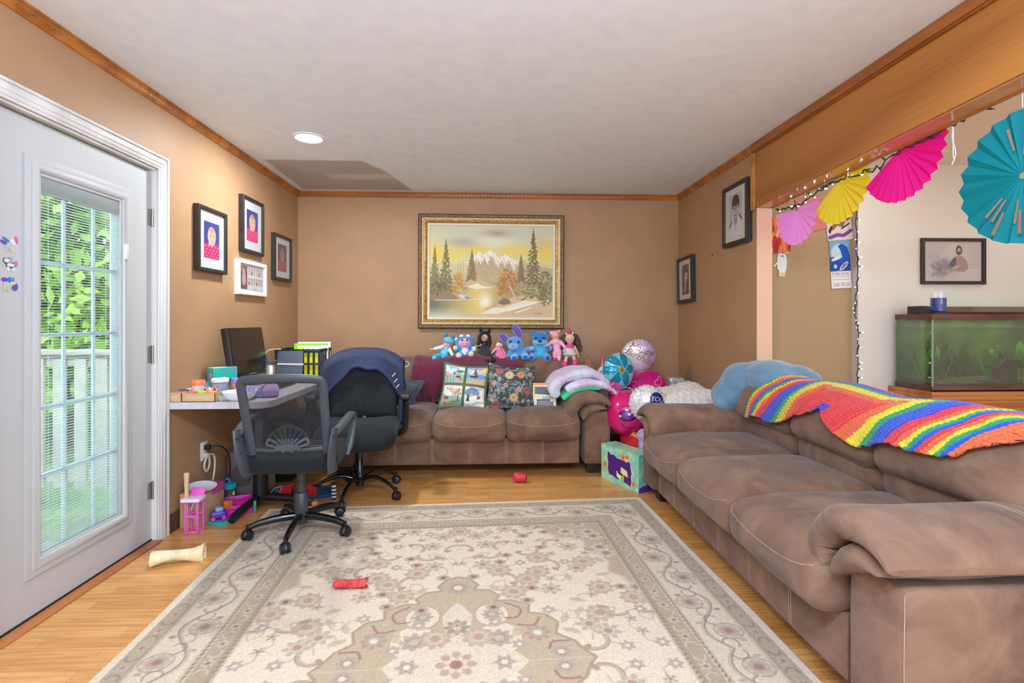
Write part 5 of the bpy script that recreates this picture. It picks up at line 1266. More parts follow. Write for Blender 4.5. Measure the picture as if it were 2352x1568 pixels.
rb_.ell(at(1279, 790, .036), (7.5 * K, .006, 6.5 * K), col=(250, 236, 240)); rb_.build('rainbow_patch', M_cloth, t, True, colors=True)
# 8 doll with long curly hair and a pink horn
ANCH = (1310, 832); t = doll('fashion_doll', 'long curly haired doll with a pink unicorn horn, pastel skirt and hot pink shoes')
DS = (236, 186, 158)
blob([E_(1309, 777, (11, 10, 12), DS, .01), C_((1309, 788), (1309, 792), 3.6, 3.6, DS, .01, .01), C_((1309, 796), (1309, 806), 9.5, 9, (222, 74, 150), .01, .03), C_((1320, 796), (1327, 812), 3.2, 2.8, DS, .01, .04), E_(1328.5, 819, (2.6, 2.4, 4), DS, .05), C_((1299, 796), (1294, 806), 3.2, 2.8, DS, .01, .03), C_((1302, 816), (1299, 830), 5, 4, DS, .06, .15), C_((1316, 815), (1320, 827), 5, 4, DS, .06, .15), E_(1308, 812, (10, 9, 8), (228, 220, 206), .05)], 'body', M_doll, t, .0055)
sk_ = MB(); sk_.grid(lambda u, v: at(1309, 799 + 15 * v, .03 + .03 * v) + V(((9 + 7 * v) * K * math.cos(6.283 * u) * (1 + .05 * math.sin(60 * u) * v), -(8 + 5 * v) * K * math.sin(6.283 * u), 0)), 60, 12, cu=True, colf=lambda u, v: [(206, 190, 220), (150, 206, 226), (236, 226, 140), (240, 186, 196), (206, 226, 170)][int(u * 10 + v * 3) % 5] if v > .15 else (214, 206, 216))
sk_.build('skirt', M_cloth, t, True, ang=180, colors=True)
hr = MB()
for i in range(60):
    a = R(-25 + 230 * (i % 30) / 29); o = 1 if i < 30 else 1.35; w = random.uniform(-2, 2)
    q = [at(1309 + 4 * math.cos(a), 765.5, .0 - .02 * math.sin(a)), at(1309 + 12.5 * math.cos(a) * o, 772, -.01 - .03 * math.sin(a)), at(1310 + 15 * math.cos(a) * o + w, 786, -.01 - .03 * math.sin(a)), at(1313 + 15.5 * math.cos(a) * o - w, 796, -.012 - .03 * math.sin(a)), at(1314 + 14 * math.cos(a) * o + w * 1.5, 806 + random.uniform(-6, 3), -.01 - .03 * math.sin(a))]
    hr.tube(smoothpath(q, 4), 2.5 * K, 6)
hr.ell(at(1309, 771, -.012), (12.5 * K, 9 * K, 10 * K)); hr.build('hair', mat('brown curls', (74, 50, 38), .55, var=.35, scale=50), t, True)
face(t, 1309, 779, 10.2, .018, 0, eye=(60, 80, 90), skin=DS)
hn = MB(); hn.lathe([((3.8 - 3.6 * i / 9) * K + (.6 * K if i % 2 else 0), i * 1.9 * K) for i in range(10)], 14, M=Matrix.Translation(at(1307.5, 766, .02))); hn.build('horn', mat('hot pink glitter', (222, 30, 110), .3), t, True)
for x, y in ((1301, 766), (1315.5, 764.5)): MB().ell(at(x, y, .02), (2.2 * K, 1.4 * K, 3 * K)).build('horse_ear', mat('cream felt', (240, 226, 206), .8), t, True)
for x, y, r in ((1297.5, 838, -14), (1321, 833, 18)): MB().ell(at(x, y, .165), (6 * K, 3.2 * K, 8.5 * K), rot=(-12, r, 0)).build('shoe', mat('hot pink shoe', (250, 40, 140), .45), t, True)
# ================================================================ THE CORNER PILE BETWEEN THE SOFAS
nL = V((.178, -.391, 0)).normalized(); nD = V((-nL.y, nL.x, 0))
ang = math.degrees(math.atan2(nL.y, nL.x))
# printed toy box: the character of its picture is left out, the purple patch, flowers and record player stay
gb = thing('toy_carton', 'green flowered toy carton with a purple picture patch, on the floor at the sofa end', 'box', (.958 + nD.x * .075, 3.7635 + nD.y * .075, 0), R(ang))
W_, H_ = .43, .267
def hibiscus(c, x, y, r):
    for i in range(5): a = R(90 + 72 * i); c.ell(x + r * .55 * math.cos(a), y + r * .55 * math.sin(a), r * .5, r * .36, (240, 150, 50), 90 + 72 * i)
    c.ell(x, y, r * .3, None, (200, 80, 40))
def tropic(c, n, w, h):
    for i in range(n): c.flower(RNG.uniform(-w / 2, w / 2), RNG.uniform(0, h), RNG.uniform(.03, .06), [(168, 222, 186), (186, 226, 160), (206, 232, 150)] if i % 2 else [(120, 206, 184), (150, 216, 180), (186, 226, 170)], 6, a=.7)
c = Cv(-W_ / 2, W_ / 2, 0, H_, 240, 150, (140, 212, 186)); tropic(c, 26, W_, H_)
pt = [(-.135, .225), (-.10, .205), (-.06, .21), (-.02, .192), (.03, .196), (.09, .186), (.10, .20), (.125, .19), (.13, .15), (.14, .12), (.13, .09), (.14, .06), (.125, .02), (.10, .03), (.06, .035), (.02, .04), (-.03, .038), (-.07, .05), (-.12, .052), (-.135, .09), (-.13, .14), (-.14, .18)]
c.poly([(x * 1.04, y * 1.03 - .003) for x, y in pt], (240, 246, 240)); c.poly(pt, (84, 36, 124))
c.poly([(.02, .14), (.09, .125), (.10, .08), (.015, .09)], (246, 214, 130)); c.poly([(.035, .13), (.08, .12), (.085, .09), (.035, .097)], (236, 236, 230)); c.poly([(-.03, .10), (.03, .09), (.06, .07), (.05, .035), (.02, .035), (-.03, .06)], (240, 246, 236)); c.poly([(.02, .083), (.06, .07), (.05, .035), (.02, .035)], (150, 214, 30)); c.ell(.01, .087, .03, .009, (40, 36, 50), -12)
for x, y, r in ((.045, .215, .028), (.09, .225, .02), (-.17, .115, .026), (.155, .05, .022)): hibiscus(c, x, y, r)
c.text('Stitch', -.135, .24, .048, (240, 250, 244), .1); c.rect(.185, .015, .205, .03, (240, 246, 240))
sd = Cv(-.07, .07, 0, H_, 60, 100, (110, 196, 170)); tropic(sd, 10, .14, H_); sd.poly([(.0, .19), (.03, .20), (.07, .19), (.07, .02), (.0, .05), (.02, .08), (-.01, .1), (.015, .15)], (106, 80, 40)); sd.poly([(-.07, 0), (.07, 0), (.07, .035), (-.02, .05), (-.07, .03)], (90, 40, 124)); sd.text('Stitch', .0, .23, .045, (236, 246, 240))
tp = Cv(-W_ / 2, W_ / 2, -.07, .07, 160, 50, (150, 214, 180)); tp.Y += .07; tp.y = tp.y + .07; tropic(tp, 12, W_, .14); tp.Y -= .07; tp.y = tp.y - .07; tp.text('Stitch', .02, 0, .07, (240, 248, 244), .1)
patterned_box(gb, W_, .14, H_, c, sd, tp, M_print)
rd = thing('foam_tile_pack', 'red pack of interlocking foam tiles standing behind the green carton', 'foam tiles', (.985 + nD.x * .30, 3.80 + nD.y * .30, 0), R(ang))
MB().box((0, 0, .16), (.46, .24, .32), bev=.004).build('tile_stack', mat('red foam', (226, 46, 50), .7), rd)
zz = MB(); n = 12
for i in range(n):
    x = -.23 + .46 * (i + .5) / n; zz.box((x, 0, .332 if i % 2 else .327), (.46 / n, .242, .028 if i % 2 else .02), bev=.004, col=[(250, 206, 40), (70, 70, 96), (244, 150, 60)][i % 3] if i % 2 else (250, 206, 40))
zz.build('top_tile', amat('printed foam', .7), rd, colors=True)
MB().tube([(-.235, -.126, .34), (-.1, -.13, .345), (.0, -.1, .35)], .004, 6).build('strap', mat('olive strap', (196, 186, 110), .5), rd)
M_foil = amat('balloon foil', .22, .25, coat=.3)
M_rub = amat('shiny rubber', .18, coat=.4)
# hopping ball with a smiling face
hp = onY(1440, 948, 4.06)
t = thing('hopping_ball', 'magenta rubber hopping ball with a winking purple eye, on the red foam tiles', 'ball', hp)
c = Cv(-1, 1, -1, 1, 160, 160, (214, 20, 110))
c.ell(.05, .10, .36, .24, (60, 16, 60), -6); c.ell(.08, .11, .27, .17, (120, 50, 150), -6); c.ell(.16, .18, .07, .05, (236, 214, 240), 20); c.ell(-.24, .08, .05, .04, (240, 230, 240)); c.arc(-.02, .28, .34, 60, 130, .03, (90, 10, 60), .22); c.arc(.25, -.18, .42, 195, 290, .035, (50, 10, 40), .28); c.line([(-.2, -.22), (-.1, -.3)], .025, (50, 10, 40))
ball(hp, (.175, .175, .180), c, 'ball', M_rub, t, (4, 0, -18), (206, 14, 104))
MB().tube(smoothpath([onY(1407, 905, 4.06), onY(1404, 888, 4.06), onY(1411, 880, 4.06), onY(1419, 888, 4.06), onY(1420, 902, 4.06)], 5), .013, 8).build('handle', mat('pink rubber', (232, 30, 120), .3), t, True)
hp = onY(1484, 897, 4.48)
t = thing('rubber_ball', 'large magenta ball printed with pale pink hearts, behind the star balloon', 'ball', hp)
c = Cv(-1, 1, -1, 1, 140, 140, (204, 14, 112))
def heart(x, y, r, rot=0):
    P = [(r * 1.0 * math.sin(a) ** 3, r * (.81 * math.cos(a) - .31 * math.cos(2 * a) - .12 * math.cos(3 * a))) for a in np.linspace(0, 2 * math.pi, 40)]; q, s = math.cos(R(rot)), math.sin(R(rot)); c.line([(x + a * q - b * s, y + a * s + b * q) for a, b in P], .05 * min(1, r * 3), (248, 150, 200))
heart(-.25, .18, .36, 20); heart(.5, .6, .18, 40); heart(.3, -.05, .18, 10); heart(.72, .1, .14, 60); heart(-.6, .5, .12)
ball(hp, (.19, .19, .19), c, 'ball', M_rub, t, (8, 0, -14), (200, 12, 108))
# foil balloons
def foilball(label, c3, r, cv, rot, bg, neck, depth=.55, m=None):
    t = thing('foil_balloon', label, 'balloon', c3)
    def warp(co, x, y, z):
        rr = np.sqrt(x * x + z * z); a = np.arctan2(z, x); k = 1 + .018 * np.sin(a * 26) * np.clip((rr - .6) / .4, 0, 1)
        co[..., 0] *= k; co[..., 2] *= k; return co
    ball(c3, (r, r * depth, r), cv, 'body', m or M_foil, t, rot, bg, 230, 120, True, warp)
    d = (V(neck) - V(c3)).normalized(); p = V(c3) + d * r * .93
    MB().tube([p, p + d * r * .12, p + d * r * .2, p + d * r * .32], [r * .16, r * .05, r * .05, r * .12], 10, flat=.5).build('neck', mat('neck ' + str(bg), bg, .25, .3), t, True)
    return t
c = Cv(-1, 1, -1, 1, 230, 230, (240, 230, 236))
c.ell(.75, .25, .55, .9, (196, 150, 196), 0, .8, soft=.5); c.ell(.2, .95, .8, .4, (206, 170, 206), 0, .6, soft=.4)
c.text('Happy', .02, .5, .56, (120, 84, 50), .35, -14); c.text('Birthday', .04, .02, .56, (166, 120, 60), .35, -18)
for i in range(22): c.ell(RNG.uniform(-.8, .8), RNG.uniform(-.8, .8), .016, None, (190, 150, 120))
for k in range(5): a = R(90 + 144 * k); c.line([(-.05 + .09 * math.cos(a), -.4 + .09 * math.sin(a)), (-.05 + .09 * math.cos(a + R(144)), -.4 + .09 * math.sin(a + R(144)))], .012, (214, 180, 160))
foilball('round white and lilac foil balloon lettered Happy Birthday in gold', onY(1467, 817, 4.58), .155, c, (12, 8, -4), (232, 222, 230), onY(1462, 880, 4.6), .5)
c = Cv(-1, 1, -1, 1, 200, 200, (150, 206, 220))
c.ell(.5, .1, .9, 1.2, (176, 220, 230), 0, .7, soft=.4)
for k in range(6):
    a = R(12 + 60 * k); c.ell(-.3 + .52 * math.cos(a), .1 + .52 * math.sin(a), .50, .28, (206, 236, 240), 12 + 60 * k); c.ell(-.3 + .52 * math.cos(a), .1 + .52 * math.sin(a), .465, .25, (18, 150, 178), 12 + 60 * k)
c.ell(-.3, .1, .17, .2, (206, 236, 240)); c.ell(-.3, .1, .14, .17, (176, 130, 30)); c.grain(.05)
t = foilball('turquoise flower foil balloon with a gold centre', onY(1420, 853, 4.34), .158, c, (0, 10, 30), (120, 190, 206), onY(1412, 915, 4.3), .6)
rb2 = MB()
for k in range(5): rb2.tube(smoothpath([onY(1413, 897, 4.28), onY(1440 + 8 * k, 890 + 6 * k, 4.2), onY(1470 - 6 * k, 905 - 4 * k, 4.16), onY(1436 + 9 * k, 912, 4.12)], 5), .0025, 5)
rb2.build('curled_ribbon', mat('pink ribbon', (240, 196, 212), .3), t, True)
c = Cv(-1, 1, -1, 1, 200, 200, (238, 238, 236))
for i in range(150):
    x, y = RNG.uniform(-.98, .98, 2); q = [(40, 40, 56), (70, 80, 130), (170, 60, 60), (90, 160, 180), (200, 150, 60), (50, 50, 60)][i % 6]; r = RNG.uniform(.022, .045)
    c.poly([(x + (r if k % 2 == 0 else r * .42) * math.cos(R(36 * k + i * 13)), y + (r if k % 2 == 0 else r * .42) * math.sin(R(36 * k + i * 13))) for k in range(10)], q)
c.ell(.42, .12, .40, .56, (70, 50, 40), 12); c.ell(.42, .12, .37, .53, (22, 34, 120), 12); c.text('YOU', .42, .3, .34, (240, 244, 250), .1, -12)
for x, y, q in ((.25, .0, (230, 120, 50)), (.5, -.1, (120, 200, 130)), (.4, -.22, (200, 50, 90)), (.6, .1, (240, 200, 60))): c.ell(x, y, .05, .07, q)
foilball('white foil balloon scattered with small stars and a dark blue oval', onY(1487, 926, 3.86), .14, c, (0, 0, -8), (230, 230, 230), onY(1490, 990, 3.86), .7)
un = thing('unicorn_toy', 'white unicorn toy with a pink horn peeking out behind the flower balloon', 'toy', onY(1385, 850, 4.62))
un.location.z = 0
b = MB(); p0 = onY(1384, 862, 4.62); b.ell(p0, (.05, .05, .085)); b.tube([p0 + V((0, 0, -.06)), V((p0.x, p0.y, .45)), V((p0.x, p0.y, .004))], [.045, .06, .07], 12); b.build('head', mat('white felt body', (238, 232, 234), .8), un, True)
MB().lathe([(.015 - .0145 * i / 8 + (.0015 if i % 2 else 0), .0105 * i) for i in range(9)], 14, M=Matrix.Translation(onY(1383.5, 841, 4.62))).build('horn', mat('rose metallic', (220, 120, 150), .3, .3), un, True)
MB().ell(onY(1380, 853, 4.565), (.008, .004, .004)).build('eye', mat('black thread', (40, 34, 34), .8), un, True)
# white knitted blanket mounded behind the far arm
kb_ = thing('knit_blanket', 'cream cable knit blanket heaped behind the far arm of the nearer sofa', 'blanket', (1.52, 4.1, .36))
def kf(u, v):
    x = 1.22 + .60 * u; y = 3.70 + .62 * v; e = (min(u, 1 - u, .28) / .28); e2 = (min(v, 1 - v, .3) / .3)
    h = .36 + .345 * (e * (2 - e)) ** .6 * (e2 * (2 - e2)) ** .5 * (.88 + .16 * u); h += .03 * noise.noise(V((x * 6, y * 6, 2))) + .006 * math.sin(u * 70 + 6 * math.sin(v * 5)) * math.sin(v * 40)
    return V((x, y, max(.36, h)))
kf_ = MB().grid(kf, 70, 56); kf_.build('cloth', mat('cream knit', (236, 230, 214), .95, bump=.6, bscale=120, sheen=.2, var=.05, scale=60), kb_, True, ang=180)
for px, r in ((1545, .055), (1575, .05)):
    pk = onY(px, 893, 4.42); t = thing('party_pack', 'lilac plastic pack of party cups wedged in the corner pile%s' % (', the left one' if px < 1560 else ', beside its twin'), 'pack', pk, 0, 'lilac packs in the corner pile')
    MB().tube([pk + V((-.04, -.12, -.03)), pk + V((.0, 0, 0)), pk + V((.05, .10, .02))], [r, r * 1.05, r], 20).build('cups', mat('lilac plastic', (176, 172, 208), .2), t, True)
    MB().tube([pk + V((-.045, -.13, -.034)), pk + V((-.04, -.12, -.03))], [r * .75, r * 1.08], 20).build('rim', mat('pale lilac', (206, 208, 236), .2), t, True)
pk = onY(1552, 873, 4.5); t = thing('label_pouch', 'silvery labelled plastic pouch on top of the lilac packs', 'pouch', pk); MB().puff(pk, (.14, .08, .05), .02, n=8, fn=lambda p: p + V((0, 0, wr(p, .012, 30)))).build('pouch', mat('silver film', (206, 206, 204), .2, .3), t, True)
pb = thing('doll_carton', 'thin lilac and pink carton wedged between the cream blanket and the blue plush', 'box', (1.66, 3.70, .35)); MB().box((1.66, 3.70, .52), (.02, .20, .40), rot=(0, 16, 8), bev=.003).build('front', mat('lilac card', (206, 160, 214), .4), pb, True); MB().box((1.675, 3.69, .52), (.012, .19, .38), rot=(0, 16, 8), bev=.003).build('spine', mat('violet card', (130, 110, 180), .4), pb, True)
tl = thing('tissue_bag', 'lavender crinkled tissue bag squeezed against the sofa arm', 'bag', onY(1481, 985, 3.80)); p0 = onY(1482, 985, 3.80); MB().puff(p0, (.09, .12, .22), .04, n=12, fn=lambda p: p + V((wr(p, .02, 26), wr(p, .02, 26, 4), 0))).build('bag', mat('lavender tissue', (196, 178, 222), .6), tl, True)
tl.location.z = p0.z - .11
# ================================================================ THE ROOM BEYOND THE BEAM
def frame_y(mb, x0, x1, z0, z1, y, wd, dep, bev=.004):
    for a in (((x0, z0), (x0 + wd, z1)), ((x1 - wd, z0), (x1, z1)), ((x0 + wd, z0), (x1 - wd, z0 + wd)), ((x0 + wd, z1 - wd), (x1 - wd, z1))): mb.span((a[0][0], y - dep, a[0][1]), (a[1][0], y, a[1][1]), bev)
M_dk = mat('dark brown frame', (52, 40, 34), .35)
x0, z1, x1, z0 = 3.415, 1.866, 3.945, 1.50
pf_ = thing('framed_print', 'landscape print of a robed figure in a dark frame above the aquarium', 'picture', (3.68, YC, z0))
b = MB(); frame_y(b, x0, x1, z0, z1, YC - .002, .026, .024); b.build('frame', M_dk, pf_, True)
c = Cv(0, 1, 0, .68, 200, 136, (212, 200, 194))
c.ell(.25, .25, .4, .2, (196, 186, 182), 0, .8, soft=.15); c.ell(.3, .22, .12, .16, (150, 146, 150), 0, .6, soft=.1)
for i in range(40): c.ell(RNG.uniform(.12, .5), RNG.uniform(.1, .36), RNG.uniform(.01, .04), RNG.uniform(.01, .05), (120, 118, 126), 0, .35, soft=.02)
for i in range(6): c.poly([(.34 + .02 * i, .2), (.36 + .02 * i, .42 - .02 * abs(i - 2)), (.38 + .02 * i, .2)], (130, 128, 138), .5)
c.poly([(.42, .26), (.5, .38), (.56, .43), (.66, .43), (.74, .36), (.78, .22), (.7, .16), (.5, .18)], (176, 142, 138)); c.poly([(.42, .27), (.5, .38), (.56, .42), (.56, .3), (.5, .22)], (92, 92, 112)); c.ell(.61, .53, .055, .085, (84, 70, 66)); c.ell(.61, .52, .032, .052, (206, 172, 150)); c.ell(.61, .48, .03, .035, (110, 84, 72)); c.ell(.56, .24, .08, .02, (206, 176, 160), 20)
for k in range(7): c.line([(.05, .62 - .035 * k), (.44 - .03 * k, .62 - .035 * k)], .009, (120, 108, 108), .55)
for k in range(10): c.line([(.78, .62 - .042 * k), (.95, .62 - .042 * k)], .008, (120, 108, 108), .45)
sheet(c, lambda x, y: (x0 + .026 + x * (x1 - x0 - .052), YC - .008 + 0 * x, z0 + .026 + y / .68 * (z1 - z0 - .052)), 'print', amat('paper print', .5), pf_, world=True)
MB().span((x0 + .026, YC - .013, z0 + .026), (x1 - .026, YC - .012, z1 - .026)).build('glazing', glass('picture glass', opac=.18), pf_, True)
# aquarium
ax0, ax1, ay0, ay1, az0, az1 = 3.18, 4.6, 3.56, 3.90, .70, 1.262
st = thing('aquarium_stand', 'honey oak panelled cabinet carrying the aquarium', 'cabinet', (3.9, 3.74, 0))
b = MB(); b.span((ax0 - .01, ay0 + .0, .03), (ax1, YC - .01, .62)); b.span((ax0 - .02, ay0 - .012, 0), (ax1, YC - .01, .06), .006); b.build('carcass', M_oakS, st, True)
b = MB(); b.span((ax0 - .035, ay0 - .04, .64), (ax1, YC - .004, .675), .014); b.span((ax0 - .02, ay0 - .02, .615), (ax1, YC - .005, .645), .006); b.span((ax0 - .028, ay0 - .03, .672), (ax1, YC - .004, .702), .004); b.build('top', M_oakS, st, True)
for i in range(3):
    xa = ax0 + .03 + i * .46; d = MB(); d.span((xa, ay0 - .014, .1), (xa + .43, ay0 + .002, .59), .004); dd = d.build('door', M_oakS, st, True); MB().span((xa + .06, ay0 - .017, .16), (xa + .37, ay0 - .013, .53), .006).build('panel', M_oakS, dd, True)
aq = thing('aquarium', 'glass fish tank with dark wood rims, green plants and a little house', 'aquarium', (3.9, 3.73, az0))
M_rim = mat('dark walnut rim', (96, 58, 40), .3, var=.2, scale=14, stretch=(.2, 1, 1))
for n, za, zb in (('bottom_rim', az0 + .002, az0 + .042), ('top_rim', az1 - .042, az1)):
    b = MB()
    for q in (((ax0, ay0), (ax1, ay0 + .016)), ((ax0, ay1 - .016), (ax1, ay1)), ((ax0, ay0 + .016), (ax0 + .016, ay1 - .016)), ((ax1 - .016, ay0 + .016), (ax1, ay1 - .016))): b.span((q[0][0], q[0][1], za), (q[1][0], q[1][1], zb), .002)
    if za < 1: b.span((ax0, ay0, za), (ax1, ay1, za + .01))
    b.build(n, M_rim, aq, True)
g = glass('tank glass', (214, 230, 216), .4)
b = MB(); b.span((ax0 + .004, ay0 + .004, az0 + .04), (ax1 - .004, ay0 + .008, az1 - .04)); b.build('front_pane', g, aq, True)
b = MB(); b.span((ax0 + .004, ay0 + .008, az0 + .04), (ax0 + .008, ay1 - .01, az1 - .04)); b.build('side_pane', g, aq, True)
MB().span((ax0 + .002, ay0 + .002, az0 + .04), (ax0 + .011, ay0 + .011, az1 - .04)).build('corner_seal', mat('greenish glass edge', (140, 170, 150), .2), aq, True)
MB().span((ax0 + .01, ay1 - .014, az0 + .04), (ax1 - .01, ay1 - .008, az1 - .04)).build('backdrop', mat('deep green backdrop', (84, 92, 48), .5, var=.55, scale=5), aq, True)
MB().span((ax0 + .012, ay0 + .012, az1 - .10), (ax1 - .012, ay1 - .016, az1 - .098)).build('water_surface', veil('tank water', (120, 150, 130), .3, .05), aq, True)
gv = MB().grid(lambda u, v: V((ax0 + .01 + (ax1 - ax0 - .02) * u, ay0 + .01 + (ay1 - ay0 - .03) * v, az0 + .06 + .02 * v + .008 * noise.noise(V((u * 30, v * 9, 0))))), 60, 12); gv.build('gravel', mat('brown gravel', (110, 84, 50), .8, var=.5, scale=90), aq, True)
pg = [leafmat('tank leaf bright', (60, 140, 20), (150, 210, 60)), leafmat('tank leaf dark', (30, 70, 24), (80, 120, 40))]
for k in range(11):
    px_, py_ = ax0 + .08 + .125 * k + random.uniform(-.02, .02), random.uniform(ay0 + .08, ay1 - .06); p = thing('aquarium_plant', 'green broad leaved water plant inside the fish tank', 'water plant', (px_, py_, az0 + .06), 0, 'plants in the fish tank'); b = MB()
    for j in range(12):
        a = random.uniform(0, 6.28); L = random.uniform(.1, .30); w = random.uniform(.012, .03); e = V((math.cos(a) * .08, math.sin(a) * .03, L))
        pp = smoothpath([(0, 0, 0), e * .5 + V((0, 0, .02)), e], 4); b.tube(pp, [w * (.15 + math.sin(math.pi * min(.96, i / (len(pp) - 1)))) for i in range(len(pp))], 6, flat=.12, up=(math.cos(a + 1), math.sin(a + 1), .2))
    b.build('foliage', pg[k % 2], p)
hs = thing('aquarium_house', 'small wooden house ornament on the gravel of the fish tank', 'ornament', (3.83, 3.66, az0 + .065)); W2 = mat('pale driftwood', (176, 148, 96), .7); 
MB().box((-.03, 0, .05), (.13, .10, .10)).build('wall', mat('dark timber', (92, 66, 40), .8, var=.3, scale=30), hs); b = MB(); b.prism([(-.13, .1), (.1, .1), (.05, .16), (-.07, .165)], -.075, .075); b.build('roof', mat('dark brown roof', (70, 44, 30), .7, var=.3, scale=60, stretch=(1, 5, 1)), hs); b = MB()
for x in (.04, .075, .11): b.box((x, -.06, .045), (.010, .010, .10))
b.box((.075, -.06, .092), (.09, .012, .010)); b.box((.075, -.06, .03), (.09, .008, .008)); b.build('porch', W2, hs)
dsk = thing('aquarium_dish', 'flat round bluish dish on the gravel before the little house', 'dish', (3.66, 3.62, az0 + .07)); MB().lathe([(.0001, 0), (.09, 0), (.095, .012), (.088, .012), (.0001, .006)], 30, M=Matrix.Diagonal((1, .45, 1, 1))).build('dish', mat('blue grey dish', (96, 116, 124), .4), dsk)
hd = thing('aquarium_hood', 'long walnut topped lamp hood lying on the fish tank', 'lamp hood', (3.9, 3.78, az1)); b = MB(); b.sheet_loft([[V((x, ay0 + .02 + a, az1 + z)) for a, z in ((0, 0), (.22, 0), (.22, .055), (.10, .055), (0, .012))] for x in (ax0 + .05, ax1)]); b.build('housing', M_rim, hd, True, ang=20)
MB().sheet_loft([[V((x, ay0 + .02 + a * 1.02, az1 + .001 + z * 1.04)) for a, z in ((-.002, 0), (.22, 0), (.22, .056), (.10, .056), (-.002, .012))] for x in (ax0 + .02, ax0 + .08)]).build('end_cap', M_blk, hd, True, ang=20)
MB().span((ax0 + .03, ay0 + .012, az1), (ax1, ay0 + .05, az1 + .014), .002).build('front_lip', M_blk, hd, True)
Lh = bpy.data.lights.new('tank_fill_light', 'AREA'); Lh.shape = 'RECTANGLE'; Lh.size = 1.2; Lh.size_y = .1; Lh.energy = 5.; Lh.color = (.9, 1., .82); oh = bpy.data.objects.new('tank_fill_light', Lh); COL.objects.link(oh); oh.location = (3.9, 3.72, az1 - .05)  # area light added under the hood to brighten the tank's contents
cn = thing('candle', 'blue candle in a clear glass tumbler on the fish tank', 'candle', (3.262, 3.60, az1 + .015)); MB().lathe([(.0001, .004), (.046, .004), (.046, .10), (.0001, .10)], 30).build('wax', mat('royal blue wax', (20, 66, 150), .35), cn); MB().lathe([(.0001, 0), (.048, 0), (.05, .006), (.05, .142), (.048, .142)], 32, cap=False).build('glass', glass('candle glass', opac=.3), cn); MB().cyl((0, 0, .1), (.002, 0, .115), .0015, n=6).build('wick', M_blk, cn)

# paper fans hanging from the string under the beam
def tissue(name, col):
    m = mat(name, col, .75); nt = m.node_tree; b = nt.nodes['Principled BSDF']; o = nt.nodes['Material Output']; tr = nt.nodes.new('ShaderNodeBsdfTranslucent'); tr.inputs[0].default_value = lin(col); x = nt.nodes.new('ShaderNodeMixShader'); x.inputs[0].default_value = .35
    nt.links.new(b.outputs[0], x.inputs[1]); nt.links.new(tr.outputs[0], x.inputs[2]); nt.links.new(x.outputs[0], o.inputs[0]); return m
def fan(name, label, c3, r, a0, a1, n, m, dep=.0085, x=2.0):
    t = thing(name, label, 'paper fan', c3); b = MB(); vs = []; fs = []
    for i in range(2 * n + 1):
        a = R(a0 + (a1 - a0) * i / (2 * n)); s = (1 if i % 2 else -1)
        for k in range(7):
            q = .012 + (r * (1.0 if s > 0 else .98) - .012) * k / 6; vs.append((s * dep * (k / 6) ** .8, -q * math.cos(a), q * math.sin(a)))
    for i in range(2 * n):
        for k in range(6): fs.append((i * 7 + k, (i + 1) * 7 + k, (i + 1) * 7 + k + 1, i * 7 + k + 1))
    b.add(vs, fs); b.build('pleats', m, t, ang=10); return t
fan('paper_fan', 'violet pink paper half fan hanging from the beam, the smallest and farthest', (2.005, 3.275, 1.938), .235, -182, 2, 13, tissue('violet tissue', (250, 160, 240)))
fan('paper_fan', 'yellow paper half fan hanging between the violet and magenta ones', (2.005, 2.87, 2.015), .25, -146, 8 + 8, 13, tissue('yellow tissue', (244, 220, 50)))
fan('paper_fan', 'hot magenta paper half fan hanging from the beam, widest of the half fans', (2.005, 2.43, 2.052), .262, -148, 14, 14, tissue('magenta tissue', (246, 10, 150)))
tf_ = fan('paper_fan', 'large round turquoise paper fan hanging nearest under the beam', (2.0, 1.845, 1.755), .255, 0, 360, 22, tissue('turquoise tissue', (0, 150, 162)), .013)
for k in range(26):
    a = R(random.uniform(60, 320)); q0 = random.uniform(.07, .15); a2 = a + R(4)
    fo = MB(); fo.add([(-.016 * (q / .255) ** .8 - .002, q * math.cos(aa), q * math.sin(aa)) for q, aa in ((q0, a), (q0 + .09, a), (q0 + .09, a2), (q0, a2))], [(0, 1, 2, 3)]); fo.build('foil_streak', mat('rose silver foil', (220, 190, 176), .2, .8), tf_)
MB().tube([(0, 0, .255), (0, 0, .33)], .0015, 5).build('hanging_thread', mat('white thread', (240, 240, 240), .6), tf_)
sg = thing('hanging_string', 'white string ends dangling from the beam beside the magenta fan', 'string', (2.0, 2.13, 1.98)); b = MB()
for k in range(2): b.tube(smoothpath([(2.0, 2.133, 2.085), (2.0, 2.138 - .004 * k, 2.0), (2.003 * 1, 2.125 + .012 * k, 1.93), (2.0, 2.14 - .01 * k, 1.885 + .02 * k)], 5), .002, 5)
b.build('cord', mat('white thread', (240, 240, 240), .6), sg, True)
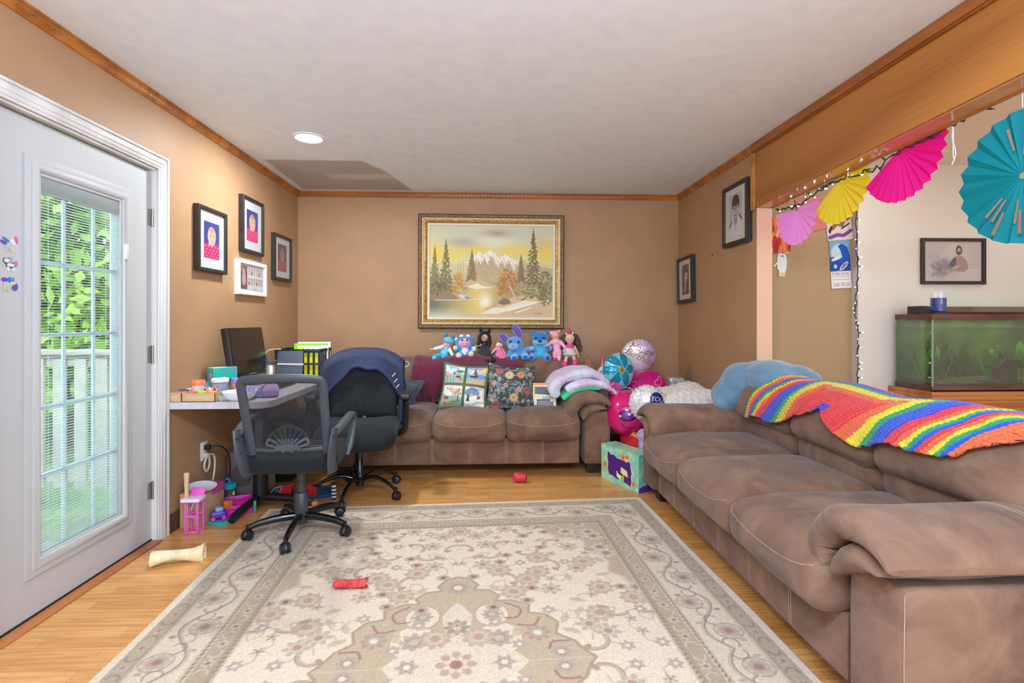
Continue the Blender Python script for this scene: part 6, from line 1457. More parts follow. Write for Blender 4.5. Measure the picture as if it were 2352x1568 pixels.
# string lights: green wire with cool white bulbs
M_wire = mat('green light wire', (40, 66, 60), .5); M_bulb = mat('cool white bulb', (226, 238, 255), .3, emit=12.); M_unlit = mat('unlit green holder', (40, 96, 60), .4)
def lights(label, pts, n, lit, amp, loc, seed):
    t = thing('string_lights', label, 'string lights', loc); rg = random.Random(seed); P = smoothpath(pts, 10); w = MB()
    P = [p + V((rg.uniform(-1, 1) * amp * .3, rg.uniform(-1, 1) * amp, rg.uniform(-1, 1) * amp)) for p in P]
    w.tube(P, .0034, 5); w.tube([p + V((.003, .004 * math.sin(i), .004 * math.cos(i))) for i, p in enumerate(P)], .0028, 5); w.build('wire', M_wire, t, True)
    for i in range(n):
        p = P[int((i + .5) * len(P) / n)]; d = V((rg.uniform(-.8, .8), rg.uniform(-1, -.2), rg.uniform(-.6, .5))).normalized()
        b = MB(); b.cyl(p, p + d * .022, .0042, n=8); s_ = b.build('socket', M_wire, t, True)
        b = MB(); b.tube([p + d * .022, p + d * .028, p + d * .036], [.0028, .0026, .001], 8); b.build('bulb', M_bulb if lit(i) else M_unlit, s_, True)
lights('lit string lights running down the edge of the cream wall', [(2.89, 3.925, 2.28), (2.885, 3.925, 1.9), (2.895, 3.92, 1.6), (2.88, 3.925, 1.3), (2.895, 3.92, 1.05), (2.885, 3.925, .72)], 30, lambda i: True, .012, (2.89, 3.92, .72), 2)
lights('partly lit string lights sagging along the oak beam above the paper fans', [(1.99, 3.50, 1.985), (2.0, 3.3, 1.955), (2.0, 3.1, 1.99), (2.0, 2.85, 2.02), (2.0, 2.6, 2.0), (2.0, 2.4, 2.04), (2.0, 2.2, 2.05), (2.0, 2.0, 2.075), (2.0, 1.7, 2.07)], 26, lambda i: i < 12, .014, (2.0, 3.0, 1.97), 4)
lights('lit string lights across the top of the tan wall', [(2.02, 3.99, 2.0), (2.3, 3.99, 2.16), (2.6, 3.99, 2.26), (2.86, 3.98, 2.34)], 18, lambda i: True, .02, (2.4, 3.98, 2.0), 7)
# children's paintings taped on the tan wall
YT = YC + .07
def sheet_on_wall(label, pxs, cv, rot=0):
    (xa, ya), (xb, yb) = pxs; p = onY(xa, ya, YT); q = onY(xb, yb, YT); t = thing('wall_drawing', label, 'drawing', ((p.x + q.x) / 2, YT, q.z))
    cx, cz = (p.x + q.x) / 2, (p.z + q.z) / 2; w, h = q.x - p.x, p.z - q.z; c_, s_ = math.cos(R(rot)), math.sin(R(rot))
    def f(X, Y, d=0.): Y = Y / cv.y[-1]; a = (X - .5) * w; b2_ = (Y - .5) * h; return cx + a * c_ - b2_ * s_, YT - .004 - d - .010 * (Y - .5) ** 2 * (1 - Y), cz + a * s_ + b2_ * c_
    sheet(cv, lambda X, Y: f(X, Y, .002), 'paper', M_paint, t, back=lambda X, Y: f(X, Y, 0), world=True); return t
c = Cv(0, 1, 0, 1, 50, 80, (226, 200, 180))
for i in range(22): c.ell(RNG.uniform(0, 1), RNG.uniform(0, 1), RNG.uniform(.06, .16), RNG.uniform(.1, .26), [(200, 30, 50), (226, 110, 40), (150, 40, 40), (240, 160, 60)][i % 4], RNG.uniform(-30, 30), .85)
sheet_on_wall('red and orange splashed painting beside the violet fan', ((1770, 500), (1816, 582)), c, -3)
c = Cv(0, 1, 0, 1, 40, 30, (214, 132, 118)); c.line([(.5, .4), (.5, .8)], .02, (150, 90, 80)); c.ell(.3, .5, .1, .12, (196, 116, 100)); sheet_on_wall('salmon paper sheet hung behind the violet and yellow fans', ((1832, 452), (1892, 532)), c, 12)
c = Cv(0, 1, 0, 1, 70, 70, (228, 214, 200))
for P, w, q in (([(.1, .12), (.4, .2), (.65, .16), (.95, .32)], .13, (120, 70, 160)), ([(.55, .55), (.75, .7), (.92, .8)], .13, (120, 70, 160)), ([(.25, .45), (.4, .62), (.62, .55)], .15, (150, 104, 80)), ([(.1, .35), (.2, .5), (.12, .3)], .07, (40, 36, 40)), ([(.6, .42), (.8, .52), (.9, .58)], .06, (60, 50, 50)), ([(.08, .8), (.2, .66)], .05, (40, 36, 40))): c.line(P, w, q)
sheet_on_wall('purple, brown and black brush painting above the wave picture', ((1897, 488), (1955, 552)), c, 5)
c = Cv(0, 1, 0, 1.9, 90, 170, (236, 232, 230)); c.rect(0, .66, 1, 1.9, (126, 176, 206)); c.ell(.4, 1.4, .35, .3, (226, 236, 244), 20, .8, soft=.1); c.poly([(0, .66), (1, .66), (1, 1.25), (.86, 1.6), (.6, 1.72), (.4, 1.62), (.52, 1.5), (.62, 1.2), (.45, 1.12), (.2, 1.22), (0, 1.2)], (24, 90, 190)); c.poly([(0, .9), (.3, 1.05), (.6, 1.0), (1, 1.1), (1, .66), (0, .66)], (40, 70, 160)); c.ell(.3, 1.15, .25, .06, (230, 240, 246), 15)
c.ell(.68, .86, .26, .09, (250, 250, 250), 35); c.ell(.68, .86, .22, .06, (120, 130, 170), 35); c.poly([(.62, .9), (.6, 1.02), (.72, .93)], (120, 130, 170)); c.poly([(.45, .75), (.36, .66), (.5, .64)], (120, 130, 170)); c.ell(.25, .85, .08, None, (190, 220, 240)); c.text("I'd like to be", .47, .57, .17, (60, 60, 70), .1)
for y in (.46, .34, .2): c.line([(.05, y), (.95, y)], .012, (90, 90, 100))
c.text('under the sea', .5, .13, .15, (70, 70, 80), .1); c.line([(0, .66), (1, .66)], .015, (180, 180, 180))
sheet_on_wall('blue wave and dolphin picture with a handwritten strip below', ((1906, 549), (1952, 662)), c, 3)
gh = thing('ghost_cutout', 'white paper ghost cut out pinned to the tan wall', 'cutout', (onY(1795, 635, YT).x, YT, onY(1795, 635, YT).z))
gp = [onY(x, y, YT - .003) for x, y in ((1785, 592), (1788, 580), (1797, 577), (1804, 582), (1807, 600), (1806, 616), (1804, 622), (1802, 634), (1788, 634), (1789, 622), (1785, 616))]
MB().sheet_loft([[p + V((0, -.003, 0)) for p in gp], gp]).build('body', mat('white card', (232, 238, 234), .6), gh, True, ang=20)
for x in (1794.5, 1799): MB().ell(onY(x, 588, YT - .008), (.0035, .0015, .008)).build('eye', mat('black ink', (30, 30, 34), .5), gh, True)
MB().sheet_loft([[onY(x, y, YT - .008 + d) for x, y in ((1777, 610), (1786, 600), (1787, 604), (1779, 613))] for d in (0, .002)]).build('arm', mat('white card', (232, 238, 234), .6), gh, True, ang=20)
for x in (1789, 1797): MB().sheet_loft([[onY(a, y, YT - .008 + d) for a, y in ((x, 625), (x + 6, 625), (x + 5, 635), (x - 1, 635))] for d in (0, .002)]).build('foot', mat('cream card', (226, 206, 170), .6), gh, True, ang=20)
# ================================================================ PICTURES ON THE WALLS
M_gold = mat('antique gold', (176, 138, 78), .35, .45, var=.25, scale=60); M_gilt = mat('pale gilt', (226, 204, 150), .35, .3, var=.1, scale=60); M_bronze = mat('dark bronze', (92, 62, 30), .4, .4, var=.3, scale=50)
px0, px1, pz0, pz1 = -.675, .730, 1.137, 2.236
pt_ = thing('painting', 'large gilt framed oil painting of a snowy mountain above a golden lake', 'painting', (.027, YB, pz0)); pt_.rotation_euler = (0, R(.25), 0); pt_.location.y = YB - .001
def rel(mb, name, m, par): return mb.build(name, m, par)
def fr_loop(prof, m, name, par, x0, x1, z0, z1):
    """Mitred picture moulding: prof lists (inset, depth) pairs."""
    secs = []
    for q in prof:
        d, y = q; secs.append([V((x0 + d, -y, z0 + d)), V((x1 - d, -y, z0 + d)), V((x1 - d, -y, z1 - d)), V((x0 + d, -y, z1 - d))])
    return MB().sheet_loft(secs, cap=False).build(name, m, par, ang=25)
fx0, fx1, fz1 = px0 - .027, px1 - .027, pz1 - pz0
fr_loop([(0, 0), (0, .045), (.008, .052), (.03, .05), (.034, .044)], M_bronze, 'outer_moulding', pt_, fx0, fx1, 0, fz1)
fr_loop([(.034, .044), (.036, .052), (.046, .056), (.056, .05), (.058, .042)], M_gilt, 'gilt_moulding', pt_, fx0, fx1, 0, fz1)
fr_loop([(.058, .042), (.066, .044), (.08, .036), (.086, .03)], M_gold, 'inner_moulding', pt_, fx0, fx1, 0, fz1)
fr_loop([(.086, .03), (.088, .034), (.106, .03), (.112, .016)], mat('cream liner', (236, 220, 184), .6), 'liner', pt_, fx0, fx1, 0, fz1)
bd = MB(); k = 60
for i in range(k):
    for z in (.046, fz1 - .046): bd.ell((fx0 + .05 + (fx1 - fx0 - .1) * i / (k - 1), -.056, z), (.009, .004, .007), nu=6, nv=4)
for i in range(46):
    for x in (fx0 + .046, fx1 - .046): bd.ell((x, -.056, .05 + (fz1 - .1) * i / 45), (.007, .004, .009), nu=6, nv=4)
bd.build('beading', M_gilt, pt_)
# the canvas, 100 x 75 units
c = Cv(0, 100, 0, 75, 400, 300, (214, 206, 170))
Y = c.Y / 75; X = c.X / 100
def mixin(mask, col): 
    m = np.clip(mask, 0, 1)[..., None]; c.C = c.C * (1 - m) + np.array(col) / 255. * m
nzz = np.zeros_like(X)
for f, a in ((5, .5), (11, .3), (23, .2)):
    nzz += a * np.sin(X * f * 2.2 + 3 * np.sin(Y * f * 1.7 + f)) * np.cos(Y * f * 2.6 + 2 * np.sin(X * f))
sky = Y > .42
mixin(sky * 1., (222, 212, 160)); mixin(sky * np.clip((Y - .55) / .45, 0, 1) * .7, (196, 200, 178)); mixin(sky * np.exp(-((Y - .71) / .11) ** 2) * np.clip(.55 + nzz * .8, 0, 1), (242, 204, 60)); mixin(sky * np.exp(-((Y - .82) / .05) ** 2 - ((X - .28) / .12) ** 2) * .8, (164, 152, 150))
mixin(sky * np.exp(-((Y - .92) / .04) ** 2 - ((X - .54) / .1) ** 2) * .8, (176, 140, 100)); mixin(sky * np.exp(-((Y - .83) / .06) ** 2 - ((X - .52) / .18) ** 2) * .7, (236, 230, 196)); mixin(sky * np.exp(-((Y - .8) / .09) ** 2 - ((X - .92) / .12) ** 2) * .5, (230, 184, 96))
# mountains
def ridge(pts): return np.interp(c.x, [p[0] for p in pts], [p[1] for p in pts])[None, :]
r = ridge([(30, 44), (36, 50), (40, 54), (43, 51), (49, 55.5), (53, 52), (56, 48), (61, 52), (66, 49), (70, 46), (74, 50), (80, 44), (100, 40)]); inm = (c.Y < r + .5 * np.sin(c.X * 2.3)) & (c.Y > 25) & (c.X > 30)
mixin(inm * np.clip((c.X - 30) / 8, 0, 1) * np.clip((c.Y - 27) / 8, 0, 1), (196, 164, 120)); sn = np.clip((c.Y - (r - 7.5 + 2.6 * np.sin(c.X * .9) + 1.6 * np.sin(c.X * 2.3 + c.Y * .8))) / 2.2, 0, 1) * inm * np.clip((66 - np.abs(c.X - 48) * 2.1) / 20, 0, 1); mixin(sn * .92, (250, 240, 226)); mixin(inm * np.clip(np.sin(c.X * 1.1 + c.Y * .75 + nzz * 2) * 1.5 - .6, 0, 1) * .4 * np.clip((r - c.Y) / 3, 0, 1), (172, 136, 106))
mixin(np.clip((40 - np.abs(c.Y - 34) * 2) / 40, 0, 1) * (c.Y < 44) * (c.Y > 22) * .55, (190, 164, 110))
# forest haze, lake and shores
mixin((c.Y < 32) * np.clip((32 - c.Y) / 6, 0, 1) * .8, (150, 124, 70))
lake = c.Y < 26; mixin(lake * 1., (168, 146, 84)); mixin(lake * np.exp(-((c.X - 40) / 16) ** 2) * .9, (236, 196, 104)); mixin(lake * np.exp(-((c.X - 45) / 5) ** 2 - ((c.Y - 13) / 6) ** 2), (250, 240, 214)); mixin(lake * np.clip((18 - c.X) / 14, 0, 1) * np.clip((13 - np.abs(c.Y - 9)) / 8, 0, 1), (110, 110, 80)); mixin((c.Y < 9) * np.clip((9 - c.Y) / 8, 0, 1) * np.clip((40 - c.X) / 20, 0, 1) * .9, (206, 202, 182)); mixin(lake * np.clip(np.sin(c.X * 3.1 + nzz * 3), 0, 1) * .10, (120, 104, 66))
c.poly([(28, 27), (34, 31), (40, 32), (48, 28), (56, 26), (50, 23.5), (38, 23), (30, 23)], (206, 176, 120)); c.poly([(30, 25), (38, 28), (44, 25.5), (52, 24.5), (38, 23)], (240, 224, 190))
c.poly([(0, 28), (10, 22), (20, 20), (30, 16.5), (36, 15), (28, 14), (12, 14), (0, 14.5)], (150, 118, 84)); c.poly([(18, 20), (26, 19), (33, 15.6), (24, 14.6)], (196, 150, 110)); c.line([(4, 14), (20, 14.2), (38, 15)], .6, (246, 236, 214), .8); c.ell(27, 17, 4, 1.6, (214, 204, 206), -20); c.ell(30, 16, 2, 1, (150, 130, 140), -20)
c.poly([(28, 0), (40, 4), (50, 8), (58, 14), (68, 17), (80, 18), (100, 14), (100, 0)], (214, 180, 132)); c.poly([(40, 3), (52, 8), (60, 8), (76, 14), (90, 13), (70, 7), (55, 3)], (240, 222, 190)); c.poly([(55, 12), (60, 16), (64, 15), (66, 12), (60, 10)], (130, 96, 66)); c.line([(64, 6), (74, 9), (86, 12)], 1.4, (248, 240, 226), .8); c.line([(70, 4), (82, 8)], 1.0, (250, 244, 232), .7)
for i in range(40): x = RNG.uniform(44, 56); c.line([(x, 2 + (x - 36) * .42), (x + RNG.uniform(-.6, .6), 3.6 + (x - 36) * .42)], .35, (214, 140, 70), .7)
def spruce(x, y, h, w, dark, lite, n=46):
    c.line([(x, y), (x, y + h)], .45, dark)
    for i in range(n):
        t = i / n; yy = y + h * (.02 + .95 * t); ww = w * (1 - t) ** .8 * (.75 + .25 * math.sin(i * 1.7))
        for k in range(7):
            s_ = RNG.uniform(-1, 1) * ww; q = abs(s_) / max(ww, .1); d = RNG.uniform(.5, 1.3); col = [v + (l_ - v) * RNG.uniform(0, 1) * (.25 + .75 * (RNG.uniform() < .35)) for v, l_ in zip(dark, lite)]
            c.line([(x + s_ * .72, yy - .22 * abs(s_)), (x + s_ * 1.05, yy - .36 * abs(s_) - d * .5)], .55 + .4 * (1 - t), col, .85)
spruce(4, 22, 37, 6, (120, 108, 66), (150, 136, 80)); spruce(13, 22, 42, 7.5, (96, 86, 46), (170, 146, 62)); spruce(34, 31, 25, 5, (118, 96, 44), (190, 150, 66)); spruce(74, 30, 22, 4, (124, 96, 44), (170, 130, 60)); spruce(84, 16, 58, 10, (88, 72, 36), (156, 132, 50), 64)
for x in (23, 25, 27, 46, 44): c.line([(x, 30), (x, 46 if x < 30 else 38)], .3, (140, 120, 76), .7)
def bush(x, y, rx, ry, cols, n):
    for i in range(n): a = RNG.uniform(0, 6.28); q = RNG.uniform(0, 1) ** .5; c.ell(x + rx * q * math.cos(a), y + ry * q * math.sin(a), RNG.uniform(.5, 1.3), RNG.uniform(.4, 1), cols[i % len(cols)], RNG.uniform(0, 180), .85)
bush(94, 24, 7, 14, [(120, 108, 60), (146, 130, 76), (100, 92, 50)], 160); bush(6, 26, 8, 9, [(118, 104, 56), (150, 128, 66), (96, 86, 44)], 130); bush(23, 28, 4.5, 9, [(196, 140, 56), (170, 118, 44), (214, 166, 80)], 110); bush(27, 22, 5, 3, [(170, 140, 70), (196, 170, 100)], 50); bush(63, 30, 7, 10, [(184, 124, 40), (206, 148, 60), (150, 98, 34)], 220); bush(58, 24, 4, 6, [(196, 140, 50), (160, 108, 40)], 90); bush(80, 22, 11, 5, [(120, 112, 50), (160, 142, 80), (196, 176, 120)], 160)
c.line([(71, 15), (68, 20), (65, 25), (64.5, 29)], 1.5, (190, 140, 104)); c.line([(70.5, 15), (67.5, 20), (64.8, 26)], .5, (240, 214, 190)); c.line([(18.5, 19), (20, 24)], .8, (206, 150, 90)); c.line([(85 + .5 * i, 3.4 + .7 * math.sin(i * 1.9) * (1 if i % 5 else 1.6)) for i in range(13)], .3, (120, 90, 70), .8); c.grain(.02)
sheet(c, lambda x, y: (fx0 + .108 + x / 100 * (fx1 - fx0 - .216), -.018 + 0 * x, .108 + y / 75 * (fz1 - .216)), 'canvas', amat('oil paint', .45, bump=.04, bscale=400), pt_)

def wallpic(label, wall, a0, a1, z0, z1, wd, dep, mframe, cv, mat_w, tilt=0, cat='picture', mcol=(212, 216, 215), group=None):
    """Framed, matted photograph on a side wall; a0..a1 runs along y as seen from inside, left to right."""
    w = abs(a1 - a0); h = z1 - z0; xw = XL if wall == 'L' else XR
    t = thing('picture_frame', label, cat, (xw, (a0 + a1) / 2, (z0 + z1) / 2), 0, group); t.rotation_euler = (0, R(tilt), R(90) if wall == 'L' else R(-90))
    fr_loop([(0, 0), (0, dep), (.004, dep + .003), (wd - .004, dep + .002), (wd, dep - .002), (wd, dep - .012)], mframe, 'frame', t, -w / 2, w / 2, -h / 2, h / 2)
    MB().box((0, -dep + .015, 0), (w - 2 * wd + .002, .004, h - 2 * wd + .002)).build('mat_board', mat('mat board%s' % str(mcol), mcol, .7), t)
    ox = cv.X.mean(); sheet(cv, lambda x, y: (x, -dep + .0125 + 0 * x, y), 'photograph', amat('photo paper', .3), t)
    MB().box((0, -dep + .008, 0), (w - 2 * wd + .001, .001, h - 2 * wd + .001)).build('glazing', glass('picture glass', opac=.18), t); return t
M_bf = mat('black wood frame', (44, 40, 37), .4, var=.15, scale=12)
def baby(w, h, tilt, mouth, dim=1.):
    c = Cv(-w / 2, w / 2, -h / 2, h / 2, 84, 120, [v * dim for v in (28, 66, 150)]); c.ell(-.3 * w, .3 * h, .15 * w, .4 * h, [v * dim for v in (20, 50, 124)], 20, .6, soft=.03)
    q = [v * dim for v in (214, 24, 110)]; c.poly([(-w / 2, -h / 2), (w / 2, -h / 2), (w / 2, -.1 * h), (.25 * w, -.06 * h), (.1 * w, -.13 * h), (-.12 * w, -.13 * h), (-.3 * w, -.08 * h), (-w / 2, -.12 * h)], q)
    for i in range(5):
        for j in range(4): c.ell(-.42 * w + .21 * w * i + (.1 * w if j % 2 else 0), -.17 * h - .09 * h * j, .022 * w, None, (250, 226, 240))
    s = [v * dim for v in (232, 182, 160)]; c.ell(.0, .12 * h, .27 * w, .26 * h, s, tilt); c.ell(.02 * w, .30 * h, .2 * w, .08 * h, [v * dim for v in (150, 104, 84)], tilt, .5, soft=.015); c.ell(-.02 * w, -.1 * h, .2 * w, .05 * h, s)
    for x in (-.10, .10): c.ell(x * w + .02 * w, .12 * h, .035 * w, .018 * h, (40, 32, 34)); c.arc(x * w + .02 * w, .14 * h, .05 * w, 30, 150, .008 * w + .001, (150, 110, 96)); c.ell(x * 1.6 * w, .03 * h, .07 * w, .05 * h, [v * dim for v in (236, 160, 150)], 0, .5, soft=.01)
    c.ell(.02 * w, .055 * h, .035 * w, .018 * h, [v * dim for v in (206, 150, 130)]); c.ell(.02 * w, -.01 * h, .06 * w, mouth * h, [v * dim for v in (190, 90, 96)]); return c
wallpic('largest black framed baby portrait, nearest the door', 'L', 3.268, 3.618, 1.525, 1.938, .024, .034, M_bf, baby(.185, .235, 0, .012), .05)
wallpic('black framed baby portrait hung highest, above the white frame', 'L', 3.845, 4.197, 1.722, 2.138, .024, .034, M_bf, baby(.185, .235, 4, .008), .05)
wallpic('black framed baby portrait nearest the room corner, slightly darker', 'L', 4.408, 4.778, 1.562, 1.954, .024, .034, M_bf, baby(.185, .235, -2, .02, .72), .05)
c = Cv(-.19, .19, -.09, .09, 150, 72, (226, 230, 228)); c.rect(-.18, -.085, -.075, .085, (110, 84, 70)); c.ell(-.128, -.01, .03, .05, (200, 170, 190)); c.ell(-.128, .045, .016, .018, (226, 180, 160)); c.rect(-.18, -.085, -.075, -.06, (90, 80, 84)); c.ell(-.15, .06, .02, .02, (200, 160, 140), 0, .6)
for j in range(2):
    for i in range(6): x = -.045 + .043 * i; y = .05 - .075 * j; c.rect(x - .013, y - .026, x + .013, y + .026, (170, 140, 130)); c.ell(x, y + .008, .008, .01, (236, 200, 180)); c.rect(x - .01, y - .024, x + .01, y - .004, [(200, 190, 210), (150, 90, 90), (190, 210, 220)][(i + j) % 3])
c.line([(.02, -.08), (.09, -.08)], .006, (170, 170, 170))
wallpic('white framed collage of small baby photos', 'L', 3.786, 4.256, 1.404, 1.662, .03, .03, mat('white frame', (244, 242, 240), .4), c, .03, cat='photo collage', mcol=(228, 232, 230))
c = Cv(-.10, .10, -.16, .16, 110, 170, (196, 200, 210)); c.poly([(-.10, -.16), (.10, -.16), (.10, -.05), (.04, -.01), (0, -.06), (-.04, -.01), (-.10, -.07)], (226, 228, 234)); c.poly([(-.10, -.075), (-.05, -.03), (-.055, -.055), (-.10, -.10)], (50, 50, 56)); c.poly([(.10, -.045), (.055, -.0), (.055, -.025), (.10, -.065)], (50, 50, 56)); c.ell(0, -.02, .03, .06, (150, 150, 156)); c.ell(0, .045, .047, .075, (190, 190, 194)); c.ell(0, .105, .052, .042, (44, 44, 48)); c.ell(-.046, .08, .012, .035, (44, 44, 48)); c.ell(.046, .08, .012, .035, (44, 44, 48))
for x in (-.02, .02): c.ell(x, .045, .010, .005, (50, 50, 54)); c.line([(x - .012, .06), (x + .012, .061)], .005, (60, 60, 64))
c.line([(0, .04), (-.004, .015), (.006, .013)], .004, (130, 130, 136)); c.ell(0, -.008, .016, .006, (110, 100, 106)); c.line([(0, -.07), (0, -.12)], .006, (150, 150, 160))
wallpic('black framed black and white portrait of a person in a uniform, hung high', 'R', 3.975, 3.588, 1.780, 2.238, .03, .04, M_bf, c, .05, mcol=(226, 222, 206))
c = Cv(-.085, .085, -.14, .14, 90, 140, (60, 58, 56)); c.rect(-.075, -.13, .075, .13, (120, 118, 116)); c.poly([(-.075, -.13), (.075, -.13), (.075, .02), (.02, -.02), (-.03, -.04)], (50, 48, 48)); c.ell(.0, .05, .062, .085, (30, 28, 28)); c.ell(-.035, -.03, .03, .09, (30, 28, 28), -8); c.ell(.012, .03, .038, .06, (196, 194, 190), -10); c.poly([(-.02, -.02), (.02, -.04), (.0, -.12), (-.03, -.125)], (176, 174, 170)); c.ell(.012, .085, .04, .02, (30, 28, 28), -20)
for x in (-.004, .028): c.ell(x, .035, .008, .004, (40, 38, 38))
c.ell(.014, -.008, .011, .004, (90, 80, 80))
wallpic('crooked black framed black and white portrait of a long haired person, near the corner', 'R', 4.945, 4.59, 1.385, 1.812, .028, .04, M_bf, c, .05, tilt=-2.2, mcol=(222, 218, 204))
nk = thing('wall_hook', 'tiny bare picture hook on the short brown wall', 'hook', (XR, 4.24, 1.765)); MB().box((-.003, 0, 0), (.004, .006, .02)).build('hook', mat('rusty steel', (70, 50, 40), .5, .5), nk)
# unicorn stickers on the door
def sticker(label, px, py, parts):
    o = onX(px, py, XL - .0295); t = thing('door_sticker', label, 'sticker', o); mb = MB()
    for i, (dx, dy, rx, ry, rot, q) in enumerate(parts): mb.ell(o + V((.0006 + .0001 * i, dx * .0018, -dy * .0018)), (.0012, rx * .0018, ry * .0018), rot=(rot, 0, 0), nu=14, nv=6, col=q)
    mb.build('decal', amat('glitter film', .25, .1), t, True, colors=True)
wht, gr, pu, pkk, bu, ye = (226, 228, 234), (190, 196, 206), (120, 80, 170), (206, 110, 180), (70, 130, 190), (226, 206, 130)
sticker('sparkly winged unicorn sticker, topmost on the white door', 22, 560, [(0, 2, 13, 8, 0, gr), (9, -6, 8, 8, 0, wht), (14, -10, 6, 9, 0, pkk), (8, -15, 3, 5, 0, ye), (-9, -8, 10, 4, -30, bu), (-14, -2, 9, 4, -20, pu), (-7, 12, 3, 7, 0, gr), (8, 12, 3, 7, 0, ye), (2, 11, 3, 6, 0, gr)])
sticker('small white unicorn sticker with a rainbow mane, middle one on the door', 22, 604, [(2, 4, 12, 7, 0, (90, 84, 90)), (2, 4, 11, 6, 0, wht), (-7, -5, 9, 8, 0, (90, 84, 90)), (-7, -5, 8, 7, 0, wht), (-9, -10, 5, 3, 0, (220, 130, 110)), (2, -6, 4, 8, -20, (150, 170, 170)), (14, 0, 4, 7, 0, pkk), (-4, 13, 3.4, 5, 0, wht), (9, 13, 3.4, 5, 0, wht)])
sticker('purple tailed unicorn sticker, lowest on the white door', 20, 651, [(0, 2, 14, 8, 0, gr), (-9, -8, 9, 5, 0, pu), (1, -7, 5, 8, -15, bu), (14, 6, 8, 9, 0, pu), (11, -1, 6, 5, 0, ye), (10, -9, 3, 6, 0, (110, 140, 200)), (-10, 10, 3, 6, 0, ye), (-2, 12, 3, 6, 0, gr)])
# outlet with its two plugs
ol = thing('wall_outlet', 'white wall outlet with a black and a cream plug under the desk', 'outlet', (XL, 3.385, .38)); MB().box((.003, 0, 0), (.006, .072, .118), bev=.002).build('cover_plate', mat('outlet white', (238, 232, 224), .4), ol)
for z in (.028, -.028): MB().box((.0065, 0, z), (.004, .034, .03), bev=.006).build('receptacle', mat('outlet ivory', (228, 220, 210), .4), ol)
cb_ = thing('power_cord', 'black power cord plugged into the wall outlet', 'cord', (XL + .01, 3.385, .40)); b = MB(); b.box((XL + .025, 3.385, .404), (.035, .03, .03), bev=.006); b.tube(smoothpath([(XL + .04, 3.39, .404), (XL + .09, 3.42, .40), (XL + .10, 3.50, .33), (XL + .085, 3.545, .2), (XL + .07, 3.55, .03), (XL + .04, 3.56, .006)], 6), .0045, 6); b.build('cord', mat('black cord', (24, 24, 26), .5), cb_, True)
cb_ = thing('power_cord', 'cream power cord coiled once below the wall outlet', 'cord', (XL + .01, 3.385, .35)); b = MB(); b.box((XL + .02, 3.385, .352), (.03, .028, .028), bev=.006); b.tube(smoothpath([(XL + .035, 3.385, .35), (XL + .05, 3.36, .30), (XL + .05, 3.325, .265), (XL + .05, 3.30, .31), (XL + .05, 3.34, .36), (XL + .055, 3.40, .35), (XL + .055, 3.415, .28), (XL + .05, 3.40, .18), (XL + .045, 3.40, .12), (XL + .04, 3.42, .006)], 6), .006, 7); b.build('cord', mat('cream cable', (216, 202, 186), .5), cb_, True)

# ================================================================ ON THE FLOOR
# the rug: quarter of the pattern worked out, then mirrored
WR, LR = 2.433, 3.22
NX, NY = 272, 368
IV, TN, TN2, SG, DKG, RS_, BL = (232, 220, 198), (196, 172, 136), (184, 164, 130), (160, 152, 128), (92, 92, 84), (186, 148, 126), (174, 172, 162)
c = Cv(0, WR / 2, 0, LR / 2, NX, NY, IV)
# field outline: scalloped spandrels in the corner (a along the width from the centre, b along the length)
fa, fb = WR / 2 - .40, LR / 2 - .40
sp = [(.36, fb), (.37, fb - .05), (.40, fb - .075), (.47, fb - .05), (.50, fb - .10), (.52, fb - .16), (.60, fb - .20), (.66, fb - .17), (.68, fb - .26), (.66, fb - .36), (.72, fb - .42), (.75, fb - .50), (.72, fb - .60), (.78, fb - .66), (.79, fb - .78), (fa - .02, fb - .85), (fa, fb - .9)]
c.poly(sp + [(fa, fb)], TN); c.line(sp, .012, (206, 186, 150)); c.line([(x - .012, y - .012) for x, y in sp], .006, (214, 204, 182))
# central medallion
md = [(0, .62), (.05, .60), (.09, .54), (.07, .50), (.14, .49), (.18, .44), (.16, .40), (.23, .40), (.30, .36), (.29, .30), (.36, .28), (.40, .22), (.38, .15), (.44, .10), (.47, .04), (.5, 0), (0, 0)]
c.poly(md, (200, 178, 142)); c.line(md[:-1], .012, (176, 150, 120))
for x, y, r in ((.16, .14, .09), (.14, .30, .07)): c.ell(x, y, r, r * 1.15, IV); c.ell(x, y, r, r * 1.15, RS_, 0, .7, ring=.004); c.flower(x, y, r * .6, [BL, RS_, (206, 190, 160)], 8)
c.poly([(0, .40), (.03, .36), (.06, .30), (.05, .2), (.10, .12), (.22, .05), (.26, 0), (0, 0)], (226, 214, 192)); c.flower(0, 0, .07, [(196, 160, 142), (226, 208, 188), (170, 110, 96)], 8); c.flower(0, .22, .05, [SG, RS_, IV], 8); c.flower(.17, 0, .04, [BL, RS_, IV], 6); c.flower(.0, .52, .06, [BL, RS_, IV], 8); c.flower(.31, .16, .05, [RS_, BL, IV], 8); c.flower(.38, .04, .04, [BL, RS_, IV], 8)
for q in ([(.2, .38), (.26, .33), (.24, .27), (.19, .27)], [(.33, .26), (.30, .21), (.24, .22)], [(.42, .1), (.36, .1), (.34, .06)]): c.line(smoothpath([(*p, 0) for p in q], 5) and [(p.x, p.y) for p in smoothpath([(*p, 0) for p in q], 5)], .010, (166, 96, 80), .8)
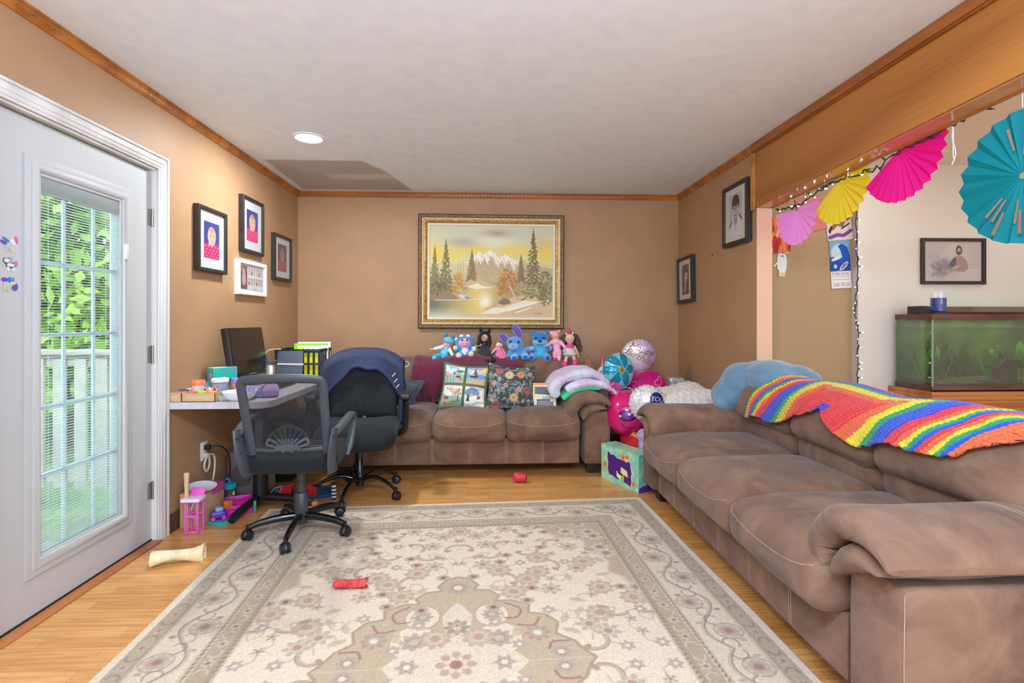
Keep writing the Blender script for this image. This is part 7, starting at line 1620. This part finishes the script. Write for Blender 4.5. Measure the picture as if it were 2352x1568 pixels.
# vines, leaves and blossoms over the ivory field
rg = random.Random(3)
pos = []
for i in range(900):
    x, y = rg.uniform(.0, fa), rg.uniform(.02, fb)
    px_ = int(x / (WR / 2) * (NX - 1)); py_ = int(y / (LR / 2) * (NY - 1))
    if np.abs(c.C[py_, px_] * 255 - np.array(IV)).max() > 4: continue
    if any((x - a) ** 2 + (y - b) ** 2 < .078 ** 2 for a, b in pos): continue
    pos.append((x, y))
for i, (x, y) in enumerate(pos):
    for j in sorted(range(len(pos)), key=lambda j: (pos[j][0] - x) ** 2 + (pos[j][1] - y) ** 2)[1:2]:
        a, b = pos[j]; mx, my = (x + a) / 2 - (b - y) * .35, (y + b) / 2 + (a - x) * .35; c.line([(p.x, p.y) for p in smoothpath([(x, y, 0), (mx, my, 0), (a, b, 0)], 6)], .006, (200, 182, 148))
for i, (x, y) in enumerate(pos):
    k = i % 7
    if k == 0: c.flower(x, y, .062, [(200, 176, 146), (212, 194, 166), (196, 152, 130)], 9, i * 20); c.ell(x, y, .05, .045, RS_, 0, .35, ring=.003)
    elif k == 1: c.flower(x, y, .03, [BL, (198, 158, 140), IV], 6, i * 30)
    elif k == 2:
        a = rg.uniform(0, 360); c.arc(x, y, .055, a, a + 150, .018, (196, 176, 142)); c.arc(x, y, .063, a + 10, a + 140, .004, (170, 130, 104)); c.ell(x + .05 * math.cos(R(a)), y + .05 * math.sin(R(a)), .02, .012, (186, 150, 120), a)
    elif k == 3: c.flower(x, y, .024, [(194, 152, 132), (226, 210, 188), (156, 136, 124)], 5, i * 40)
    elif k == 4: c.ell(x, y, .035, .015, (206, 190, 158), i * 47); c.line([(x - .02, y), (x + .02, y + .01)], .003, (176, 156, 120))
    elif k == 5: c.flower(x, y, .05, [(190, 182, 160), (214, 198, 172), (190, 140, 120)], 7, i * 15)
    else: c.ell(x, y, .028, .022, (192, 166, 132)); c.ell(x, y, .012, None, (150, 90, 74)); c.ell(x, y, .03, .024, BL, 0, .6, ring=.003)
# pattern inside the spandrels
for i in range(70):
    x, y = rg.uniform(.3, fa), rg.uniform(.4, fb); px_ = int(x / (WR / 2) * (NX - 1)); py_ = int(y / (LR / 2) * (NY - 1))
    if np.abs(c.C[py_, px_] * 255 - np.array(TN)).max() > 4: continue
    if i % 3 == 0: c.flower(x, y, .05, [(214, 204, 186), BL, (176, 120, 100)], 7, i * 20)
    elif i % 3 == 1: c.arc(x, y, .04, i * 40, i * 40 + 190, .009, (220, 208, 184)); c.arc(x, y, .028, i * 40, i * 40 + 150, .006, DKG, a=.6)
    else: c.line([(x, y), (x + .03 * math.cos(i), y + .03 * math.sin(i)), (x + .05, y + .01)], .007, [(96, 98, 90), (160, 100, 84)][i % 2], a=.8)
# borders
def band(i0, i1, col):
    """Frame between two distances from the rug's edge."""
    d = np.minimum(WR / 2 - c.X, LR / 2 - c.Y); m = (d >= i0) & (d < i1); c.C[m] = np.array(col) / 255.
band(.30, .405, TN2); band(.105, .30, (222, 210, 186)); band(.035, .105, (186, 168, 138)); band(0, .035, (232, 222, 202))
for d0, q in ((.405, (206, 190, 158)), (.385, (170, 152, 122)), (.312, (210, 196, 166)), (.295, (206, 192, 162)), (.11, (206, 192, 162)), (.095, (172, 156, 128))):
    d = np.minimum(WR / 2 - c.X, LR / 2 - c.Y); m = np.abs(d - d0) < .005; c.C[m] = np.array(q) / 255.
for axis in (0, 1):
    L = LR / 2 if axis else WR / 2; E_d = WR / 2 if axis else LR / 2
    def P(s, d): return (E_d - d, s) if axis else (s, E_d - d)
    lim = lambda d: L - d
    n = int(L / .012)
    for d0 in (.395, .305):
        for k in range(n):
            s = k * .012
            if k % 2 and s < lim(d0): c.line([P(s, d0 - .004), P(s + .009, d0 + .005)], .0055, (96, 96, 88), .85)
    s_ = np.linspace(0, L - .2, 260); c.line([P(s, .2 + .055 * math.sin(s * 15)) for s in s_], .008, (150, 142, 120)); c.line([P(s, .2 + .055 * math.sin(s * 15) + .011) for s in s_], .0035, (196, 150, 130))
    k = 0; s = .105
    while s < L - .16:
        d0 = .2 - .032 * (1 if k % 2 == 0 else -1) * 1.0
        c.flower(*P(s, d0), .052, [(198, 182, 158), (188, 160, 142), (168, 122, 108)], 8, k * 20); c.ell(*P(s, d0), .054, .05, (140, 132, 112), 0, .6, ring=.003)
        for q in (-1, 1): c.arc(*P(s + q * .075, d0 + (.03 if k % 2 == 0 else -.03)), .03, 40 * q + 90 * k, 40 * q + 90 * k + 220, .006, [(120, 120, 108), (168, 120, 100)][k % 2], a=.8); c.ell(*P(s + q * .06, .2 + .06 * q), .014, .009, [BL, (180, 130, 110)][k % 2])
        s += .209; k += 1
    for k in range(int(L / .055)):
        s = .03 + .055 * k
        if s < lim(.07): c.flower(*P(s, .068), .018, [(206, 190, 164), (150, 128, 106), (176, 120, 100)], 5, k * 30) if k % 2 else c.arc(*P(s, .068), .02, 90 * k, 90 * k + 200, .006, (132, 126, 108))
        if s < lim(.35): c.flower(*P(s, .35), .022, [(214, 200, 172), BL, (164, 100, 84)], 6, k * 30) if k % 2 else c.arc(*P(s, .35), .022, 70 * k, 70 * k + 190, .007, (212, 198, 170))
Q = c.C; Q = np.concatenate([Q[:, ::-1], Q[:, 1:]], 1); Q = np.concatenate([Q[::-1], Q[1:]], 0)
Lq = Q.mean(-1, keepdims=True) * np.array([1.065, 1.005, .93]); Q = Q * .66 + Lq * .34
Q = np.clip(Q * np.array([1.0, .965, .915]) * (1 + .035 * RNG.normal(0, 1, Q.shape[:2])[..., None]), 0, 1)
fullc = Cv(-WR / 2, WR / 2, -LR / 2, LR / 2, NX * 2 - 1, NY * 2 - 1); fullc.C = Q; H0 = RNG.normal(0, .0006, Q.shape[:2])
p_tl, p_tr = V((-1.4, 3.363, 0)), V((1.031, 3.471, 0)); e = (p_tr - p_tl).normalized(); dn = V((e.y, -e.x, 0)); cen = (p_tl + p_tr) / 2 + dn * (LR / 2)
rug = thing('rug', 'large cream and tan floral rug lying in the middle of the room', 'rug', cen, math.atan2(e.y, e.x))
sheet(fullc, lambda x, y: (x + .004 * np.sin(y * 6) * (np.abs(x) > 1.19), y, .0105 + H0), 'pile', amat('rug pile', .95, bump=.5, bscale=500, sheen=.2), rug, back=lambda x, y: (x, y, .0005 + 0 * x))
fr2 = MB(); rg = random.Random(9)
for i in range(110):
    x = -WR / 2 + WR * i / 109; fr2.tube([(x, LR / 2 - .002, .008), (x + rg.uniform(-.008, .008), LR / 2 + rg.uniform(.004, .014), .003)], .0016, 4)
f_ = fr2.build('frayed_edge', mat('ivory yarn', (228, 216, 194), .9), rug); f_['kind'] = 'stuff'

bn = thing('dog_bone', 'hollow cream dog bone lying on the oak floor by the door', 'dog bone', (-1.55, 2.655, 0), R(18))
b = MB(); secs = []
for i in range(22):
    t = i / 21; x = -.115 + .23 * t; r = .027 + .016 * abs(t - .45) ** 1.5 * 2.6 + (.012 * max(0, t - .8) * 5 if t > .8 else 0); secs.append([V((x, r * math.cos(a) * (1 + .12 * math.sin(2 * a + 4 * t)), .036 + r * .92 * math.sin(a) + .006 * math.sin(t * 5))) for a in [R(20 * k) for k in range(18)]])
inn = [[V((p.x, p.y * .72, .036 + (p.z - .036) * .72)) for p in s] for s in secs[::-1]]
b.sheet_loft(secs + inn, cap=False); n = 18; L_ = len(b.v) - n; b.f += [(L_ + (j + 1) % n, L_ + j, j, (j + 1) % n) for j in range(n)]; b.mi += [0] * n; b.build('bone', mat('cream bone', (236, 214, 168), .45, var=.1, scale=20), bn)
ch_ = thing('chew_toy', 'red ridged rubber chew toy lying on the rug', 'dog toy', (-.622, 2.346, .0125), R(2)); b = MB(); sec = []
for i in range(60):
    t = i / 59; x = -.074 + .148 * t; r = (.0185 + .002 * math.sin(i * 1.25) if .1 < t < .78 else .018) * (min(1, (t + .02) / .1) ** .5); fl = 1 + .8 * max(0, t - .74) * 2.4; sec.append([V((x + .006 * math.sin(3 * a) * max(0, t - .8) * 5, r * fl * math.cos(a) * (1 - .3 * max(0, t - .8)), .0195 + r * math.sin(a) * (1 + .25 * max(0, t - .7)) + .03 * max(0, t - .72) * .3)) for a in [R(24 * k) for k in range(15)]])
b.sheet_loft(sec); b.build('body', mat('red rubber chew', (196, 66, 62), .5, var=.25, scale=30), ch_)
kg = thing('dog_toy', 'red rubber beehive dog toy lying on the oak floor before the far sofa', 'dog toy', (.235, 3.86, 0), R(-14)); b = MB(); pr = [(.0001, -.046), (.012, -.046), (.016, -.05), (.028, -.046), (.037, -.03), (.039, -.012), (.034, .004), (.031, .008), (.034, .016), (.032, .026), (.027, .031), (.0265, .035), (.028, .042), (.022, .05), (.01, .054), (.0001, .054)]
b.lathe(pr, 28, M=TR((0, 0, .039), 0, 90, 0)); b.build('body', mat('red rubber', (206, 50, 62), .45), kg); MB().lathe([(.0001, -.0512), (.0125, -.0512), (.0125, -.044), (.0001, -.044)], 18, M=TR((0, 0, .039), 0, 90, 0)).build('hole', mat('dark hole', (70, 10, 14), .8), kg)
# toys along the wall under the desk
M_pk = mat('bubblegum pink plastic', (240, 96, 190), .35); M_mg = mat('magenta plastic', (226, 40, 170), .35); M_tq = mat('teal plastic', (40, 180, 160), .35)
tc = thing('doll_chair', 'pink and white doll high chair standing on the floor by the baseboard', 'toy', (-1.685, 3.03, 0)); b = MB()
for x in (-.036, .036):
    for y in (-.02, .04): b.box((x * .92, y, .095), (.012, .010, .19), rot=(0, 0, 0), bev=.003)
for z in (.008, .10): b.box((0, -.02, z), (.07, .010, .012), bev=.003); b.box((0, .04, z), (.07, .010, .012), bev=.003)
b.build('frame', M_pk, tc); MB().box((0, .0, .195), (.105, .085, .022), bev=.006).build('tray', mat('white pink plastic', (246, 226, 240), .35), tc); MB().box((.006, .035, .225), (.08, .012, .045), rot=(-20, 0, 0), bev=.006).build('backrest', M_pk, tc); MB().box((.004, -.005, .16), (.002, .03, .05), rot=(0, 20, 0)).build('strap', mat('cream strap', (226, 206, 190), .6), tc)
ws = thing('wood_stick', 'notched pale wooden stick standing up beside the doll high chair', 'stick', (-1.72, 3.025, 0)); b = MB()
for z0_, z1_, w in ((0, .2, .014), (.2, .26, .018), (.26, .31, .022), (.31, .345, .026)): b.span((-w / 2, -.007, z0_), (w / 2, .007, z1_), .002)
b.build('stick', mat('pale pine', (226, 186, 142), .6), ws)
pb_ = thing('carton', 'brown and pink carton on the floor against the wall under the outlet', 'box', (-1.735, 3.22, 0), R(-4)); MB().span((-.055, -.13, 0), (.055, .13, .20), .002).build('box', mat('kraft cardboard', (206, 168, 120), .7), pb_); MB().span((-.056, .0, .15), (.057, .131, .202), .002).build('pink_flap', mat('pink print card', (206, 84, 160), .5), pb_)
pl_ = thing('plate', 'white plate tilted on the brown and pink carton', 'plate', (-1.715, 3.17, .203)); MB().lathe([(.0001, .002), (.05, .002), (.078, .012), (.08, .016), (.05, .007), (.0001, .006)], 32, M=TR((0, 0, .006), 4, 6, 0)).build('plate', mat('white glaze', (246, 246, 246), .2), pl_)
cu_ = thing('straw_cup', 'see-through toddler cup with a blue straw lid under the outlet', 'cup', (-1.70, 3.47, 0)); b = MB(); b.lathe([(.0001, .002), (.032, .002), (.04, .12), (.0385, .12)], 26, cap=False); b.build('body', veil('smoky clear cup', (120, 110, 120), .5, .15), cu_)
b = MB(); b.lathe([(.043, .115), (.044, .14), (.038, .146), (.0001, .148)], 26); b.tube(smoothpath([(0, 0, .145), (.0, -.002, .168), (-.008, -.004, .176), (-.02, -.008, .172)], 4), .0055, 8); b.build('lid', mat('sky blue lid', (40, 160, 200), .35), cu_)
for i, q in enumerate([(230, 120, 60), (60, 120, 190), (236, 200, 70)]): MB().ell((.034 * math.cos(R(-100 + 40 * i)), .034 * math.sin(R(-100 + 40 * i)), .05 + .016 * i), (.009, .009, .016)).build('printed_figure', mat('cup print %d' % i, q, .5), cu_)
tr_ = thing('toy_tray', 'magenta divided toy tray with a teal end on the oak floor', 'toy', (-1.60, 3.37, 0), R(26)); b = MB()
b.span((-.10, -.07, 0), (.085, .07, .006)); b.span((-.10, -.075, 0), (.085, -.069, .055), .002); b.span((-.10, .069, 0), (.085, .075, .075), .002); b.span((-.10, -.07, 0), (-.094, .07, .05)); b.span((.079, -.07, 0), (.085, .07, .07)); b.span((-.10, -.004, 0), (.085, .002, .06)); b.span((-.02, -.07, 0), (-.015, .07, .055)); b.build('body', M_mg, tr_)
rb_ = MB()
for k in range(5): rb_.box((-.085 + .04 * k, -.0765, .028), (.002, .003, .05))
rb_.box((-.007, -.0765, .03), (.18, .003, .002)); rb_.build('rib_grid', mat('deep magenta', (206, 30, 150), .35), tr_); MB().span((.087, -.074, 0), (.105, .074, .066), .004).build('end_panel', M_tq, tr_)
for lab, nm, x, y, d, m in (('orange toy block standing behind the doll high chair', 'toy_block', -1.625, 3.30, (.035, .04, .09), mat('orange plastic', (250, 130, 40), .35)), ('teal and violet flat toy base by the carton', 'toy_platform', -1.60, 3.17, (.11, .10, .018), M_tq)):
    t = thing(nm, lab, 'toy', (x, y, 0), R(-20)); MB().box((0, 0, d[2] / 2), d, bev=.004).build('body', m, t)
    MB().box((0, -.002, d[2] + .004), (d[0] * .6, d[1] * .6, .008), bev=.003).build('stud', mat('violet plastic', (120, 80, 190), .35), t)
t = thing('toy_car', 'small purple and blue toy vehicle on the floor beside the carton', 'toy', (-1.615, 3.165, .027), R(30)); b = MB(); b.puff((0, 0, .028), (.09, .05, .045), .016, n=8); b.build('body', mat('deep purple plastic', (84, 50, 150), .3), t); MB().puff((.004, 0, .058), (.045, .042, .03), .012, n=8).build('cabin', mat('pale blue plastic', (120, 160, 206), .3), t)
for x in (-.028, .028):
    for y in (-.026, .026): MB().cyl((x, y - .004, .011), (x, y + .004, .011), .011, n=14).build('wheel', mat('pink wheel', (214, 60, 130), .4), t)
t = thing('toy_blocks', 'magenta toy brick lying beside the orange block', 'toy', (-1.585, 3.265, 0), R(12)); t.name = 'toy_brick'; MB().box((0, 0, .02), (.05, .04, .04), bev=.004).build('body', M_mg, t)
# speaker, computer tower, slippers
sk2 = thing('speaker', 'bronze cased loudspeaker with a grey cloth grille under the desk', 'speaker', (-1.64, 3.66, 0), R(-16)); b = MB(); b.puff((0, .0, .16), (.25, .20, .32), .03, (0, .01, .006), 10); b.build('cabinet', mat('bronze plastic', (150, 126, 106), .4, .1), sk2); MB().puff((.008, -.103, .165), (.175, .012, .23), .005, n=8).build('grille', mat('grey grille cloth', (132, 122, 116), .9, bump=.6, bscale=500), sk2); MB().lathe([(.0001, .1185), (.075, .1185), (.075, .10)], 30, M=TR((.01, 0, .17), 90, 0, 0)).build('cone', mat('dark grille cloth', (92, 86, 84), .9, bump=.6, bscale=500), sk2)
pcx = thing('computer_tower', 'black computer tower standing behind the loudspeaker', 'computer', (-1.58, 4.16, 0)); b = MB(); b.box((0, 0, .23), (.20, .42, .45), bev=.006); b.build('case', M_blk, pcx); MB().box((.02, -.213, .25), (.12, .006, .36), bev=.002).build('front_panel', M_gloss, pcx)
def slipper(label, x, y, rz, logo):
    t = thing('slipper', label, 'slipper', (x, y, 0), R(rz), 'blue and red slippers'); MB().puff((0, 0, .012), (.27, .10, .024), .011, n=12, fn=lambda p: V((p.x, p.y * (1 - .25 * abs(p.x / .13) ** 3), p.z))).build('sole', mat('royal blue felt', (20, 70, 130), .9, sheen=.3), t)
    up = MB().grid(lambda u, v: V((-.115 + .165 * u, .052 * math.cos(math.pi * v) * (1 - .3 * (1 - u) ** 4), .02 + .07 * math.sin(math.pi * v) * (.35 + .65 * u ** .6))), 22, 18, colf=lambda u, v: (24, 60, 104) if u < .62 else (206, 24, 36)); o = up.build('upper', amat('felt upper', .9, sheen=.3), t, ang=180, colors=True); q = o.modifiers.new('Solidify', 'SOLIDIFY'); q.thickness = .006
    if logo:
        lg = MB()
        def S_(a, b_): u, v = .42 + a * .034 * 10 / 10, .70 - b_ * .1; p = V((-.115 + .165 * u, .052 * math.cos(math.pi * v), .02 + .07 * math.sin(math.pi * v) * (.35 + .65 * max(0, u) ** .6))); n = V((0, math.cos(math.pi * v), math.sin(math.pi * v) * .7)); return p * 1.0 + n * .006
        hd_ = [(-7, -1.6), (-5, .2), (-3, 1.6), (1, 2.0), (5, 1.8), (5.5, .2), (4.2, -.6), (5, -1.6), (2, -2.), (0, -1.2), (-3, -1.8)]
        lg.tube([S_(*p) for p in hd_], .0022, 5, closed=True, col=(240, 240, 240)); lg.tube([S_(-1, 1.2), S_(2, .8), S_(4, .9)], .0022, 5, col=(206, 30, 44)); lg.tube([S_(0, -.2), S_(2, .0)], .002, 5, col=(240, 240, 240)); lg.ell(S_(2.6, -.9), .003, col=(240, 240, 240)); lg.build('emblem', amat('stitched emblem', .7), t, colors=True)
slipper('blue and red slipper with a white face emblem, behind the desk foot', -1.395, 3.60, 10, True)
slipper('blue slipper toe poking out behind the mesh chair column', -1.20, 3.62, 196, False)
# ================================================================ OUTSIDE THE DOOR
M_deck = mat('weathered deck boards', (150, 134, 116), .7, var=.12, scale=4, stretch=(.3, 4, 1))
dk = MB()
for i in range(26):
    y = -.6 + i * .148; dk.span((-6.2, y, -.16), (XL - .13, y + .14, -.12), .003)
S('deck', dk, M_deck, 'weathered board deck outside the glazed door', 'deck')
S('lawn', MB().span((-40, -25, -.9), (XL - .13, 40, -.8)), mat('lawn green', (92, 120, 48), .9, var=.3, scale=1.5), 'green lawn beyond the deck', 'lawn')
rl = thing('deck_railing', 'greyish white deck railing with broad balusters outside the door', 'railing', (-4., 4.02, -.12))
M_rail = mat('railing paint', (176, 166, 152), .6, var=.06, scale=7)
rb = MB(); rb.span((-6.2, 3.93, .96), (-2.02, 4.08, .995), .004); rb.span((-6.2, 3.98, .88), (-2.02, 4.02, .96)); rb.build('top_rail', M_rail, rl, True)
MB().span((-6.2, 3.98, .02), (-2.02, 4.02, .1)).build('bottom_rail', M_rail, rl, True)
for i in range(27):
    x = -6.1 + i * .152
    MB().span((x, 3.955, -.02), (x + .085, 3.98, .93), .003).build('baluster', M_rail, rl, True)
p = thing('porch_post', 'white square porch post at the end of the railing', 'post', (-2.32, 3.4, -.12))
MB().span((-2.37, 3.34, -.12), (-2.25, 3.46, 2.8), .004).build('post', mat('porch white', (236, 234, 228), .5), p, True)
M_bark = mat('bark', (96, 78, 60), .9, var=.2, scale=12)
LM = [leafmat('leaf light', (84, 124, 26), (172, 198, 76)), leafmat('leaf dark', (36, 66, 18), (96, 134, 42))]
def tree(x, y, h, r, k, label):
    t = thing('leafy_tree', label, 'tree', (x, y, -.8), group='trees beyond the deck')
    tr = MB(); tr.tube(smoothpath([(x, y, -.8), (x + .1, y, h * .3), (x - .1, y + .1, h * .8)]), [.16 - .006 * i for i in range(13)]); tr.build('trunk', M_bark, t, True)
    rg = np.random.default_rng(int(abs(x * 31 + y * 17))); n = 5200
    d = rg.normal(size=(n, 3)); d /= np.linalg.norm(d, axis=1)[:, None]
    q = d * (rg.uniform(.35, 1, n) ** .5)[:, None] * np.array([r, r, h * .52]); q *= (1 + .22 * np.sin(d[:, :1] * 9 + x) * np.cos(d[:, 2:] * 8))
    c = q + np.array([x, y, h * .5])
    a = rg.normal(size=(n, 3)); a /= np.linalg.norm(a, axis=1)[:, None]; b2 = np.cross(a, rg.normal(size=(n, 3))); b2 /= np.linalg.norm(b2, axis=1)[:, None]
    s = rg.uniform(.07, .14, n)[:, None]
    co = np.stack([c + a * s, c + b2 * s * .55, c - a * s, c - b2 * s * .55], 1).reshape(-1, 3)
    me = np_mesh('foliage', co, np.arange(n * 4).reshape(-1, 4), np.ones((n * 4, 3)) * .5); link('foliage', me, LM[k], t, True)
for a in ((-6.5, 8.2, 4.4, 1.9, 0, 'pale green leafy tree nearest behind the railing'), (-5.4, 11.2, 6.5, 2.3, 1, 'tall leafy tree behind the pale green one'), (-9.6, 9.6, 6.2, 2.5, 1, 'dark leafy tree farther along the lawn'),
          (-9.8, 14.2, 7.5, 3., 0, 'tall pale tree at the back of the lawn'), (-13.5, 12.5, 7, 3., 0, 'broad pale tree at the far edge of the lawn'), (-8.2, 17.5, 9, 3.4, 1, 'tallest dark tree at the back of the lawn'), (-15, 19, 9, 4, 1, 'distant dark tree beyond the lawn')): tree(*a)

# ================================================================ LIGHT
M_lamp = mat('lamp diffuser', (255, 252, 246), .4, emit=14.)
M_ring = mat('lamp trim ring', (246, 246, 244), .4)
def downlight(x, y, power, label, col=(.86, .94, 1), r=.085, group=None):
    t = thing('recessed_light', label, 'ceiling light', (x, y, ZC), group=group)
    MB().lathe([(r, 0), (r + .022, 0), (r + .024, -.004), (r + .006, -.009), (r, -.006)], 40, cap=False).build('trim_ring', M_ring, t)
    MB().lathe([(.0001, -.0045), (r * .7, -.0045), (r + .001, -.003)], 40, cap=False).build('diffuser', M_lamp, t)
    L = bpy.data.lights.new('lamp', 'AREA'); L.shape = 'DISK'; L.size = r * 2; L.energy = power; L.color = col
    o = bpy.data.objects.new('lamp', L); COL.objects.link(o); o.location = (0, 0, -.012); o.parent = t
downlight(-1.215, 3.55, 29, 'glowing round recessed light in the white ceiling above the desk')
for x, y in ((-1.0, .9), (.9, .9), (-1.0, -1.2), (.9, -1.2)): downlight(x, y, 3, 'added round recessed light, out of view above the front of the room', group='added recessed fill lights above the front of the room')  # unseen downlights added to light the front of the room
downlight(2.87, 3.34, 3, 'glowing round recessed light beyond the oak beam, above the aquarium wall', (.9, .96, 1))
for x, y in ((4.3, 3.0), (3.0, .6), (4.4, .6)): downlight(x, y, 2, 'added round recessed light, out of view in the aquarium room', (.9, .96, 1), group='added recessed fill lights in the aquarium room')  # out-of-view lamps added to brighten the aquarium room
def globe(x, y, z, power, label):  # added globes out of view that light the ceiling directly
    t = thing('fill_lamp', label, 'lamp', (x, y, z), group='added globe fill lamps out of view')
    MB().ell((0, 0, 0), .11).build('fill_globe', mat('fill lamp glow', (196, 220, 255), .3, emit=power), t); MB().cyl((0, 0, .1), (0, 0, ZC - z), .006, n=8).build('stem', M_ring, t); MB().lathe([(.05, ZC - z - .02), (.05, ZC - z), (.0001, ZC - z)], 20).build('ceiling_rose', M_ring, t)
globe(-.3, .15, 2.16, 220, 'added globe fill lamp, out of view above the front of the room'); globe(.35, .15, 2.16, 220, 'added globe fill lamp, out of view above the front of the room')
sun = bpy.data.lights.new('sun', 'SUN'); sun.energy = 3.2; sun.angle = .02; sun.color = (1, .95, .86)
so = bpy.data.objects.new('sun', sun); COL.objects.link(so); so.rotation_euler = (R(48), 0, R(12))
for (xa, xb) in ((-1.7, 1.2), (1.45, 5.0)):
    L = bpy.data.lights.new('window_portal', 'AREA'); L.shape = 'RECTANGLE'; L.size = xb - xa; L.size_y = 2.13; L.cycles.is_portal = True
    o = bpy.data.objects.new('window_portal', L); COL.objects.link(o); o.location = ((xa + xb) / 2, YF - .06, 1.315); o.rotation_euler = (R(90), 0, 0)
wd = bpy.data.worlds.new('World'); SC.world = wd; wd.use_nodes = True
bg = wd.node_tree.nodes['Background']; bg.inputs[0].default_value = (.68, .83, 1, 1); bg.inputs[1].default_value = 4.
# ================================================================ CAMERA
cam = bpy.data.cameras.new('camera'); co_ = bpy.data.objects.new('camera', cam); COL.objects.link(co_)
cam.sensor_fit = 'HORIZONTAL'; cam.sensor_width = 36.; cam.lens = 36. * CF / 2352.; cam.shift_y = -47. / 2352.; cam.clip_start = .05
co_.location = (0, 0, CH); co_.rotation_euler = (R(90), 0, -CTH)
SC.camera = co_
SC.view_settings.view_transform = 'Standard'; SC.view_settings.look = 'None'; SC.view_settings.exposure = .12; SC.view_settings.gamma = 1.
SC.view_settings.use_curve_mapping = False
SC.cycles.use_denoising = True; SC.cycles.max_bounces = 8; SC.cycles.transparent_max_bounces = 24; SC.cycles.sample_clamp_indirect = 6.
